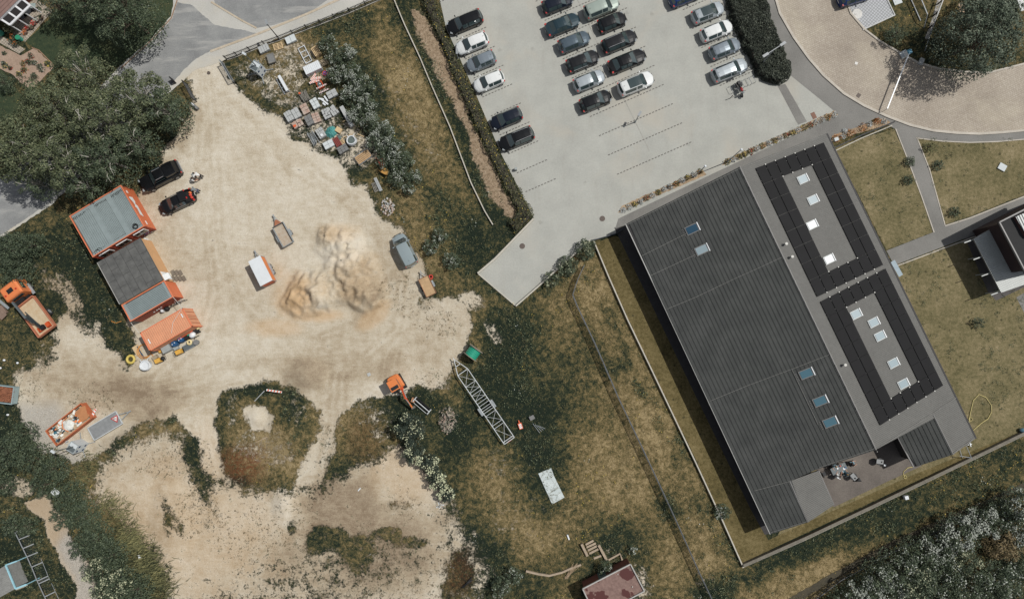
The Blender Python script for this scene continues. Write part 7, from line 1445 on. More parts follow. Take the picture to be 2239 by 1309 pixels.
for a in (45,135,225,315): c_ = Vector((math.cos(R(a)),math.sin(R(a)),0)); MB().beam(c_*.6+Vector((0,0,.2)), c_*1.5+Vector((0,0,.12)),.07,.08).tube([c_*1.5+Vector((0,0,.14)),c_*1.5],.06).build('outrigger','zinc',o)
b2 = P(182,972); o2 = dup(o, label='white camera tower with blue vents and tall mast beside the rubbish skip', loc=(b2.x, b2.y, gz(b2.x,b2.y)), rz=R(-31))
# ---------------------------------------------------------------- fences, gates, walls
M('fence_black', (40,38,36), .7); M('wall_concrete', (168,164,152), .85, .12, 3)
pts = [(497,131),(520,123),(548,112),(580,99),(612,88),(642,76),(672,64),(702,53),(732,41),(765,28),(800,13),(830,0),(870,-16)]
o = thing('picket_fence', 'long black metal picket fence along the pavement at the top', 'fence', P(497,131)); W3 = [P(*p) for p in pts]; mp = MB(); 
for p in W3: MB().box(p+Vector((0,0,.62)),(.10,.10,1.24)).build('post','fence_black',o,world=True)
ml = MB(); n = 0
for a, b in zip(W3[:-1], W3[1:]):
    ml.beam(a+Vector((0,0,.25)), b+Vector((0,0,.25)),.05,.05); ml.beam(a+Vector((0,0,.95)), b+Vector((0,0,.95)),.05,.05); k = int((b-a).length/.16)
    for i in range(1,k): q = a.lerp(b,i/k); mp.box(q+Vector((0,0,.65)),(.035,.035,1.05))
ml.build('rail','fence_black',o,world=True); tag(mp.build('picket','fence_black',o,world=True), kind='stuff'); m = MB()
for a, b in zip(W3[:-1], W3[1:]): d = (b-a).normalized(); nn = Vector((d.y,-d.x,0))*.12; m.prism([(a-nn)[:2],(b-nn)[:2],(b+nn)[:2],(a+nn)[:2]], 0, .14)
m.build('plinth','wall_concrete',o,world=True)
def mesh_panel(o, a, b, h, step=.12, matm='fence_mesh', hs=(.08,.98), r=.008, posts=True, name='mesh'):
    m = MB(); L = (b-a).length; k = max(1,int(L/step))
    for i in range(k+1): q = a.lerp(b,i/k); m.beam(q+Vector((0,0,.06)), q+Vector((0,0,h)), r*2, r*2, Vector((1,0,0)))
    z = .06
    while z < h: m.beam(a+Vector((0,0,z)), b+Vector((0,0,z)), r*2, r*2); z += step*1.6
    return m
M('fence_mesh', (92,96,100), .6)
for (x0,y0,x1,y1,h,lb,f) in ((490,141,513,181,1.3,'grey mesh gate standing open at the yard entrance beside the picket fence',0),(411,186,431,223,1.5,'dark mesh gate standing open at the left side of the yard entrance',1)):
    a, b = P(x0,y0), P(x1,y1); o = thing('gate', lb, 'gate', a, 0); m = MB(); m.beam(a+Vector((0,0,.1)),b+Vector((0,0,.1)),.06,.06); m.beam(a+Vector((0,0,h)),b+Vector((0,0,h)),.07,.07); m.beam(a,a+Vector((0,0,h+.1)),.1,.1,Vector((1,0,0))); m.beam(b,b+Vector((0,0,h+.05)),.07,.07,Vector((1,0,0))); m.build('gate_frame','zinc' if not f else 'fence_black',o,world=True)
    mesh_panel(o,a,b,h,.10).build('mesh','fence_mesh',o,world=True)
p = G(430,235); tag(MB().box(p+Vector((0,0,.3)),(.9,.3,.4),RZ(R(-40))).build('gate_block','slab_dark'),'small grey block at the lower end of the dark mesh gate','block'); tag(MB().tube([G(421,227,.5),G(428,233,.5)],.06).build('rail_end','foil_white'),'short white rod on the grey block near the dark mesh gate','rod')
a, b = P(378,174,0), P(386,183,0); tag(MB().beam(a+Vector((0,0,.5)), b+Vector((0,0,.5)),.12,.9).build('sign_board','trim_black'),'dark narrow board at the road edge beside the grove','board')
def chain_fence(label, pts, h, mat='fence_mesh', step=2.4, meshstep=.16, base=True):
    o = thing('wire_fence', label, 'fence', P(*pts[0])); W3 = [P(*p) for p in pts]; mm = MB()
    for a, b in zip(W3[:-1], W3[1:]):
        n = max(1, round((b-a).length/step))
        for i in range(n): q = a.lerp(b,i/n); MB().tube([q, q+Vector((0,0,h))],.04,6).build('post', mat, o, world=True)
        t_ = mesh_panel(o,a,b,h,meshstep,r=.016); t_.beam(a+Vector((0,0,h)), b+Vector((0,0,h)), .07, .05); mm.add(t_.v,t_.f)
    tag(mm.build('mesh','fence_mesh',o,world=True), kind=None); return o
M('fence_slate', (84,90,100), .6)
chain_fence('dark wire mesh fence running down the meadow left of the hall lawn', [(1276,582),(1262,612),(1251,645),(1262,672),(1300,752),(1350,868),(1395,962),(1440,1058),(1480,1145),(1520,1235),(1560,1320)], 1.3, 'fence_slate')
chain_fence('low wire fence along the dirt track in front of the blossoming thicket', [(1740,1330),(1830,1262),(1940,1202),(2040,1156),(2140,1114),(2270,1058)], 1.0, 'trim_black', 3.2, .3)
o = thing('panel_fence', 'row of grey metal frame panels along the garden at the lower left', 'fence', P(48,1158)); FPx = [(49,1157),(57,1173),(66,1192),(75,1210),(85,1232),(97,1262),(100,1268),(113,1296),(126,1325)]
for p0_, p1_ in zip(FPx[:-1], FPx[1:]):
    a, b = P(*p0_), P(*p1_); d = (b-a).normalized(); f = Vector((.50,.20,0)); m = MB(); h = 1.2; bb = b-d*.06; lo0, lo1, hi0, hi1 = a+f, bb+f, a+Vector((0,0,h)), bb+Vector((0,0,h))
    lo0.z = lo1.z = .05; m.beam(lo0,lo1,.05,.05); m.beam(hi0,hi1,.07,.07); m.beam(lo0,hi0,.06,.06); m.beam(lo1,hi1,.06,.06); pf = m.build('panel','galvanised',o,world=True)
    m = MB(); n_ = 6
    for i in range(1,n_): m.beam(lo0.lerp(lo1,i/n_), hi0.lerp(hi1,i/n_),.012,.012)
    m.v = [v-o.location for v in m.v]; m.build('mesh','fence_mesh',pf)
strip('kerb_wall', [(855,-20),(862,0),(885,55),(920,130),(945,190),(985,280),(1030,400),(1060,462),(1078,492)], .13, .35, M('pale_edging',(190,184,170),.8,.12,4), 'long thin pale edging wall between the meadow and the hedge', 'edging wall')
strip('kerb_wall', [(1298,528),(1330,605),(1372,700),(1420,800),(1470,905),(1520,1010),(1580,1140),(1621,1232)], .14, .4, MATS['pale_edging'], 'thin pale edging wall left of the hall lawn', 'edging wall')
strip('garden_wall', [(1623,1233),(1760,1172),(1900,1106),(2000,1058),(2100,1010),(2200,962),(2270,928)], .34, .55, M('stone_wall',(120,114,102),.9,.25,5), 'low weathered stone wall along the lower side of the hall lawn', 'wall')
strip('wall_coping', [(1622,1238),(1760,1177),(1900,1111),(2000,1063),(2100,1015),(2200,967),(2270,933)], .12, .30, MATS['pale_edging'], 'thin pale kerb along the foot of the lower stone wall', 'kerb')
strip('ramp_wall', [(1045,598),(1082,567),(1167,479)], .22, .45, MATS['pale_edging'], 'pale retaining wall on the upper left side of the paved ramp', 'wall')
strip('ramp_wall', [(1128,669),(1175,628),(1225,583),(1290,526)], .18, .5, MATS['pale_edging'], 'pale retaining wall on the lower right side of the paved ramp', 'wall')
strip('ramp_edge', [(1045,598),(1128,669)], .12, .12, MATS['pale_edging'], 'low edging across the end of the paved ramp', 'edging')
strip('steel_rail', [(1290,528),(1345,512),(1362,500)], .1, .5, M('rail_dark',(54,60,66),.6), 'short dark rail at the upper left corner of the hall', 'rail')
strip('entry_wall', [(1820,326),(1880,298),(1953,268)], .14, .45, M('dark_trim',(50,50,50),.7), 'low dark wall behind the rust orange bushes', 'wall'); strip('kerb_wall', [(1822,332),(1882,303),(1950,275)], .12, .1, MATS['pale_edging'], 'pale kerb below the rust orange bushes', 'edging wall')
p = P(1828,305,.9); o = thing('letter_box', 'pale square box on a post among the rust orange bushes', 'post box', (p.x,p.y,.02), R(20)); MB().box((0,0,.9),(.5,.4,.3)).build('box','slab_pale',o); MB().tube([(0,0,0),(0,0,.75)],.05).build('post','zinc',o)
# lattice fence + rails at top right
o = thing('barred_fence', 'grey barred fence panel on the grass at the top right', 'fence', P(2000,20)); a, b = P(1992,-20,1.2), P(2012,46,1.2); a0, b0 = P(2010,-15,.05), P(2028,32,.05)
a, b, a0, b0 = P(1988,-10,.1), P(2013,46,.1), P(2009,-14,1.3), P(2028,32,1.3)
m = MB(); m.beam(a,b,.10,.08); m.beam(a0,b0,.10,.08); m.build('rail','zinc',o,world=True); m = MB(); [m.beam(a.lerp(b,i/22),a0.lerp(b0,i/22),.03,.03) for i in range(23)]; m.build('bar','fence_black',o,world=True); MB().tube([b0,P(2020,62,.05)],.05).build('brace','galvanised',o,world=True)
o = thing('guard_rail', 'pair of long pale rails on dark posts at the top right beside the maple', 'rail', P(2040,60)); m = MB(); m.beam(P(2066,-10,1.1),P(2040,58,1.1),.12,.10); m.build('rail','roof_gutter',o,world=True); m = MB(); m.beam(P(2040,58,1.1),P(2022,112,1.1),.10,.10); m.build('rail','crane_grey',o,world=True)
for x, y in ((2062,0),(2052,26),(2041,54),(2030,86)): p = P(x,y,1.1); MB().beam((p.x,p.y,0),(p.x,p.y,1.1),.12,.12,Vector((1,0,0))).build('post','fence_black',o,world=True)
# barrier boom
p = P(1984,118); o = thing('barrier', 'long white barrier boom with turquoise box lying across the cobbled road edge', 'barrier', (p.x,p.y,.02), 0)
a = P(1989,113,1.05); b = P(1940,238,1.0); MB().box((a.x-p.x,a.y-p.y,.5),(.5,.5,.98),RZ(R(20))).build('housing','foil_white',o); MB().box((a.x-p.x,a.y-p.y,1.04),(.52,.52,.10),RZ(R(20))).build('housing_lid',M('turquoise',(28,126,156),.5),o)
MB().beam(a,b,.12,.10).build('boom','foil_white',o,world=True); MB().tube([b,Vector((b.x,b.y,.03))],.03).build('support','zinc',o,world=True); MB().box((-.5,-.1,.12),(.9,.8,.2),RZ(R(30))).build('foundation','slab_pale',o)
tag(MB().box(P(2014,135,.15),(.5,.8,.3),RZ(R(-25))).build('concrete_block','slab_grey'),'grey concrete block at the road edge below the long rails','block')
tag(MB().box(P(1962,2,.05),(1.0,.9,.08),RZ(R(20))).build('paving_slab','slab_pale'),'pale square slab in the grass above the grid fence at the top right','slab')
tag(MB().prism([P(*q)[:2] for q in ((2095,10),(2103,4),(2112,22),(2106,33),(2100,34))],0,.05).build('rock_slab','waste_tan'),'pale sandy stone slab in the grass left of the maple','stone')
# house corner top right
o = thing('brick_house', 'dark red brick house corner behind the maple at the top right', 'house', P(2225,5)); MB().prism([P(*q)[:2] for q in ((2205,-30),(2218,8),(2300,-20),(2300,-60))],0,3).build('wall','dark_brick',o,world=True); MB().prism([P(*q,3.1)[:2] for q in ((2212,-30),(2232,26),(2300,0),(2300,-60))],3.02,3.2).build('roof','canopy_sheet',o,world=True)
# ---------------------------------------------------------------- lamps
M('lamp_metal',(150,154,156),.45)
def lamp(bx, by, tx, ty, h, label, kind='single', arm=0, grp='street lamps'):
    a = P(bx,by); o = thing('street_lamp', label, 'street lamp', (a.x,a.y,.015), 0, grp); MB().tube([(0,0,0),(0,0,h)],[.07,.045],8).build('pole','lamp_metal' if kind != 'dark' else 'fence_black',o); MB().cyl((0,0,0),(0,0,.25),.11,10).build('base','zinc',o)
    if kind == 'double':
        d = Vector((.84,.54,0)); MB().beam(-d*1.0+Vector((0,0,h)), d*1.0+Vector((0,0,h)),.08,.07).build('arm','lamp_metal',o)
        for s_ in (-1,1): c_ = d*s_*1.2+Vector((0,0,h+.03)); Mx = RZ(math.atan2(d.y,d.x)); q = MB().box(c_,(.75,.30,.12),Mx).build('lamp_head','lamp_metal',o); MB().box(c_+d*s_*.1-Vector((0,0,.07)),(.4,.22,.03),Mx).build('lens','trim_black',q)
    elif kind == 'ball': q = MB().ball((0,0,h+.08),.16).build('lamp_head','foil_white',o,smooth=True)
    else:
        d = Vector((math.cos(R(arm)),math.sin(R(arm)),0)); q = MB().box(d*.3+Vector((0,0,h+.03)),(.65,.26,.12),RZ(R(arm))).build('lamp_head','lamp_metal',o); MB().box(d*.4+Vector((0,0,h-.04)),(.4,.2,.03),RZ(R(arm))).build('lens','foil_white',q)
lamp(1663,143,1692,108,4.6,'twin headed lamp standing in the hedge island','double'); lamp(611,86,592,55,4.0,'single lamp standing in the picket fence line','dark',110)
lamp(1389,267,1395,253,2.3,'short lamp in the middle of the car park below the parked rows','single',60); lamp(1517,387,1542,361,5.2,'slim ball lamp at the right end of the lower planting bed','ball'); lamp(1590,354,1620,326,5.4,'slim ball lamp at the left end of the upper planting bed','ball')
lamp(1002,130,996,118,1.6,'short pole in the hedge beside the white hatchback','single',90)
p = P(1128,371); tag(MB().box(p+Vector((0,0,.3)),(.3,.3,.6)).build('utility_box','box_grey'),'small grey box on the lot below the hedge row of cars','box')
# ---------------------------------------------------------------- loose things in the meadow
t = NT('foil_creased'); v = t.n('TexVoronoi', {'Vector': t.coord(), 'Scale': .9}, feature='DISTANCE_TO_EDGE'); c_ = t.mix(t.mth('MULTIPLY', t.mth('LESS_THAN', v.outputs['Distance'], .02), .5), t.ramp(t.noise(1.5,4), [(.35, C(186,196,194)), (.65, C(206,214,212))]), C(120,116,100)); t.out(c_, .5); MATS['foil_creased'] = t.m
q = [G(1177,1034,.12), G(1205,1022,.12), G(1212,1041,.12), G(1234,1086,.12), G(1207,1101,.12)]; tag(MB().prism([(v.x,v.y) for v in q], 0, .16).build('tarpaulin','foil_creased'), 'pale grey creased sheet lying flat in the meadow', 'sheet')
p = G(1138,930,.3); o = thing('warning_sign', 'orange framed white warning sign lying in the dark weeds beside the lattice trailer', 'warning sign', p, R(-70)); MB().box((0,0,0),(.75,.45,.04)).build('board','sign_orange',o); MB().box((.02,0,.025),(.55,.32,.01)).build('face','sign_white',o); MB().torus((.02,0,.035),.11,.02,16,5).build('symbol','sign_red',o); MB().box((-.55,.02,0),(.35,.12,.04)).build('foot','sign_orange',o)
tag(MB().box(G(1163,912,.2),(.6,.5,.3),RZ(.5)).build('metal_box','slab_dark'),'dark metal box in the weeds above the loose bars','box'); m = MB(); [m.tube([G(1165+k*5,925+k*2,.15),G(1180+k*4,945-k*3,.2)],.03) for k in range(4)]; tag(m.build('bar_bundle','zinc'),'few bent metal bars in the weeds right of the warning sign','bars')
tag(MB().tube([G(1240,1167,.12),G(1244,1178,.12)],.10,8).build('pipe_piece','foil_white'),'short white pipe piece lying in the meadow above the ruined steps','pipe')
tag(MB().box(G(131,1073,.7),(.95,.75,.06),RZ(R(-38))).build('metal_sheet','slab_pale'),'pale grey sheet lying on the bushes above the tan path','sheet')
tag(MB().box(G(1977,1085,.35),(.42,.42,.5),RZ(R(15))).build('white_box','foil_white'),'small white box in the weeds below the stone wall','box')
tag(MB().box(G(2190,366,.1),(.9,.8,.14),RZ(R(-30))).build('manhole_slab','slab_pale'),'pale square slab in the upper right lawn','slab')
tag(MB().box(G(309,1214,.3),(.3,.45,.1),RZ(.3)).build('paper','foil_white'),'small white scrap on the reeds at the lower left','scrap')
o = thing('cross_marker','white cross shaped marker on the lawn at the lower right hall corner','marker',P(2120,971,.1),R(15)); MB().box((0,0,0),(.5,.1,.1)).box((0,0,.11),(.1,.5,.1)).build('bar','foil_white',o)
tag(MB().tube([P(2098,996,.9),P(2122,1000,.9)],.04).tube([P(2096,975,.9),P(2104,1000,.9)],.04).tube([P(2110,968,.9),P(2125,1003,.9)],.04).build('glass_rail','galvanised'),'thin rail frame between the hall corner and the stone wall','rail')
tag(MB().ball(P(2236,940,.3),.4,(1,.7,.6)).build('stone_ball','glass_blue',smooth=True),'bluish rounded object at the right picture edge on the lawn','object')
striped(606,853,.9,-8,'white and orange striped board on a leaning pole in the weed island',1.9,.22,5); tag(MB().tube([G(558,876,.1),G(585,853,1.0)],.05,6).build('pole','zinc_light'),'long leaning pole holding the striped board in the weed island','pole')
tag(MB().tube([G(561,966,.08),G(586,954,.1)],.05,6).build('stick','waste_tan'),'pale stick on the ground below the sandy opening in the weed island','stick'); tag(MB().box(G(786,1069,.06),(.45,.12,.08),RZ(R(50))).build('plank','foil_white'),'small white plank on the grey sand in the lower hollow','plank')
tag(MB().box(G(807,818,.05),(.4,.4,.05),RZ(.4)).build('plate','slab_grey'),'small grey plate on the sand above the excavator','plate')
for x,y,s_,lb in ((1020,1272,.6,'dark charred branch on the sand at the bottom edge'),): m = MB(); [m.tube([G(1012+rnd.uniform(-4,4),1282,.1),G(1022,1272,.25),G(1030+rnd.uniform(-6,6),1264+rnd.uniform(-5,5),.15)],[.09,.12,.04],5) for _ in range(5)]; tag(m.build('branch','trim_black'),lb,'branch')
for x,y,lb in ((11,787,'white pebble at the left edge by the weeds'),(40,793,'white pebble right of the left edge pebble'),(3,804,'lower white pebble at the left edge'),(19,906,'pale stone beneath the scrap skip')): tag(MB().ball(G(x,y,.08),.17,(1,.8,.6),8,5,jit=.2).build('pebble','foil_white'),lb,'stone')
# garden hoses
M('hose_pale',(196,180,110),.6)
hp = [(2118,925),(2121,905),(2128,875),(2140,862),(2155,868),(2167,885),(2168,900),(2160,915),(2145,925),(2128,940)]
tag(MB().tube([P(*q,.06) for q in hp],.05,6).build('garden_hose','hose_pale'),'pale yellow hose looped on the lawn beside the hall','hose'); c_ = P(2122,916,.08); tag(MB().torus(c_,.2,.035).build('hose_ring','hose_pale'),'small coil at the end of the lawn hose by the hall wall','hose')
tag(MB().tube([P(*q,.06) for q in ((1997,1020),(1985,1022),(1976,1030),(1975,1037),(1979,1042))],.045,6).torus(P(1979,1042,.07),.17,.04).build('garden_hose','hose_pale'),'short yellow hose with a small coil on the grass below the patio','hose')
# ruined steps and wall
M('ruin_stone',(170,152,130),.9,.2,6); o = thing('garden_steps','broken stone garden steps overgrown with grass above the red shed','steps',G(1300,1200)); gz_ = .05
for a,b in (((1271,1186),(1284,1213)),((1308,1188),(1326,1222))): MB().beam(G(*a,.28),G(*b,.12),.28,.34).build('cheek_wall','ruin_stone',o,world=True)
for k,(a,b) in enumerate((((1280,1188),(1297,1179)),((1282,1194),(1302,1185)),((1285,1201),(1305,1191)),((1288,1208),(1308,1198)),((1298,1219),(1314,1213)))): MB().beam(G(*a,.24-.04*k),G(*b,.24-.04*k),.24,.14).build('step','ruin_stone',o,world=True)
strip('ruined_wall',[(1150,1246),(1175,1252),(1200,1256),(1228,1249),(1248,1240),(1270,1232)],.22,.35,MATS['ruin_stone'],'curved ruined stone wall left of the shed','wall'); strip('ruined_wall',[(1330,1222),(1355,1208),(1360,1222)],.2,.3,MATS['ruin_stone'],'short stone edging above the shed roof','wall')
m = MB(); [m.tube([G(1238+rnd.uniform(-4,4),1262+rnd.uniform(-3,3),.1),G(1258+rnd.uniform(-8,8),1232+rnd.uniform(-5,5),.3)],.02,4) for _ in range(14)]; tag(m.build('brushwood','waste_tan'),'bundle of thin dry sticks across the ruined wall','sticks')
# garden barrels top left
p = G(3,73); o = thing('rain_barrel','turquoise rain barrel lying at the left edge beside the house','barrel',p,R(-40)); M('barrel_green',(64,160,140),.5); MB().cyl((-.45,0,.45),(.45,0,.45),.36,18).build('body','barrel_green',o); MB().torus((-.45,0,.45),.36,.04,20,6,Matrix.Rotation(R(90),3,'Y')).build('rim','foil_white',o)
p = G(47,87); o = thing('rain_barrel','green round water tub on the terrace corner','tub',p); MB().tube([(0,0,0),(0,0,.7)],[.27,.32],20).build('body','barrel_green',o); MB().cyl((0,0,.7),(0,0,.73),.30,20).build('lid',M('lid_green',(36,140,104),.5),o)
p = G(81,19); o = thing('garden_table','pale blue grey square table on the terrace beside the conservatory','table',p); MB().box((0,0,.72),(.62,.62,.05)).build('tabletop',M('table_pale',(150,166,162),.5),o)
for a in (-.26,.26):
    for b in (-.26,.26): MB().beam((a,b,0),(a,b,.7),.04,.04,Vector((1,0,0))).build('leg','zinc',o)
tag(MB().box(G(43,44,.2),(.35,.45,.3),RZ(.5)).build('red_box','frame_red'),'small red box at the conservatory front','box')
# ================================================================ PATIO and PEOPLE
p = P(1834,1024,.7); TB = thing('patio_table','grey slatted patio table with dishes, under the hall eave','table',(p.x,p.y,.018),R(25)); m = MB(); [m.box((0,-.36+k*.12,.73),(1.9,.11,.04)) for k in range(7)]; m.build('tabletop',M('table_grey',(112,120,122),.6),TB)
for a in (-.85,.85):
    for b in (-.34,.34): MB().beam((a,b,0),(a,b,.71),.06,.06,Vector((1,0,0))).build('leg','crane_grey',TB)
def at_t(x,y,z): return Matrix.Translation(TB.location)@Matrix.Rotation(TB.rotation_euler.z,4,'Z')@Vector((x,y,z))
for x,y,r,h,mt,lb in ((.55,-.22,.15,.03,'foil_white','round white plate at the right end of the patio table'),(.72,-.15,.10,.12,'gear_blue','blue bowl beside the white plate on the patio table'),(.25,.28,.08,.14,'bag_red','red jug at the upper side of the patio table'),(-.15,.12,.11,.05,'foil_white','white dish in the middle of the patio table'),(.5,.30,.04,.12,'slab_pale','small pale cup at the upper edge of the patio table')):
    c_ = at_t(x,y,.752); tag(MB().cyl(c_,c_+Vector((0,0,h)),r,16).build('tableware',mt),lb,'tableware')
M('skin',(196,150,124),.6); M('hair_dark',(44,36,30),.8); M('hair_fair',(150,124,90),.8); M('cloth_white',(222,222,218),.9); M('cloth_lightblue',(150,190,206),.9); M('cloth_teal',(50,96,112),.9); M('cloth_black',(34,34,36),.9); M('cloth_grey',(120,128,130),.9); M('cloth_jeans',(62,76,98),.9); M('eye_dark',(30,26,24),.3); M('lip',(160,96,86),.6)
def skin_obj(name, J, E, mat, parent, root, sub=1):
    names = list(J); idx = {k:i for i,k in enumerate(names)}; me = bpy.data.meshes.new(name); me.from_pydata([J[k][0] for k in names], [(idx[a],idx[b]) for a,b in E], [])
    ob = bpy.data.objects.new(name, me); COL.objects.link(ob); ob.parent = parent; md = ob.modifiers.new('Skin','SKIN'); md.use_smooth_shade = True
    if not me.skin_vertices: me.attributes.new
    for i,k in enumerate(names): sv = me.skin_vertices[0].data[i]; r = J[k][1]; sv.radius = (r,r) if not isinstance(r,tuple) else r; sv.use_root = (k == root)
    if sub: s_ = ob.modifiers.new('Sub','SUBSURF'); s_.levels = s_.render_levels = sub
    me.materials.append(MATS[mat]); return ob
def person(px, py, ang, label, pose, shirt, trousers, hair, grp=None, z=0, h=0.9, short=False):
    g = P(px, py, h); o = thing('person', label, 'person', (g.x, g.y, (gz(g.x,g.y) if px < 1000 else .018)+z), R(ang), grp)
    if pose == 'stand': hip=(0,0,.92); ch=(.03,0,1.25); nk=(.05,0,1.48); hd=(.09,0,1.64); kn=[(.04,s_*.12,.5) for s_ in (1,-1)]; ft=[(0,s_*.14,.08) for s_ in (1,-1)]
    elif pose == 'bend': hip=(0,0,.92); ch=(.30,0,1.12); nk=(.50,0,1.22); hd=(.66,0,1.22); kn=[(.06,s_*.12,.5) for s_ in (1,-1)]; ft=[(-.02,s_*.14,.08) for s_ in (1,-1)]
    elif pose == 'crouch': hip=(-.1,0,.38); ch=(.14,0,.70); nk=(.26,0,.92); hd=(.36,0,1.06); kn=[(.32,s_*.2,.50) for s_ in (1,-1)]; ft=[(.1,s_*.16,.08) for s_ in (1,-1)]
    else: hip=(0,0,.50); ch=(-.04,0,.85); nk=(-.02,0,1.08); hd=(.03,0,1.24); kn=[(.46,s_*.13,.52) for s_ in (1,-1)]; ft=[(.50,s_*.14,.08) for s_ in (1,-1)]
    V = Vector; J = {'hip':(hip,.13),'ch':(ch,.15),'nk':(nk,.06),'hd':(hd,.095),'top':(tuple(V(hd)+V((.01,0,.09))),.075)}; E = [('hip','ch'),('ch','nk'),('nk','hd'),('hd','top')]
    for i,s_ in enumerate((1,-1)):
        sh_ = V(ch).lerp(V(nk),.7)+V((0,s_*.19,0)); fw = {'stand':(.30,0,-.12),'bend':(.12,0,-.45),'crouch':(.36,0,-.12),'sit':(.40,0,-.12)}[pose]; el = sh_+V((fw[0]*.35,s_*.09,-.24)); hand = sh_+V((fw[0]+.14,s_*.02,fw[2]-.16)); wr_ = el.lerp(hand,.82)
        J['sh%d'%i]=(tuple(sh_),.062); J['el%d'%i]=(tuple(el),.046); J['wr%d'%i]=(tuple(wr_),.032); J['pm%d'%i]=(tuple(hand),.038); E += [('ch','sh%d'%i),('sh%d'%i,'el%d'%i),('el%d'%i,'wr%d'%i),('wr%d'%i,'pm%d'%i)]
        d = (hand-wr_).normalized(); sdv = d.cross(V((0,0,1))).normalized(); upv = V((0,0,-1))
        for f in range(5):
            off = (f-1.5)*.020 if f < 4 else -s_*.055; ln = (.065,.075,.07,.055,.045)[f]; b0 = hand+sdv*off*(1 if f < 4 else .6)+d*(.03 if f < 4 else -.01); b1 = b0+(d if f < 4 else (d+sdv*(-s_)).normalized())*ln*.55+upv*.008; b2_ = b1+(d if f < 4 else (d*1.2+sdv*(-s_)*.4).normalized())*ln*.45+upv*.022
            J['f%d%da'%(i,f)]=(tuple(b1),.0095); J['f%d%db'%(i,f)]=(tuple(b2_),.0085); E += [('pm%d'%i,'f%d%da'%(i,f)),('f%d%da'%(i,f),'f%d%db'%(i,f))]
        hp_ = V(hip)+V((0,s_*.10,-.04)); J['th%d'%i]=(tuple(hp_),.085); J['kn%d'%i]=(kn[i],.058); J['an%d'%i]=(ft[i],.042); J['to%d'%i]=(tuple(V(ft[i])+V((.17,0,-.03))),.04); E += [('hip','th%d'%i),('th%d'%i,'kn%d'%i),('kn%d'%i,'an%d'%i),('an%d'%i,'to%d'%i)]
    skin_obj('body', J, E, 'skin', o, 'hip')
    JS = {'w':(hip,.155),'ch':(ch,.178),'n':(tuple(V(ch).lerp(V(nk),.75)),.10)}; ES = [('w','ch'),('ch','n')]
    for i in (0,1): a_,b_ = V(J['sh%d'%i][0]),V(J['el%d'%i][0]); JS['s%d'%i]=(tuple(a_),.082); JS['e%d'%i]=(tuple(a_.lerp(b_,.75 if short else 1.0)),.062); ES += [('ch','s%d'%i),('s%d'%i,'e%d'%i)]
    skin_obj('shirt', JS, ES, shirt, o, 'w')
    JT = {'w':(hip,.150)}; ET = []
    for i in (0,1):
        a_,b_,c_ = V(J['th%d'%i][0]),V(kn[i]),V(ft[i]); JT['t%d'%i]=(tuple(a_),.104); JT['k%d'%i]=(tuple(b_),.078); ET += [('w','t%d'%i),('t%d'%i,'k%d'%i)]
        if not short: JT['a%d'%i]=(tuple(b_.lerp(c_,.9)),.062); ET += [('k%d'%i,'a%d'%i)]
    skin_obj('trousers', JT, ET, trousers, o, 'w')
    for i in (0,1): MB().ball(V(ft[i])+V((.07,0,-.02)),.075,(1.9,.75,.75),10,6).build('shoe','cloth_black' if not short else 'cloth_grey',o,smooth=True)
    hc = V(hd)+V((-.02,0,.075)); MB().ball(hc,.118,(1.0,.86,.95),14,8).build('hair',hair,o,smooth=True)
    fd = V((.1,0,-.01)); MB().ball(V(hd)+V((.098,0,.03)),.018,(1.2,.8,1.2),8,5).build('nose','skin',o,smooth=True); MB().box(V(hd)+V((.09,0,-.02)),(.02,.045,.012)).build('mouth','lip',o)
    for s_ in (-1,1): MB().ball(V(hd)+V((.085,s_*.034,.055)),.013).build('eye','eye_dark',o); MB().ball(V(hd)+V((0,s_*.098,.03)),.026,(.8,.4,1.2)).build('ear','skin',o,smooth=True)
    return o
GY = 'people gathered behind the pickup and the open boot'
person(422,381,-35,'person in white shirt bending over behind the pickup, upper left of three','bend','cloth_white','cloth_grey','hair_dark',GY,short=True)
person(437,384,160,'person in white shirt and black trousers leaning towards the others behind the pickup','bend','cloth_white','cloth_black','hair_dark',GY)
person(418,393,15,'crouching person in white clothes, lowest of the three behind the pickup','crouch','cloth_white','cloth_white','hair_dark',GY,h=.6)
person(430,416,165,'lone person in grey shirt standing behind the open boot','bend','cloth_grey','cloth_jeans','hair_fair',GY)
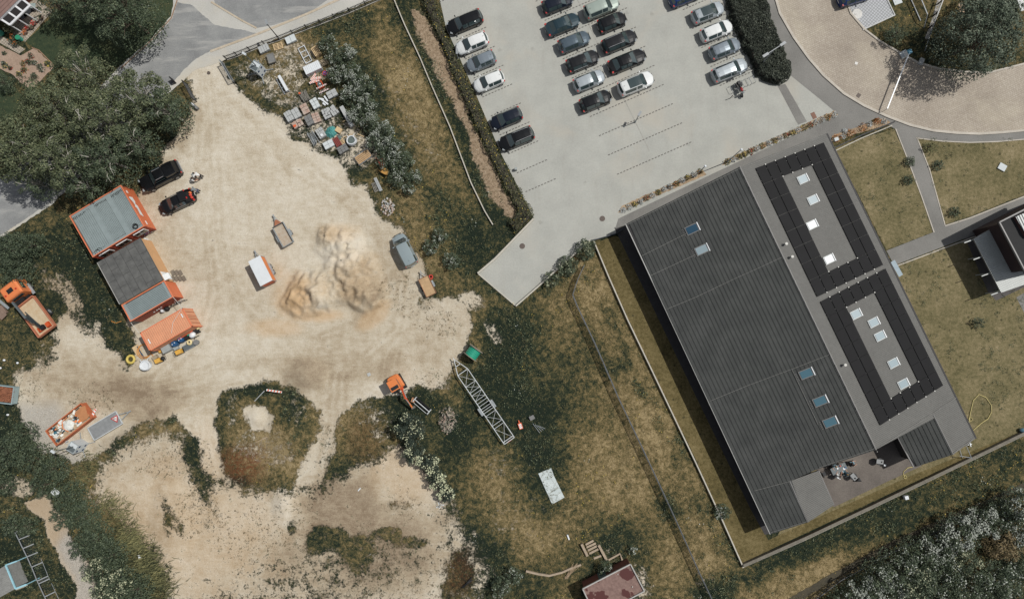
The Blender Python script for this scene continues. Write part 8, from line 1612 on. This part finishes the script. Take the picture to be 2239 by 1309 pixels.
def chair(px, py, ang, label, mat='chair_grey'):
    p = P(px,py,.45); o = thing('patio_chair', label, 'chair', (p.x,p.y,.018), R(ang)); MB().box((0,0,.44),(.5,.5,.04)).build('seat',mat,o); MB().box((-.25,0,.72),(.05,.5,.5)).build('backrest',mat,o)
    for a in (-.22,.22):
        for b in (-.22,.22): MB().beam((a,b,0),(a,b,.42),.035,.035,Vector((1,0,0))).build('leg','zinc',o)
    return o
GQ = 'people around the patio table'
for x,y,a,s_,t_,hr,lb,cl,mt in ((1822,1017,-62,'cloth_lightblue','cloth_white','hair_fair','seated person in light blue on the wall side of the patio table','patio chair under the light blue dressed person on the wall side','chair_grey'),(1831,1039,65,'cloth_white','cloth_white','hair_dark','seated person in white at the open side of the patio table','round white patio chair at the open side of the table','foil_white'),(1847,1034,112,'cloth_teal','cloth_lightblue','hair_fair','seated person in teal and light blue, right of the person in white','patio chair under the teal dressed person','chair_grey'),(1861,1013,15,'cloth_black','cloth_lightblue','hair_dark','person in black stretching bare legs away from the table end','dark patio chair at the right end of the table','trim_black')):
    chair(x,y,a,cl,mt); person(x,y,a,lb,'sit',s_,t_,hr,GQ,h=.6,short=True)
chair(1801,1036,25,'empty dark chair with white arms at the hall wall','trim_black')
def barbecue(px, py, ang, label):
    p = P(px,py,.6); o = thing('barbecue', label, 'barbecue', (p.x,p.y,.018), R(ang)); m = MB(); m.tube([(0,0,.5),(0,0,.62),(0,0,.78)],[.34,.42,.42],18); m.build('bowl','trim_black',o); MB().box((0,0,.80),(.8,.5,.05)).build('top_shelf','plate_grey',o); MB().ball((.2,0,.86),.09).build('knob','trim_black',o)
    for a in (-.3,.3):
        for b in (-.2,.2): MB().beam((a,b,0),(a,b,.6),.04,.04,Vector((1,0,0))).build('leg','crane_grey',o)
    return o
barbecue(1865,1041,-50,'dark grill trolley with grey top beside the seated people'); barbecue(1922,1008,-8,'dark grill trolley with grey top in the shade of the roof notch')
p = P(1879,1049,.5); tag(MB().tube([(p.x,p.y,.02),(p.x,p.y,.5),(p.x,p.y,.55)],[.1,.34,.05],3).build('shovel_head','trim_black'),'black triangular object beside the grill trolley','object')
tag(MB().box(P(1934,1016,.3),(.25,.2,.3)).build('white_canister','foil_white'),'small white canister next to the shaded grill trolley','canister')
